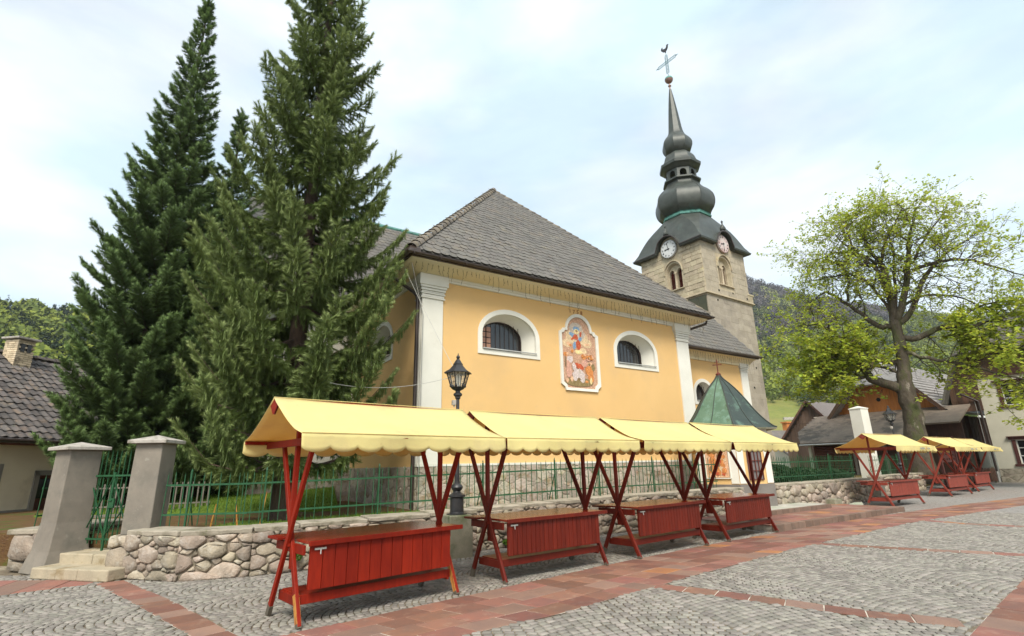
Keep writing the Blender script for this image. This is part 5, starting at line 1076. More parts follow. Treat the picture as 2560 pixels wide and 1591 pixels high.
# ------------------------------------------------------------------ street lamps
def lamp(loc, label, s=1.0, box=True):
    Lm = thing('street_lamp', label, 'street lamp', loc, .35, 'black street lamps'); Lm.scale = (s, s, s)
    mb = MB(); mb.lathe([(.20, 0), (.20, .018), (.14, .02), (.14, .03), (.132, .04), (.13, .30), (.165, .32), (.165, .35), (.12, .37), (.075, .40), (.07, .42), (.10, .45), (.115, .49), (.10, .53), (.06, .56), (.055, .60)], 16); obj('base', mb, M['iron'], Lm, auto=35)
    mb = MB(); mb.lathe([(.052, .58), (.045, 1.0), (.034, 1.05), (.034, 2.2), (.03, 2.22)], 16)
    obj('pole', mb, M['iron'], Lm, auto=35)
    mb = MB(); mb.lathe([(.03, 2.17), (.055, 2.20), (.055, 2.23), (.09, 2.26), (.09, 2.29), (.05, 2.32), (.05, 2.35), (.11, 2.38), (.15, 2.42)], 12); obj('collar', mb, M['iron'], Lm, auto=35)
    rt, rb_, zt, zb = .235, .145, 2.72, 2.42
    H = MB()
    for k in range(6):
        a = k * math.pi / 3; H.beam((rb_ * math.cos(a), rb_ * math.sin(a), zb), (rt * math.cos(a), rt * math.sin(a), zt), .018, .018, (math.cos(a), math.sin(a), 0))
        a1 = (k + 1) * math.pi / 3; A0, A1 = Vector((rb_ * math.cos(a), rb_ * math.sin(a), zb)), Vector((rt * math.cos(a), rt * math.sin(a), zt)); B0, B1 = Vector((rb_ * math.cos(a1), rb_ * math.sin(a1), zb)), Vector((rt * math.cos(a1), rt * math.sin(a1), zt))
        for f in (.33, .66): H.beam(A0.lerp(B0, f), A1.lerp(B1, f), .007, .007)
        for f in (.03, .33, .66, .97): H.beam(A0.lerp(A1, f), B0.lerp(B1, f), .007, .007)
        H.lathe([(.02, 0), (.03, .03), (.01, .07)], 6, (rb_ * math.cos(a), rb_ * math.sin(a), zb))
    ln = obj('lantern_frame', H, M['iron'], Lm)
    G = MB(); G.lathe([(rb_ * .93, zb + .01), (rt * .93, zt)], 6); gl = obj('glass', G, M['lampglass'], ln)
    mb = MB(); mb.lathe([(.03, zb), (.03, zb + .1), (.045, zb + .12), (.05, zb + .22), (.02, zb + .28)], 10); obj('bulb', mb, M['white'], ln, auto=40)
    mb = MB(); mb.lathe([(.20, 2.715), (.285, 2.70), (.29, 2.715), (.27, 2.735), (.18, 2.79), (.125, 2.85), (.10, 2.88), (.105, 2.90), (.09, 2.915), (.05, 2.98), (.025, 3.01), (.02, 3.015)], 6); mb.lathe([(.01, 3.0), (.032, 3.02), (.04, 3.045), (.032, 3.07), (.012, 3.085), (.006, 3.13)], 10); obj('lantern_roof', mb, M['iron'], ln, auto=30)
    if box: mb = MB(); mb.b2(-.12, -.04, -.05, .03, 2.06, 2.16); mb.b2(-.09, -.06, -.03, 0, 2.02, 2.06); obj('junction_box', mb, M['conc_l'], Lm, bevel=.006)
m = bpy.data.materials.new('lamp_glass'); m.use_nodes = True; b = m.node_tree.nodes['Principled BSDF']; b.inputs['Base Color'].default_value = (.9, .88, .8, 1); b.inputs['Roughness'].default_value = .15; b.inputs['Alpha'].default_value = .25; M['lampglass'] = m
lamp((-1.13, 10.48, .73), 'black six sided lantern lamp on the concrete block behind the first stall')
lamp((18.95, 26.5, .74), 'distant black lantern lamp on the wall behind the far stalls', 1.1)
Bk = thing('lamp_block', 'mossy concrete block carrying the near street lamp', 'plinth', (-1.13, 10.45, 0), D2R(28)); mb = MB(); mb.b2(-.23, .23, -.26, .3, -.05, .73); obj('block', mb, M['conc_m'], Bk, bevel=.02)

# ------------------------------------------------------------------ conifers
def tmpl(nn, rows, rad, wd, seed, fwd=.55):
    """bristly twig along +x, unit length"""
    R = np.random.RandomState(seed); V = []; F = []; T = []
    for i in range(rows):
        t = (i + .5) / rows; r = rad * (1 - .45 * t ** 3)
        for k in range(nn):
            a = 2 * math.pi * (k + R.rand()) / nn; d = np.array([fwd, math.cos(a), math.sin(a)]); d /= np.linalg.norm(d)
            p = np.array([t - .08, 0, 0]) + R.randn(3) * .01; q = p + d * r * R.uniform(.8, 1.15) * np.array([1, 1, 1]); s = np.cross(d, [1, 0, 0]); s = s / np.linalg.norm(s) * wd
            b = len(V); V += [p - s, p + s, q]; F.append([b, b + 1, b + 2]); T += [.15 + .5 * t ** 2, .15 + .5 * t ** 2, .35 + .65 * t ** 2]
    return np.array(V), np.array(F), np.array(T)
def inst(tm, P, D, Ln, Th, tone, up=None):
    """place a template: positions P, axis directions D, lengths Ln, thickness Th"""
    V, F, T = tm; n = len(P); D = D / np.linalg.norm(D, axis=1)[:, None]
    up = np.tile([0, 0, 1.], (n, 1)) if up is None else up; S = np.cross(up, D); l = np.linalg.norm(S, axis=1); S[l < 1e-3] = [1, 0, 0]; S /= np.linalg.norm(S, axis=1)[:, None]; Uv = np.cross(D, S)
    W = P[:, None, :] + V[None, :, 0:1] * (D * Ln[:, None])[:, None, :] + V[None, :, 1:2] * (S * Th[:, None])[:, None, :] + V[None, :, 2:3] * (Uv * Th[:, None])[:, None, :]
    FF = (F[None] + (np.arange(n) * len(V))[:, None, None]).reshape(-1, 3)
    return W.reshape(-1, 3), FF, (T[None] * tone[:, None]).ravel()
def conifer(loc, h, prof, nlev, label, m, seed, droop=.3, upturn=.55, pend=0., dens=1., base=0.0, tw=.26, trunk_r=.22, lean=(0, 0), glen=1., thick=1.):
    R = np.random.RandomState(seed); Tt = thing('spruce_tree' if pend else 'fir_tree', label, 'tree', loc)
    mb = MB(); mb.tube([(0, 0, -.3), (0, 0, .1), (0, 0, 1), (lean[0] * .5, lean[1] * .5, h * .5), (lean[0], lean[1], h)], [trunk_r * 1.5, trunk_r * 1.15, trunk_r, trunk_r * .55, .02], 12); obj('trunk', mb, M['bark'], Tt, smooth=True)
    P, D, Ln, To, Th = [], [], [], [], []; wood = MB(); z = base
    lv = []
    for i in range(nlev): f = (i + R.rand() * .7) / nlev; lv.append(base + (h - base) * (1 - (1 - f) ** 1.08))
    for z in lv:
        rr = np.interp(z / h, [p[0] for p in prof], [p[1] for p in prof]); nb = max(4, int(4.2 + rr * 1.5)); a0 = R.uniform(0, 6.28)
        for k in range(nb):
            a = a0 + 2 * math.pi * k / nb + R.uniform(-.28, .28); L = rr * R.uniform(.78, 1.12) * (1 + .08 * (R.rand() < .1)); zz = z + R.uniform(-.12, .12)
            ca, sa = math.cos(a), math.sin(a); side = np.array([-sa, ca, 0]); top = max(0, (z / h - .75) * 4)
            dr = droop * (1 - top) ; ut = upturn + top * .25
            def bp(t): return np.array([ca * L * t + lean[0] * z / h, sa * L * t + lean[1] * z / h, zz + L * (-dr * 1.6 * t * (1 - .55 * t) + ut * t ** 2.6)])
            pts = [bp(t) for t in (0, .35, .7, 1)]
            if rr > .35: wood.tube([tuple(p) for p in pts], [.03 * L ** .5, .022 * L ** .5, .012, .005], 4, False)
            ntw = max(4, int(L * 17 * dens)); tb = R.uniform(.65, 1.35)
            for j in range(ntw):
                t = .14 + .86 * ((j + R.rand()) / ntw) ** .85; p = bp(t); ax = bp(min(1, t + .03)) - bp(t - .03); ax /= np.linalg.norm(ax)
                sp = (.26 + .70 * (1 - t)) * min(1.4, L) * .62 * glen; s = 1 if j % 2 else -1
                d = ax * R.uniform(.55, .95) + side * s * R.uniform(.6, 1.0) + np.array([0, 0, R.uniform(-.25, .18)]); d /= np.linalg.norm(d)
                # side twig made of consecutive bristles
                q = p.copy(); l = max(.16, sp * R.uniform(.6, 1.1)); ns = max(1, int(round(l / tw)));
                for u in range(ns):
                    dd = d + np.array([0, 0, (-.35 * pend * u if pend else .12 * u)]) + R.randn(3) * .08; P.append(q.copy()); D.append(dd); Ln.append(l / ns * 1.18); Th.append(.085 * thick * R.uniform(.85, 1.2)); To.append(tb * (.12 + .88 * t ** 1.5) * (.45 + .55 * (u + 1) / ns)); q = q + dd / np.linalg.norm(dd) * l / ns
                if pend and R.rand() < pend * 1.15:
                    l = R.uniform(.12, .40) * (1 - .4 * t) * min(1, L * .7 + .2); ns = max(1, int(round(l / tw))); q = p + side * s * R.uniform(0, .5) * sp + np.array([0, 0, -.02])
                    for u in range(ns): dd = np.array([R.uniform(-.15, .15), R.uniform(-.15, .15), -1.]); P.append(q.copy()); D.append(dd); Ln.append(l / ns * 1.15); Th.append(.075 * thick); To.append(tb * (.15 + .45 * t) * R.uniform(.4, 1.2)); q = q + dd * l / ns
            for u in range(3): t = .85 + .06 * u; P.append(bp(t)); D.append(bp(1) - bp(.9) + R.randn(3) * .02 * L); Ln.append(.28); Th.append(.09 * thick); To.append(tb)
    for u in range(10): P.append(np.array([lean[0], lean[1], h - .25 + u * .05])); D.append(np.array([R.uniform(-.4, .4), R.uniform(-.4, .4), 1.])); Ln.append(.3); Th.append(.08); To.append(1.)
    tag(obj('limbs', wood, M['bark'], Tt), kind='stuff')
    P, D, Ln, Th, To = map(np.array, (P, D, Ln, Th, To)); VV, FF, TT = [], [], []; b = 0
    for i in range(4):
        s = np.arange(len(P)) % 4 == i; V, F, T = inst(TM[i], P[s], D[s], Ln[s], Th[s], To[s]); VV.append(V); FF.append(F + b); TT.append(T); b += len(V)
    print(label[:30], 'twigs', len(P), 'tris', sum(map(len, FF)))
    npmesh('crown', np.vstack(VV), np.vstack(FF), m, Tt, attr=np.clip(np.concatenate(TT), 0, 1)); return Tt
TM = [tmpl(5, 5, 1., .13, s) for s in range(4)]
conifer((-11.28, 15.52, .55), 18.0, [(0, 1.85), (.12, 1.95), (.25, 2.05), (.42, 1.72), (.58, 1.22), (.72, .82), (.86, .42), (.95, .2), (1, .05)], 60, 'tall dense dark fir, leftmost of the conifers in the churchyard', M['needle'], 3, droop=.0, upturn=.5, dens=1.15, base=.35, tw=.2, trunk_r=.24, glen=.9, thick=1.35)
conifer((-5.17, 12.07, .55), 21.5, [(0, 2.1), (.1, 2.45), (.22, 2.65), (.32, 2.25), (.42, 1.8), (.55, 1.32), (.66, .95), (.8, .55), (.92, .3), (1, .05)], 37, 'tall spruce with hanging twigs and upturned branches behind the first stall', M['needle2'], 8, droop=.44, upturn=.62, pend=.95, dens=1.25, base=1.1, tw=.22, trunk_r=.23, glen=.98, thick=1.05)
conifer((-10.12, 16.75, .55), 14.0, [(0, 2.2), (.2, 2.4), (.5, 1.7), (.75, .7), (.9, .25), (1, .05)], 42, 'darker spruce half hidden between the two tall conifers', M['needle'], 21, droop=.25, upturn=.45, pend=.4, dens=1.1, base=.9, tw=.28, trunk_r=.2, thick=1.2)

# ------------------------------------------------------------------ linden tree
LD = thing('linden_tree', 'old knotty linden in fresh yellow green leaf behind the far stalls', 'tree', (22.3, 29.5, .5))
RL = random.Random(17); fwdL = Vector((.60, .80, 0)); org = Vector((22.3, 29.5, .5))
LIMBS = [
 ([(22.3, 29.52, .2), (22.3, 29.52, 2.7), (22.38, 29.45, 3.93), (22.33, 29.5, 4.91), (22.36, 29.48, 5.81), (22.44, 29.42, 6.68), (22.5, 29.37, 7.8), (22.5, 29.37, 9.36)], [.72, .56, .50, .50, .40, .34, .31, .29], 0),
 ([(22.5, 29.37, 9.2), (22.55, 29.34, 10.85), (22.52, 29.35, 13.13), (22.37, 29.47, 13.91), (22.12, 29.66, 16.1), (22.0, 29.7, 17.9)], [.36, .28, .22, .16, .11, .04], .5),
 ([(22.5, 29.37, 9.2), (22.95, 29.02, 10.47), (23.42, 28.65, 13.1), (23.59, 28.5, 14.9), (23.93, 28.22, 16.9)], [.33, .25, .19, .13, .04], -.5),
 ([(22.6, 29.32, 9.1), (23.2, 28.8, 9.9), (23.8, 28.33, 11.57), (24.27, 27.93, 12.64), (24.83, 27.44, 13.6), (25.6, 26.8, 14.6)], [.26, .22, .18, .13, .09, .03], 1.2),
 ([(22.48, 29.4, 13.5), (22.88, 29.08, 15.64), (23.23, 28.8, 16.54), (23.65, 28.45, 17.9)], [.15, .10, .07, .03], -1),
 ([(23.6, 28.49, 15.0), (23.29, 28.75, 16.06), (22.81, 29.13, 17.6)], [.09, .06, .03], 1),
 ([(23.5, 28.55, 12.2), (24.37, 27.84, 12.5), (25.1, 27.19, 12.1), (25.8, 26.6, 11.3), (26.7, 25.8, 10.2)], [.16, .13, .10, .07, .02], -1.5),
 ([(22.45, 29.41, 8.3), (23.14, 28.87, 8.15), (23.96, 28.19, 8.6), (24.5, 27.86, 8.13), (25.1, 27.31, 7.61), (25.7, 26.85, 7.01), (26.8, 26.0, 7.0)], [.26, .24, .20, .17, .13, .10, .03], .8),
 ([(22.48, 29.39, 9.0), (21.88, 29.84, 9.23), (21.36, 30.21, 10.04), (20.42, 30.86, 11.48), (19.87, 31.21, 11.95), (18.9, 31.8, 11.3)], [.24, .21, .17, .12, .09, .02], 1.2),
 ([(20.9, 30.5, 10.9), (20.94, 30.5, 11.71), (21.14, 30.37, 12.6), (20.52, 30.79, 13.0), (19.33, 31.55, 12.8)], [.12, .10, .08, .06, .02], -.6),
 ([(22.33, 29.5, 5.2), (21.6, 30.0, 5.75), (21.15, 30.36, 6.1), (20.95, 30.5, 6.7), (20.64, 30.71, 7.49), (20.42, 30.85, 8.18), (20.03, 31.11, 9.05), (19.49, 31.45, 9.63), (19.06, 31.71, 9.78), (18.76, 31.89, 9.3), (18.5, 32.0, 8.3)], [.40, .36, .33, .27, .22, .19, .15, .12, .09, .07, .02], -.9),
 ([(22.4, 29.45, 6.9), (21.78, 29.91, 7.05), (21.29, 30.26, 7.45), (20.96, 30.49, 7.5), (20.6, 30.74, 7.0)], [.25, .22, .18, .12, .04], .9),
 ([(20.42, 30.85, 8.18), (19.95, 31.16, 8.2), (19.43, 31.49, 7.81), (19.0, 31.75, 7.0)], [.12, .10, .07, .02], .9),
 ([(21.0, 30.44, 6.24), (20.4, 30.87, 6.15), (20.1, 31.05, 6.6), (19.6, 31.4, 6.2)], [.14, .10, .07, .02], -.9),
 ([(22.5, 29.37, 10.8), (22.18, 29.62, 13.83), (21.3, 30.2, 15.4), (20.2, 31.0, 15.6), (19.4, 31.5, 15.0)], [.18, .12, .08, .05, .02], 1.5),
 ([(22.5, 29.4, 9.5), (22.0, 29.8, 11.5), (20.9, 30.6, 13.6), (20.4, 30.9, 14.9)], [.13, .10, .07, .03], -1.6),
 ([(22.6, 29.3, 9.9), (23.6, 28.5, 10.6), (24.6, 27.7, 10.4), (25.7, 26.8, 9.2)], [.13, .10, .07, .03], 1.6),
 ([(22.5, 29.3, 9.4), (22.8, 29.0, 12), (23.0, 28.9, 15), (23.0, 28.9, 17.2)], [.15, .11, .07, .03], 2.2),
 ([(22.5, 29.3, 9.4), (22.3, 29.3, 12), (21.6, 29.9, 14.6), (21.4, 30.1, 17.3)], [.15, .11, .07, .03], -2.2),
 ([(22.4, 29.4, 7.6), (23.3, 28.7, 6.9), (24.4, 27.8, 6.3), (25.6, 26.9, 5.4), (26.6, 26.1, 5.0)], [.17, .13, .10, .06, .03], -1.2),
 ([(23.6, 28.45, 13.2), (24.3, 27.9, 15.5), (25.0, 27.3, 17.2)], [.12, .08, .03], .8),
 ([(22.3, 29.5, 13.5), (21.4, 30.2, 15.5), (20.9, 30.5, 17.0)], [.10, .07, .03], -1),
 ([(24.5, 27.86, 8.1), (25.3, 27.2, 8.6), (26.3, 26.4, 8.4), (27.3, 25.6, 7.6)], [.14, .10, .07, .03], 1.5),
 ([(24.4, 27.9, 8.0), (25.2, 27.3, 7.0), (26.0, 26.6, 6.0), (26.8, 26.0, 5.6)], [.13, .09, .06, .03], -1.5),
 ([(24.3, 27.9, 8.3), (24.9, 27.4, 9.3), (25.9, 26.6, 9.6), (27.0, 25.8, 9.2)], [.13, .09, .06, .03], .5),
 ([(22.4, 29.4, 6.0), (21.6, 30, 6.8), (20.6, 30.7, 7.0), (19.8, 31.2, 6.2)], [.13, .10, .06, .03], 1.6)]
bark = MB(); tips = []; twg = MB()
def limb(ps, rs, bow):
    ps = [(p[0] + (p[0] - 22.5) * (.02 if p[0] < 22.5 else .12), p[1] - (p[0] - 22.5) * .03, p[2] if p[2] < 12 else 12 + (p[2] - 12) * .66) for p in ps]
    ps = [Vector(p) for p in ps]; n = len(ps)
    return [p + fwdL * bow * (i / (n - 1)) ** 1.3 * .7 - org for i, p in enumerate(ps)], [r * (.94 if len(rs) == 8 else .72) for r in rs]
def smp(ps, rs, k=4):
    o = []; r = []
    for i in range(len(ps) - 1):
        p0, p1, p2, p3 = ps[max(i - 1, 0)], ps[i], ps[i + 1], ps[min(i + 2, len(ps) - 1)]
        for j in range(k):
            t = j / k; o.append(.5 * ((2 * p1) + (p2 - p0) * t + (2 * p0 - 5 * p1 + 4 * p2 - p3) * t * t + (3 * p1 - p0 - 3 * p2 + p3) * t ** 3)); r.append(rs[i] + (rs[i + 1] - rs[i]) * t)
    return o + [ps[-1]], r + [rs[-1]]
def grow(p, d, l, r, dep):
    q = p; pts = [p]; n = 4
    for i in range(n): d = (d + Vector((RL.gauss(0, .16), RL.gauss(0, .16), RL.gauss(0, .13)))).normalized(); q = q + d * l / n; pts.append(q)
    (bark if r > .03 else twg).tube(pts, [r * (1 - .16 * i) for i in range(n + 1)], 5 if r > .03 else 3, False)
    if dep == 0: tips.append((pts, l)); return
    tips.append((pts[2:], l * .5)) if dep <= 1 else None
    for k in range(RL.choice((3, 4, 4))):
        i = RL.choice((1, 2, 3, 4, 4)); a = (pts[i] - pts[i - 1]).normalized(); s = Vector((RL.gauss(0, 1), RL.gauss(0, 1), RL.gauss(0, .8))); s = (s - a * s.dot(a)).normalized()
        grow(pts[i], (a * .6 + s * .75 + Vector((0, 0, .04))).normalized(), l * RL.uniform(.55, .85), r * .6, dep - 1)
for li, (ps, rs, bow) in enumerate(LIMBS):
    P_, R_2 = limb(ps, rs, bow); P_, R_2 = smp(P_, R_2)
    if li == 0: R_2 = [r * (1 + .07 * math.sin(i * 1.9)) for i, r in enumerate(R_2)]
    else: P_ = [p + Vector((RL.gauss(0, .03), RL.gauss(0, .03), RL.gauss(0, .03))) for p in P_]
    bark.tube(P_, R_2, 14 if li == 0 else 8, True)
    if li == 0: continue
    tot = len(P_)
    for i in range(int(tot * .22), tot):
        if R_2[i] > .24: continue
        for _ in range(1 if i < tot - 2 else 3):
            if RL.random() < (.92 if P_[i].z > 9 else .68):
                a = (P_[i] - P_[i - 1]).normalized(); s = Vector((RL.gauss(0, 1), RL.gauss(0, 1), RL.gauss(0, .8))); s = (s - a * s.dot(a)).normalized()
                grow(P_[i], (a * .4 + s).normalized(), RL.uniform(.8, 1.5) * (1.15 if li > 0 else 1), min(.045, max(.02, R_2[i] * .4)), 2)
obj('trunk', bark, M['bark_l'], LD, smooth=True, recalc=False); obj('twigs', twg, M['twig'], LD, recalc=False)
LV_, LF_ = [], []
def leafcluster(p, n, s):
    for _ in range(n):
        c = p + Vector((RL.gauss(0, s), RL.gauss(0, s), RL.gauss(0, s * .8))); a = RL.uniform(0, 6.28); tl = RL.uniform(-.9, .5); r = RL.uniform(.065, .125) * (1.1 if c.z < 9 else .74)
        f = Vector((math.cos(a) * math.cos(tl), math.sin(a) * math.cos(tl), math.sin(tl))); sd = Vector((-math.sin(a), math.cos(a), RL.uniform(-.5, .5))).normalized(); b = len(LV_)
        LV_.extend([tuple(c), tuple(c + f * r * .9 + sd * r * .8), tuple(c + f * r * 2.1), tuple(c + f * r * .9 - sd * r * .8)]); LF_.append([b, b + 1, b + 2, b + 3])
for pts, l in tips:
    e_ = pts[-1] + org
    if e_.z < 6.6 and 19.8 < e_.x < 23.5 and RL.random() < .8: continue
    if e_.z > 10 and RL.random() < .2: continue
    for p in pts[1:]:
        if RL.random() < (.55 if p.z < 9 else .5): leafcluster(p, RL.choice((3, 4)) if p.z < 9 else RL.choice((2, 3)), .12 if p.z < 9 else .08)
    leafcluster(pts[-1], 4 if pts[-1].z < 9 else 3, .08)
print('linden tips', len(tips), 'leaves', len(LF_))
npmesh('crown', LV_, LF_, M['leaf'], LD)
# ------------------------------------------------------------------ left house
M['tile_r'] = mat('old_roof_tile', (.125, .108, .098), (.085, .078, .075), scale=5, rough=.85, bump=.4, rnd=.3, hue=.01, stain=(.17, .13, .10), sscale=3, slo=.52, stain2=(.06, .065, .04), s2scale=5)
M['hwall'] = mat('beige_house_render', (.78, .68, .50), (.72, .62, .45), scale=1.2, rough=.95, bump=.4, bscale=60, bdist=.01, stain=(.45, .38, .27), sscale=.8, slo=.55, shi=.8)
M['hgrey'] = mat('grey_render', (.30, .275, .23), (.25, .23, .2), scale=2, rough=.95, bump=.3)
M['brick'] = mat('chimney_brick', (.66, .54, .38), (.54, .43, .28), scale=6, rough=.95, bump=.4, rnd=.22, stain=(.12, .09, .07), sscale=2.2, slo=.55, shi=.65)
M['dwood'] = mat('dark_timber', (.13, .07, .045), (.085, .05, .035), scale=3, rough=.85, bump=.5, bscale=9, stretch=(5, 5, .6), rnd=.3, hue=.015)
M['rwood'] = mat('reddish_timber', (.17, .06, .035), (.11, .045, .03), scale=3, rough=.85, bump=.4, bscale=9, stretch=(5, 5, .6), rnd=.25)
LH = thing('tiled_house', 'low beige house with an old grey tiled roof beyond the left gate pillar', 'house', (-15.15, 16.21, 0), D2R(81))
# local: x along the wall (away), y to the left (into the house)
dh = [[(.75, .2), (1.85, .2), (1.85, 1.6), (.75, 1.6)], [(-1.6, 1.15), (-.42, 1.15), (-.42, 1.9), (-1.6, 1.9)]]
mb = MB(); holeface(mb, [(-8, 0), (10, 0), (10, 3.1), (-8, 3.1)], dh, lambda a, b: (a, 0, b)); mb.add([(-8, 0, 0), (-8, 7, 0), (-8, 7, 3), (-8, 0, 3)], [(0, 1, 2, 3)]); mb.b2(-7.8, 9.8, .5, 7, 0, 3)
for h_ in dh: ringpair(mb, h_, lambda a, b: (a, 0, b), h_, lambda a, b: (a, .3, b))
obj('wall', mb, M['hwall'], LH, recalc=False)
mb = MB(); mb.b2(-8, .63, -.04, .1, -.1, .62); mb.b2(1.97, 10, -.04, .1, -.1, .62); obj('plinth', mb, M['hgrey'], LH)
mb = MB(); mb.b2(.60, .75, -.05, .1, -.1, 1.75); mb.b2(1.85, 1.98, -.05, .1, -.1, 1.75); mb.b2(.60, 1.98, -.05, .1, 1.6, 1.75); obj('door_surround', mb, M['hgrey'], LH)
mb = MB(); mb.b2(.75, 1.85, .25, .3, .2, 1.6); dr = obj('door', mb, M['rwood'], LH); mb = MB(); mb.b2(.85, 1.75, .23, .26, .9, 1.5); obj('door_pane', mb, M['glass'], dr)
mb = MB(); mb.b2(-1.6, -.42, .2, .24, 1.15, 1.9); wn = obj('window', mb, M['glass'], LH); mb = MB(); mb.b2(-1.62, -.38, -.03, .05, 1.08, 1.16); mb.b2(-.44, -.34, -.02, .06, 1.1, 1.95); mb.b2(-1.04, -.98, .15, .2, 1.15, 1.9); obj('frame', mb, M['hgrey'], wn)
RYm, RZ0, RZ1, RYt = -.62, 2.66, 5.86, 3.5
mb = MB(); mb.add([(-8.4, RYm, RZ0), (10.3, RYm, RZ0), (10.3, RYt, RZ1), (-8.4, RYt, RZ1), (-8.4, 7.6, RZ0), (10.3, 7.6, RZ0)], [(0, 1, 2, 3), (3, 2, 5, 4)]); lr = obj('roof', mb, M['tile_r'], LH, recalc=False)
O = Vector((0, RYm - .03, RZ0 + .01)); Yv2 = Vector((0, RYt - RYm, RZ1 - RZ0)).normalized(); Xv = Vector((1, 0, 0)); Zv = Xv.cross(Yv2)
mb = MB(); tw_, th_ = .27, .315; K = 7; wave = [(i / (K - 1) - .5, .022 * math.cos(2 * math.pi * (i / (K - 1)) + .6)) for i in range(K)]; vs = []
for t, lift in ((0, .03), (th_ * 1.1, 0.0)):
    for th2 in (.012, 0):
        for u, h_ in wave: vs.append(tuple(Xv * u * tw_ + Yv2 * t + Zv * (h_ + lift + th2)))
mb.add(vs, [(k, k + 1, 2 * K + k + 1, 2 * K + k) for k in range(K - 1)] + [(k, K + k, K + k + 1, k + 1) for k in range(K - 1)]); tme = mesh('roof_tile', mb, M['tile_r'], recalc=False); V_, F_2 = [], []; cnt = 0
L2 = math.hypot(RYt - RYm, RZ1 - RZ0); bv = [Vector(v) for v in mb.v]
for r in range(int(L2 / th_)):
    for c in range(-9, 26):
        p = O + Xv * (c * tw_) + Yv2 * (r * th_) + Zv * U(-.008, .008)
        if cnt < 300 and c > -8 and c < 12: o = link('roof_tile', tme, lr, p); o.rotation_euler = (U(-.02, .02), U(-.01, .01), U(-.02, .02)); cnt += 1
        else: b = len(V_); V_ += [tuple(v + p) for v in bv]; F_2 += [tuple(q + b for q in f) for f in mb.f]
m2 = MB(); m2.v = V_; m2.f = F_2; m2.m = [0] * len(F_2); tag(obj('roof_tiles', m2, M['tile_r'], lr, recalc=False), kind='stuff')
hips(lr, (-2.6, RYt, RZ1 + .03), (8, RYt, RZ1 + .03), M['tile_r'], L=.36, r=.11)
mb = MB(); mb.tube([(-8, RYm - .08, RZ0 - .06), (10, RYm - .08, RZ0 - .06)], .065, 8); obj('gutter', mb, M['gutter'], LH)
for i in range(26): mb = MB(); mb.b2(-2 + i * .3, -2 + i * .3 + .285, -.56, .02, 2.5, 2.53); obj('soffit_board', mb, M['rwood'], LH)
CHM = bpy.data.objects.new('chimney', None); sc.collection.objects.link(CHM); CHM.parent = LH; CHM.location = (1.62, 3.1, 4.7)
mb = MB(); mb.b2(-.26, .26, -.24, .24, 0, 1.55); obj('chimney_core', mb, M['mortar'], CHM)
mb = MB(); mb.b2(-.33, .33, -.31, .31, .2, .66); obj('lead_flashing', mb, M['brass'], CHM, bevel=.01)
for r in range(13):
    z = .66 + r * .075
    for sx in (0, 1):
        for k in range(-1, 3):
            x0_, x1_ = -.29 + (k + .5 * (r % 2)) * .29, -.29 + (k + 1 + .5 * (r % 2)) * .29 - .014; x0_, x1_ = max(-.29, x0_), min(.29, x1_)
            if x1_ - x0_ < .05: continue
            if 7 <= r <= 10 and (-.2 < (x0_ + x1_) / 2 < -.02 or .02 < (x0_ + x1_) / 2 < .2) and sx == 0: continue
            b = MB()
            if sx == 0: b.b2(x0_, x1_, -.285, -.235, z, z + .062)
            else: b.b2(-.305, -.255, x0_, x1_, z, z + .062)
            obj('brick', b, M['brick'], CHM)
for x in (-.12, .1): mb = MB(); mb.b2(x - .07, x + .07, -.29, -.2, 1.2, 1.5); obj('flue_opening', mb, M['glass'], CHM)
mb = MB(); mb.b2(-.4, .4, -.38, .38, 1.66, 1.73); obj('chimney_cap', mb, M['conc_l'], CHM, bevel=.01)
# grey railing behind the gate
RG = thing('grey_railing', 'grey railing on a low kerb seen through the green gate', 'railing', (-11.2, 13.1, .5), D2R(38)); mb = MB(); mb.b2(0, 3.4, -.08, .08, -.3, .12); obj('kerb', mb, M['conc'], RG)
for i in range(26): mb = MB(); mb.beam((.08 + i * .13, 0, .15), (.08 + i * .13, 0, .85), .03, .02); obj('baluster', mb, M['conc'], RG)
for z in (.3, .75): mb = MB(); mb.beam((0, 0, z), (3.4, 0, z), .035, .03, (0, 0, 1)); obj('rail', mb, M['conc'], RG)

# ------------------------------------------------------------------ right hand houses
M['rshingle'] = mat('pale_metal_roof', (.40, .37, .35), (.33, .31, .29), scale=2, rough=.6, bump=.2, rnd=.12, stain=(.27, .25, .23), sscale=2)
M['otimber'] = mat('orange_timber', (.52, .20, .055), (.44, .16, .045), scale=3, rough=.7, bump=.3, bscale=9, stretch=(5, 5, .5), rnd=.14)
M['hwhite'] = mat('pale_house_render', (.62, .585, .47), (.57, .54, .43), scale=1, rough=.95, bump=.3, bscale=50, bdist=.01, stain=(.50, .47, .37), sscale=.6, slo=.55, shi=.8)
M['brownf'] = mat('brown_window_trim', (.10, .035, .03), (.08, .03, .025), scale=5, rough=.6)
M['btile'] = mat('brown_flat_tile', (.36, .28, .21), (.26, .20, .155), scale=1.2, rough=.85, bump=.3, rnd=.3, hue=.01, stain=(.15, .125, .10), sscale=.7, slo=.5, shi=.6)
FH = thing('timber_farmhouse', 'farmhouse with orange timber gable and pale ribbed half hipped roof behind the linden', 'house', (27.9, 34.0, 0), D2R(34))
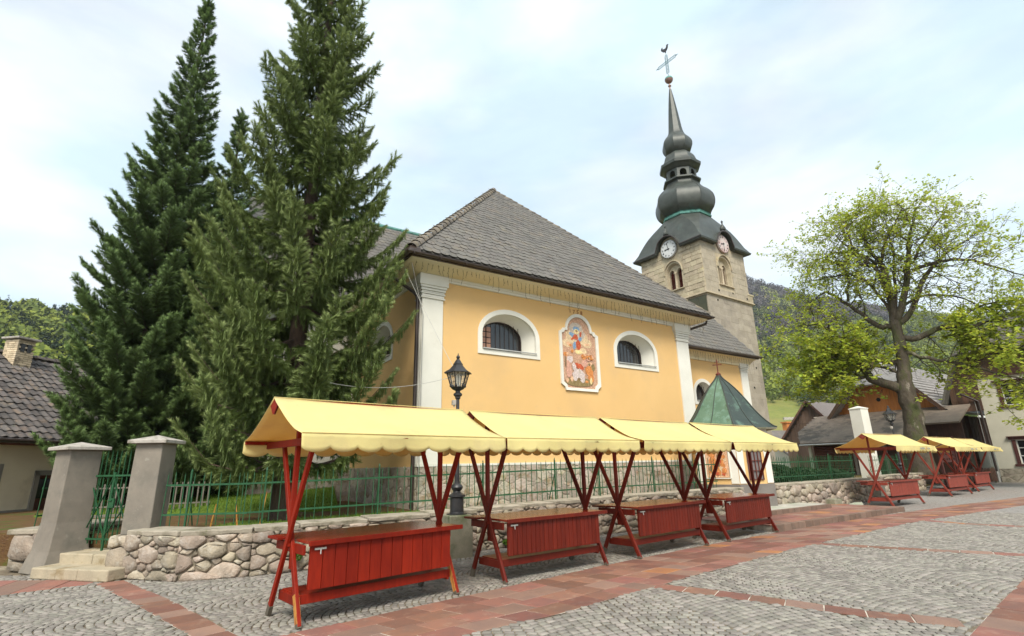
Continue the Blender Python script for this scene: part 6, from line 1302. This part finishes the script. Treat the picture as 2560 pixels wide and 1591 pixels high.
# local x = along the ridge (away right), y = across, gable at x=0 facing -x
aw, ez, hz, az_, am = 7.2, 4.5, 6.72, 8.5, 3.6
mb = MB(); mb.add([(0, 0, ez), (16, 0, ez), (16, am, az_), (1.9, am, az_), (0, 1.9, hz), (0, aw, ez), (16, aw, ez), (0, 5.3, hz)], [(0, 1, 2, 3, 4), (5, 7, 3, 2, 6), (4, 3, 7)]); fr_ = obj('roof', mb, M['rshingle'], FH, recalc=False); fr_.modifiers.new('t', 'SOLIDIFY').thickness = .12
s1 = math.hypot(am, az_ - ez); yv = Vector((0, am / s1, (az_ - ez) / s1)); zv = Vector((0, -yv.z, yv.y))
for i in range(15):
    f = i / 15; y_, z_ = am * f, ez + (az_ - ez) * f; x0_ = 0 if z_ < hz else 1.9 * (z_ - hz) / (az_ - hz); mb = MB(); mb.beam((x0_, y_ - .03, z_ + .09), (16, y_ - .03, z_ + .09), .05, .03, (0, 1, 0)); obj('roof_course', mb, M['rshingle'], fr_)
mb = MB(); mb.tube([(-.05, -.12, ez), (16, -.12, ez)], .08, 8); obj('gutter', mb, M['gutter'], FH)
for (a, b) in (((0, 0, ez), (0, 1.9, hz)), ((0, aw, ez), (0, 5.3, hz))): mb = MB(); mb.beam(a, b, .05, .24, (1, 0, 0)); obj('verge_board', mb, M['dwood'], FH)
for i in range(26):
    y0_, y1_ = .45 + i * (aw - .9) / 26, .45 + (i + 1) * (aw - .9) / 26 - .008; ym = (y0_ + y1_) / 2; zt = min(hz - .06, ez + min(ym, aw - ym) * (az_ - ez) / am - .1)
    mb = MB(); mb.b2(.8, .84, y0_, y1_, 3.6, zt + U(-.01, .01)); obj('gable_plank', mb, M['otimber'], FH)
mb = MB(); mb.lathe([(.14, 0), (.14, .02)], 14, (0, 0, 0)); o = obj('round_vent', mb, M['glass'], FH, loc=(.785, 3.9, 5.65)); o.rotation_euler = (0, D2R(90), 0)
mb = MB(); mb.add([(0, 1.9, hz - .05), (0, 5.3, hz - .05), (.8, 5.3, hz - .05), (.8, 1.9, hz - .05)], [(0, 1, 2, 3)]); obj('soffit', mb, M['otimber'], FH)
mb = MB(); mb.b2(.8, 16, 1.0, 1.2, 0, 2.1); mb.b2(.8, 1, 1.0, 6.6, 0, 3.6); obj('wall', mb, M['hwhite'], FH)
for i in range(43): mb = MB(); mb.b2(.8 + i * .35, .8 + (i + 1) * .35 - .012, .93 + U(-.02, .02), 1.0, 2.0, 4.45); obj('wall_plank', mb, random.choice([M['dwood'], M['rwood']]), FH)
mb = MB(); mb.b2(2.2, 3.1, .9, 1.02, .1, 1.95); obj('door', mb, M['dwood'], FH)
for x in (1.3, 4.2): mb = MB(); mb.beam((x, .1, .1), (x, .1, 4.3), .2, .2); obj('post', mb, M['dwood'], FH)
mb = MB(); mb.beam((.3, .6, 3.2), (2.6, -.1, 4.1), .06, .06); obj('brace', mb, M['brass'], FH)
# lean-to in front of the gable
SHD = thing('tiled_lean_to', 'brown tiled lean-to roof over a red louvred wall below the orange gable', 'shed', (27.9, 34.0, 0), D2R(34))
LTv = [(.75, 8.2, 4.72), (.75, -1.2, 4.72), (-2.0, -1.2, 3.55), (-2.0, 1.1, 3.55), (-4.1, 1.1, 2.6), (-4.1, 7.45, 2.6), (-2.0, 8.6, 3.5)]
mb = MB(); mb.add(LTv, [(0, 1, 2, 3, 6), (3, 4, 5, 6)]); sr_ = obj('roof', mb, M['btile'], SHD, recalc=False); sr_.modifiers.new('t', 'SOLIDIFY').thickness = .1
sl2 = math.hypot(4.85, 2.12)
def in_lt(x, y): Y = 8.7 - x; X = -4.1 + y * 4.85 / sl2; return (-1.15 < Y) and not (X < -2.0 and Y < 1.15) and Y < (8.55 if X > -2 else 7.45 + (X + 4.1) * .52)
tiles(sr_, (-4.12, 8.7, 2.66), (0, -1, 0), (4.85 / sl2, 0, 2.12 / sl2), 10, sl2 - .1, .27, .23, 0, in_lt, M['btile'], rounded=False, lift=.03)
mb = MB(); mb.tube([(-4.2, 1.0, 2.56), (-4.2, 7.5, 2.56)], .06, 8); obj('gutter', mb, M['brass'], SHD)
for i in range(15): mb = MB(); z = .85 + i * .11; mb.box((-3.5, 5.6, z), (.03, 2.6, .085), ((.8, 0, -.6), (0, 1, 0), (.6, 0, .8))); obj('louvre_slat', mb, M['rwood'], SHD)
for y, c in ((7.05, 'hwhite'), (4.2, 'conc'), (2.4, 'conc')): mb = MB(); mb.beam((-3.7, y, .3), (-3.7, y, 2.55), .16, .16); obj('post', mb, M[c], SHD)
mb = MB(); mb.b2(-3.3, -3.2, -1, 7, .3, 2.6); mb.b2(-1.4, -1.3, -1.1, 2, .3, 3.6); obj('wall', mb, M['dwood'], SHD)
# weathered barn
BN = thing('weathered_barn', 'weathered brown plank barn with a plain grey gable roof left of the farmhouse', 'barn', (27.9, 34.0, 0), D2R(34))
bx, bn, bw_, bz, ba = 3.0, 10.0, 2.55, 3.3, 6.35
mb = MB(); mb.add([(bx - .3, bn - bw_, bz), (bx + 6, bn - bw_, bz), (bx + 6, bn, ba), (bx - .3, bn, ba), (bx - .3, bn + bw_, bz), (bx + 6, bn + bw_, bz)], [(0, 1, 2, 3), (3, 2, 5, 4)]); br = obj('roof', mb, M['rshingle'] if False else mat('grey_board_roof', (.20, .175, .165), (.16, .14, .13), scale=2, rough=.8, bump=.3, stretch=(1, 5, 1)), BN, recalc=False); br.modifiers.new('t', 'SOLIDIFY').thickness = .1
mb = MB(); mb.beam((bx - .32, bn - bw_, bz), (bx - .32, bn, ba), .04, .16, (1, 0, 0)); mb.beam((bx - .32, bn + bw_, bz), (bx - .32, bn, ba), .04, .16, (1, 0, 0)); obj('verge_board', mb, M['dwood'], BN)
M['gwood'] = mat('greyed_plank', (.16, .105, .075), (.105, .07, .052), scale=3, rough=.9, bump=.5, bscale=9, stretch=(5, 5, .5), rnd=.35)
for i in range(17):
    y0_ = bn - 2.4 + i * 4.8 / 17; ym = y0_ + .14; zt = ba - abs(ym - bn) * (ba - bz) / bw_ - .12
    for z0_, z1_ in ((.4, 2.9), (2.92, min(4.5, zt)), (4.52, zt)):
        if z1_ - z0_ > .1: mb = MB(); mb.b2(bx + (.02 if z0_ < 1 else 0), bx + .04, y0_, y0_ + .27, z0_, z1_); obj('plank', mb, M['gwood'], BN)
mb = MB(); mb.b2(bx + .1, bx + 6, bn - 2.3, bn + 2.3, 0, 3.2); obj('wall', mb, M['dwood'], BN)
# white plastered chimney-like pillar
PP = thing('white_pillar', 'tall white plastered pillar with a pyramid top standing before the tiled lean-to', 'pillar', (18.15, 27.6, .4), D2R(24)); mb = MB(); w2 = .31
vs = [(x * r, y * r, z) for r, z in ((w2, 0), (w2 * .96, 3.68), (w2 * 1.05, 3.69), (w2 * 1.05, 3.73)) for x, y in ((-1, -1), (1, -1), (1, 1), (-1, 1))] + [(0, 0, 3.86)]
mb.add(vs, [(4 * k + i, 4 * k + (i + 1) % 4, 4 * k + 4 + (i + 1) % 4, 4 * k + 4 + i) for k in range(3) for i in range(4)] + [(12 + i, 12 + (i + 1) % 4, 16) for i in range(4)]); obj('shaft', mb, M['white'], PP)
# white house
WH = thing('white_house', 'large pale house with brown trimmed windows and dark timber gable at the right edge', 'house', (30.23, 33.77, 0), D2R(34))
def wface(a, z, d=0): return (d, -a, z)      # a measured towards the viewer along the gable wall
wins = [(1.12, 2.62, 4.62, 5.95), (1.12, 2.62, 1.08, 2.5), (4.4, 5.9, 4.62, 5.95), (4.4, 5.9, 1.08, 2.5)]
mb = MB(); holeface(mb, [(0, 0), (10, 0), (10, 6.5), (0, 6.5)], [[(a, c), (b, c), (b, d), (a, d)] for a, b, c, d in wins], lambda a, b: wface(a, b))
for a, b, c, d in wins: q = [(a, c), (b, c), (b, d), (a, d)]; ringpair(mb, q, lambda a, b: wface(a, b), q, lambda a, b: wface(a, b, .22))
mb.add([(0, 0, 0), (9, 0, 0), (9, 0, 6.5), (0, 0, 6.5)], [(0, 1, 2, 3)]); mb.b2(.6, 9, -10, -.1, 0, 6.4)
obj('wall', mb, M['hwhite'], WH, recalc=False)
for a, b, c, d in wins:
    mb = MB(); mb.add([wface(a, c, .2), wface(b, c, .2), wface(b, d, .2), wface(a, d, .2)], [(0, 1, 2, 3)]); Wn = obj('window', mb, M['glass'], WH)
    mb = MB(); 
    for p, q in (((a - .09, c), (a - .09, d)), ((b + .09, c), (b + .09, d))): mb.beam(wface(*p, -.02), wface(*q, -.02), .06, .18, (1, 0, 0))
    mb.beam(wface(a - .3, d + .1, -.04), wface(b + .3, d + .1, -.04), .10, .16, (1, 0, 0)); mb.beam(wface(a - .3, c - .08, -.03), wface(b + .3, c - .08, -.03), .1, .14, (1, 0, 0)); mb.beam(wface(a - .36, d + .2, -.08), wface(b + .36, d + .2, -.08), .18, .05, (1, 0, 0)); obj('surround', mb, M['brownf'], Wn)
    mb = MB()
    for p, q, t in (((a, c), (a, d), .09), ((b, c), (b, d), .09), ((a, c), (b, c), .09), ((a, d), (b, d), .09), (((a + b) / 2, c), ((a + b) / 2, d), .05), ((a, c + (d - c) / 3), (b, c + (d - c) / 3), .04), ((a, c + 2 * (d - c) / 3), (b, c + 2 * (d - c) / 3), .04)): mb.beam(wface(*p, .12), wface(*q, .12), .05, t, (1, 0, 0))
    obj('sash', mb, M['clockface'], Wn)
pc = 0
for c in cells(9.5, lambda s: .78, .12, .26, seed=95, gap=.012, asp=1.7):
    mb = MB(); stone(mb, c, lambda s, z, k: (-.05 - k, -s, z), .02, False); obj('plinth_stone', mb, M['cap'], WH)
mb = MB(); mb.b2(-.06, .2, -10, 0, -.1, .8); obj('plinth', mb, M['mortar'], WH)
mb = MB(); mb.add([(-.75, 1.9, 5.0), (-.75, .6, 8.2), (9, .6, 8.2), (9, 1.9, 5.0)], [(0, 1, 2, 3)]); mb.add([(-.75, .7, 8.1), (-.75, -7.4, 8.1), (2.3, -3.4, 11.6)], [(0, 1, 2)]); mb.add([(-.75, .7, 8.1), (2.3, -3.4, 11.6), (9, -3.4, 11.6), (9, .7, 8.1)], [(0, 1, 2, 3)]); mb.add([(-.75, -7.4, 8.1), (2.3, -3.4, 11.6), (9, -3.4, 11.6), (9, -9.2, 5.0), (-.75, -9.2, 5.0)], [(0, 1, 2, 3, 4)])
wr_ = obj('roof', mb, M['slate'], WH, recalc=False); wr_.modifiers.new('t', 'SOLIDIFY').thickness = .14
for i in range(9):
    f = (i + .3) / 9.5; l = [Vector((-.75, .7, 8.1)).lerp(Vector((2.3, -3.4, 11.6)), f), Vector((-.75, -7.4, 8.1)).lerp(Vector((2.3, -3.4, 11.6)), f)]; mb = MB(); up_ = Vector((-.05, 0, .1)); mb.beam(l[0] + up_, l[1] + up_, .05, .03, (0, 0, 1)); obj('roof_course', mb, M['slate'], wr_)
for i in range(34):
    a = -1.5 + i * .31; zt = 8.0 if a > -.65 else 5.2 + (a + 1.9) * 2.3
    mb = MB(); mb.b2(-.08, -.03, -a - .3, -a, 6.45 if a > 0 else 4.4, max(6.5, zt)); obj('gable_plank', mb, M['dwood'], WH)
mb = MB(); mb.tube([(-.5, .9, 5.6), (-.12, .12, 5.0), (-.12, .1, .6)], .065, 8); obj('downpipe', mb, M['gutter'], WH); mb = MB(); mb.tube([(-.12, .1, .65), (-.12, .1, 0)], .075, 8); mb.tube([(-.1, .3, 5), (-.1, .3, .4)], .018, 6); obj('pipe_foot', mb, M['brass'], WH)
# brown picket fence between the farmhouse and the square
PF = thing('brown_picket_fence', 'low brown wooden picket fence between the far stalls and the white house', 'fence', (25.6, 30.9, 0), math.atan2(2.6, 4.2))
for i in range(22):
    mb = MB(); x = i * .22; mb.prism([(x, .08), (x + .13, .08), (x + .13, .8), (x + .065, .9), (x, .8)], lambda a, b: (a, 0, b), lambda a, b: (a, .03, b)); obj('picket', mb, M['dwood'], PF)
for z in (.25, .65): mb = MB(); mb.beam((0, .05, z), (4.8, .05, z), .07, .04, (0, 0, 1)); obj('rail', mb, M['dwood'], PF)
for x in (0, 2.3, 4.75): mb = MB(); mb.beam((x, .1, 0), (x, .1, .95), .1, .1); obj('post', mb, M['conc_m'], PF)
CB = thing('carved_board', 'brown openwork notice board behind the middle far stall', 'board', (23.2, 29.3, 0), D2R(20)); mb = MB(); mb.beam((0, 0, 0), (0, 0, 2.7), .1, .1); mb.beam((1.3, 0, 0), (1.3, 0, 2.7), .1, .1); obj('board_post', mb, M['brownf'], CB)
hs_ = []
for i in range(6):
    for j in range(5): hs_.append([(.08 + i * .19 + .065 + .06 * math.cos(a), 1.35 + j * .24 + .1 + .07 * math.sin(a)) for a in [math.pi * k / 3 for k in range(6)]])
mb = MB(); holeface(mb, [(0, 1.3), (1.3, 1.3), (1.3, 2.6), (0, 2.6)], hs_, lambda a, b: (a, 0, b)); o = obj('openwork_panel', mb, M['brownf'], CB, recalc=False); o.modifiers.new('t', 'SOLIDIFY').thickness = .03
# small far houses
def far_house(loc, rz, w_, d_, h_, r_, wall, roof, label, chim=None):
    Hh = thing('distant_house', label, 'house', loc, D2R(rz)); mb = MB(); mb.b2(0, w_, 0, d_, -3, h_); mb.add([(0, 0, h_), (0, d_, h_), (0, d_ / 2, h_ + r_ * .97), (w_, 0, h_), (w_, d_, h_), (w_, d_ / 2, h_ + r_ * .97)], [(0, 1, 2), (3, 4, 5)]); obj('wall', mb, wall, Hh)
    o_ = .5; mb = MB(); mb.add([(-o_, -o_, h_ - .3), (w_ + o_, -o_, h_ - .3), (w_ + o_, d_ / 2, h_ + r_), (-o_, d_ / 2, h_ + r_), (-o_, d_ + o_, h_ - .3), (w_ + o_, d_ + o_, h_ - .3)], [(0, 1, 2, 3), (3, 2, 5, 4)]); rr = obj('roof', mb, roof, Hh, recalc=False); rr.modifiers.new('t', 'SOLIDIFY').thickness = .2
    n = max(2, int(w_ / 2.2))
    for i in range(n): x = (i + .5) * w_ / n; mb = MB(); mb.b2(x - .45, x + .45, -.04, .1, h_ - 2, h_ - .8); wq = obj('window', mb, M['glass'], Hh); mb = MB(); mb.b2(x - .5, x + .5, -.08, -.03, h_ - 2.1, h_ - 2.0); obj('sill', mb, M['white'], wq)
    if chim: mb = MB(); mb.b2(w_ * .5, w_ * .5 + .8, d_ / 2 - .3, d_ / 2 + .3, h_ + r_ - .6, h_ + r_ + .75); mb.b2(w_ * .5 - .1, w_ * .5 + .9, d_ / 2 - .4, d_ / 2 + .4, h_ + r_ + .75, h_ + r_ + .9); obj('chimney', mb, chim, rr)
    return Hh
fh = far_house((26.6, 51.5, 0), 20, 7, 7, 2.2, 2.4, M['hwhite'], M['slate'], 'grey roofed house with a dormer and an orange chimney right of the shrine', M['otimber'])
mb = MB(); mb.b2(2.2, 3.8, -.2, 3, 2.4, 3.6); mb.add([(2, -.4, 3.5), (4, -.4, 3.5), (3, -.4, 4.2), (2, 3, 3.5), (4, 3, 3.5), (3, 3, 4.2)], [(0, 1, 2), (0, 2, 5, 3), (2, 1, 4, 5)]); obj('dormer', mb, M['slate'], fh)
MS = thing('lift_mast', 'thin grey mast with crossarm on the meadow above the shrine', 'mast', (52, 98, 2)); mb = MB(); mb.tube([(0, 0, -3), (0, 0, 7)], .3, 8); mb.beam((-1.8, 0, 7), (1.8, 0, 7), .5, .4, (0, 0, 1)); obj('pole', mb, M['conc_l'], MS)
# ------------------------------------------------------------------ hills and woods
AZT = [(-80, 12), (-60, 13), (-45, 12.3), (-40, 12.6), (-34, 11), (-25, 8), (-10, 7), (5, 9), (14, 15), (21, 18.6), (25.6, 18.0), (29, 16.1), (33.6, 14.1), (38, 12.4), (42, 11.0), (50, 10), (80, 9)]
def hill(az, r):
    el = np.interp(az, [a[0] for a in AZT], [a[1] for a in AZT]); R = np.interp(az, [-30, 0, 20], [330, 450, 720]); r0 = np.interp(az, [-30, 10], [70, 80])
    x = np.clip((r - r0) / (R - r0), 0, 1.15); f = np.where(x < 1, x ** np.interp(az, [-30, 10], [1.25, 1.62]), 1 + .1 * (x - 1))
    return np.tan(np.radians(el)) * R * f
na, nr = 150, 60; azs = np.linspace(-80, 80, na); rs_ = 60 * (15.5 ** (np.linspace(0, 1, nr)))
V = []; 
for r in rs_:
    for a in azs: h_ = float(hill(a, r)); n__ = (math.sin(a * .9 + r * .02) + math.sin(a * .37 - r * .013)) * (.012 * h_); V.append((r * math.sin(math.radians(a)), r * math.cos(math.radians(a)), h_ + n__ - .3))
F = [[j * na + i, j * na + i + 1, (j + 1) * na + i + 1, (j + 1) * na + i] for j in range(nr - 1) for i in range(na - 1)]
M['meadow'] = mat('meadow_hill', (.20, .21, .045), (.15, .17, .035), scale=.05, rough=1, bump=0, stain=(.24, .20, .06), sscale=.02, stain2=(.11, .14, .03), s2scale=.4, s2lo=.5, s2hi=.7)
tag(npmesh('hill', V, F, M['meadow'], smooth=True), kind='structure')
def flake(kind, seed, n):
    R = np.random.RandomState(seed); V = []; F = []; T = []
    for _ in range(n):
        if kind == 'con':
            t = R.rand() ** .8; a = R.uniform(0, 6.28); r = .20 * (1 - t) ** .9 * R.uniform(.5, 1.1) + .005; c = np.array([r * math.cos(a), r * math.sin(a), .08 + .9 * t]); s = .09 * (1 - .6 * t)
            d = np.array([math.cos(a), math.sin(a), -.55]); q = np.array([-math.sin(a), math.cos(a), 0])
            P = [c - d * s * .5 + q * s * .6, c - d * s * .5 - q * s * .6, c + d * s]
        else:
            u = R.randn(3); u /= np.linalg.norm(u); rr = R.uniform(.6, 1.) ** .5; c = np.array([.34 * u[0] * rr, .34 * u[1] * rr, .56 + .42 * u[2] * rr]); s = .085 * R.uniform(.7, 1.4); w1 = R.randn(3); w1 /= np.linalg.norm(w1); w2_ = np.cross(w1, u) + .3 * R.randn(3)
            P = [c + w1 * s, c - w1 * s * .6 + w2_ * s, c - w1 * s * .6 - w2_ * s]
        b = len(V); V += P; F.append([b, b + 1, b + 2]); tt = R.rand() * .6 + .4 * (c[2]); T += [tt] * 3
    if kind != 'con': b = len(V); V += [np.array([-.015, 0, -.1]), np.array([.015, 0, -.1]), np.array([0, 0, .6])]; F.append([b, b + 1, b + 2]); T += [0, 0, 0]
    return np.array(V), np.array(F), np.array(T)
M['wcon'] = mat('far_conifer', (.022, .042, .022), (.016, .03, .018), scale=.05, rough=.9, bump=0, tone=(.05, .085, .03))
M['wdec'] = mat('far_spring_wood', (.13, .175, .03), (.06, .09, .028), scale=.05, rough=.9, bump=0, tone=(.28, .31, .04), trans=.15)
M['wbare'] = mat('far_bare_wood', (.095, .08, .085), (.06, .06, .068), scale=.03, rough=.9, bump=0, tone=(.13, .11, .10))
Rw = np.random.RandomState(4); LST = {'wcon': [], 'wdec': [], 'wbare': []}
def wood(n, a0, a1, r0, r1, hmin, hmax, pf):
    for _ in range(n):
        a = Rw.uniform(a0, a1); r = math.sqrt(Rw.uniform(r0 ** 2, r1 ** 2)); k = pf(a, r)
        if not k: continue
        x, y = r * math.sin(math.radians(a)), r * math.cos(math.radians(a)); h_ = Rw.uniform(hmin, hmax); LST[k].append((x, y, float(hill(a, r)) - .6, h_))
def pr_(a, r):
    el = math.degrees(math.atan2(float(hill(a, r)), r)); lo = 6.2 - (a - 26) * .28 + .5 * math.sin(a * 2.3)
    if el < max(2.6, lo): return None
    q = math.sin(a * 1.7 + r * .03) + math.sin(a * .8 - r * .021 + 1) + Rw.normal(0, .7)
    if el > 11.9 + .6 * math.sin(a * 1.3): return 'wbare' if q > -.1 else 'wcon'
    return 'wcon' if q > .35 else ('wdec' if Rw.rand() < .93 else 'wbare')
wood(9000, 19, 50, 150, 760, 6.5, 11, pr_)
def pl_(a, r):
    q = math.sin(a * 2.1 + r * .05) + Rw.normal(0, .8); return 'wcon' if q > -.6 else 'wdec'
wood(3000, -56, -28, 95, 345, 7, 13, pl_)
wood(700, -28, 19, 200, 460, 7, 12, pl_)
for k, lab, cat in (('wcon', 'dark green conifers of the mixed wood on the hillsides', 'forest'), ('wdec', 'light yellow green spring foliage of the wood on the hillsides', 'forest'), ('wbare', 'purplish bare trees along the upper ridge of the right hill', 'forest')):
    L_2 = np.array(LST[k]); VV, FF, TT = [], [], []; b = 0
    for i in range(5):
        s = L_2[i::5]; V, F, T = flake('con' if k == 'wcon' else 'dec', 50 + i, 46 if k != 'wdec' else 60); n = len(s); sc3 = np.stack([s[:, 3] * (1.1 if k == 'wcon' else .95)] * 2 + [s[:, 3]], 1)
        W_ = s[:, None, :3] + V[None] * sc3[:, None, :]; VV.append(W_.reshape(-1, 3)); FF.append((F[None] + (np.arange(n) * len(V))[:, None, None]).reshape(-1, 3) + b); b += n * len(V); TT.append((T[None] * Rw.uniform(.2, 1, n)[:, None]).ravel())
    print(k, len(L_2), sum(map(len, FF))); tag(npmesh({'wcon': 'conifer_wood', 'wdec': 'spring_wood', 'wbare': 'bare_wood'}[k], np.vstack(VV), np.vstack(FF), M[k], attr=np.concatenate(TT)), lab, cat, kind='stuff')
for i, (az2, r2, lab) in enumerate(((40.3, 210, 'small white hillside house, the higher one seen through the linden'), (41.3, 195, 'small white hillside house, the lower one seen through the linden'))):
    x, y = r2 * math.sin(math.radians(az2)), r2 * math.cos(math.radians(az2)); far_house((x, y, float(hill(az2, r2)) + 2), -30, 9, 7, 4, 3, M['clockface'], M['rshingle'], lab)
# ------------------------------------------------------------------ hedge, bushes, stones, wires
def bush(loc, rx, ry, h_, n, m, name, label, cat, size=.05):
    B = thing(name, label, cat, loc); R = np.random.RandomState(int(loc[0] * 100) % 999); V = []; F = []
    for _ in range(n):
        u = R.randn(3); u /= np.linalg.norm(u); rr = R.uniform(.45, 1.) ** .5; c = np.array([rx * u[0] * rr, ry * u[1] * rr, h_ / 2 + h_ / 2 * u[2] * rr]); w1 = R.randn(3); w1 /= np.linalg.norm(w1); w2_ = np.cross(w1, R.randn(3)); w2_ /= np.linalg.norm(w2_); s = size * R.uniform(.6, 1.4)
        b = len(V); V += [c + w1 * s, c + w2_ * s * .6, c - w1 * s, c - w2_ * s * .6]; F.append([b, b + 1, b + 2, b + 3])
    npmesh('leaves', V, F, m, B); mb = MB()
    for k in range(5): mb.tube([(U(-.1, .1), U(-.1, .1), -.1), (U(-rx, rx) * .6, U(-ry, ry) * .6, h_ * .8)], [.02, .006], 4)
    obj('stem', mb, M['twig'], B)
M['hedge'] = mat('hedge_leaf', (.028, .058, .018), (.02, .042, .015), scale=2, rough=.6, bump=0, rnd=.35, trans=.2)
for i, (x, y, rx, h_, lab) in enumerate(((10.3, 21.6, .95, .95, 'dark clipped bush just right of the shrine behind the fence'), (12.1, 22.9, 1.0, .8, 'dark clipped bush in the middle of the three behind the mossy wall'), (14.2, 24.6, 1.0, .7, 'dark clipped bush farthest from the shrine behind the mossy wall'))): bush((x, y, .5), rx, .8, h_, 5200, M['hedge'], 'garden_bush', lab, 'bush', .045)
M['fern'] = mat('wall_weed', (.11, .22, .02), (.08, .17, .02), scale=3, rough=.6, bump=0, rnd=.3, trans=.3)
for i, (x, y, z, s, lab) in enumerate(((-3.62, 9.22, .22, .10, 'tiny green fern growing from the wall foot behind the first stall'), (-3.2, 9.5, .2, .13, 'larger green fern in the wall behind the first stall leg'), (-.2, 11.35, .1, .09, 'green weed at the wall foot beside the lamp block'))): bush((x, y, z - .05), s, s * .7, s * 1.2, 160, M['fern'], 'fern', lab, 'plant', .02)
mb = MB(); P_ = [(math.cos(a) * U(.2, .3), math.sin(a) * U(.12, .17)) for a in [2 * math.pi * i / 9 for i in range(9)]]; stone(mb, P_, lambda s, z, k: (s, z, k), .16, True, 0); tag(obj('boulder', mb, M['paleslab'], smooth=True, loc=(11.55, 18.7, .0)), 'whitish boulder at the end of the pale upper platform', 'rock')
mb = MB(); mb.b2(-.25, .25, -.15, .15, 0, .3); P_o = tag(obj('hollow_block', mb, M['conc_m'], bevel=.01, loc=(10.75, 18.55, .0)), 'holed concrete block leaning at the foot of the mossy wall', 'block'); P_o.rotation_euler.z = D2R(34)
def wire(name, label, a, b, sag, r=.006, n=14):
    a, b = Vector(a), Vector(b); mb = MB(); mb.tube([a.lerp(b, i / n) - Vector((0, 0, sag * 4 * (i / n) * (1 - i / n))) for i in range(n + 1)], r, 4); tag(obj(name, mb, M['brass']), label, 'cable')
wire('light_cable', 'thin pale cable running from the near lamp up to the church eave corner', (-1.15, 10.5, 3.42), (-3.0, 13.35, 7.05), .05)
wire('light_cable', 'thin pale cable sagging from the near lamp across to the hanging spruce', (-1.15, 10.5, 3.40), (-4.6, 11.4, 3.6), .25)
# low garden walls behind the lawn
GW = thing('garden_wall', 'low rubble garden wall at the back of the green lawn', 'wall', (-13.6, 20.2, 1.2), D2R(14)); mb = MB(); mb.b2(0, 7.5, 0, .4, -.1, .75); obj('mortar_core', mb, M['mortar'], GW)
rubble(GW, (0, 0), (7.5, 0), 0, lambda s: .74, .06, .16, 140, M['rubble'], 97); mb = MB(); mb.b2(-.05, 7.55, -.08, .5, .75, .82); obj('coping', mb, M['conc_l'], GW, bevel=.01)
for i, (x, y, lab) in enumerate(((-5.75, 10.35, 'pale cut stem standing in the soil nearest the right gate pillar'), (-5.35, 10.6, 'pale leaning stem beside the cut stem near the right gate pillar'), (-5.0, 10.75, 'thin brown stem standing alone in the soil before the lawn'))):
    mb = MB(); mb.tube([(x, y, .5), (x + U(-.15, .15), y + U(-.1, .1), .5 + U(.45, .75))], [.02, .007], 5); tag(obj('cut_stem', mb, M['worn']), lab, 'stem')

# thin spring haze over the valley
hz = MB(); hz.b2(-900, 900, -70, 960, -2, 330)
ho = obj('haze', hz, M['dirt']); ho.data.materials.clear(); hm = bpy.data.materials.new('haze_air'); hm.use_nodes = True; hn = hm.node_tree; hn.nodes.clear()
hv = hn.nodes.new('ShaderNodeVolumePrincipled'); hv.inputs['Color'].default_value = (.86, .92, 1, 1); hv.inputs['Density'].default_value = .0002; hv.inputs['Anisotropy'].default_value = .2
ht = hn.nodes.new('ShaderNodeOutputMaterial'); hn.links.new(hv.outputs[0], ht.inputs['Volume']); ho.data.materials.append(hm); tag(ho, kind='stuff')
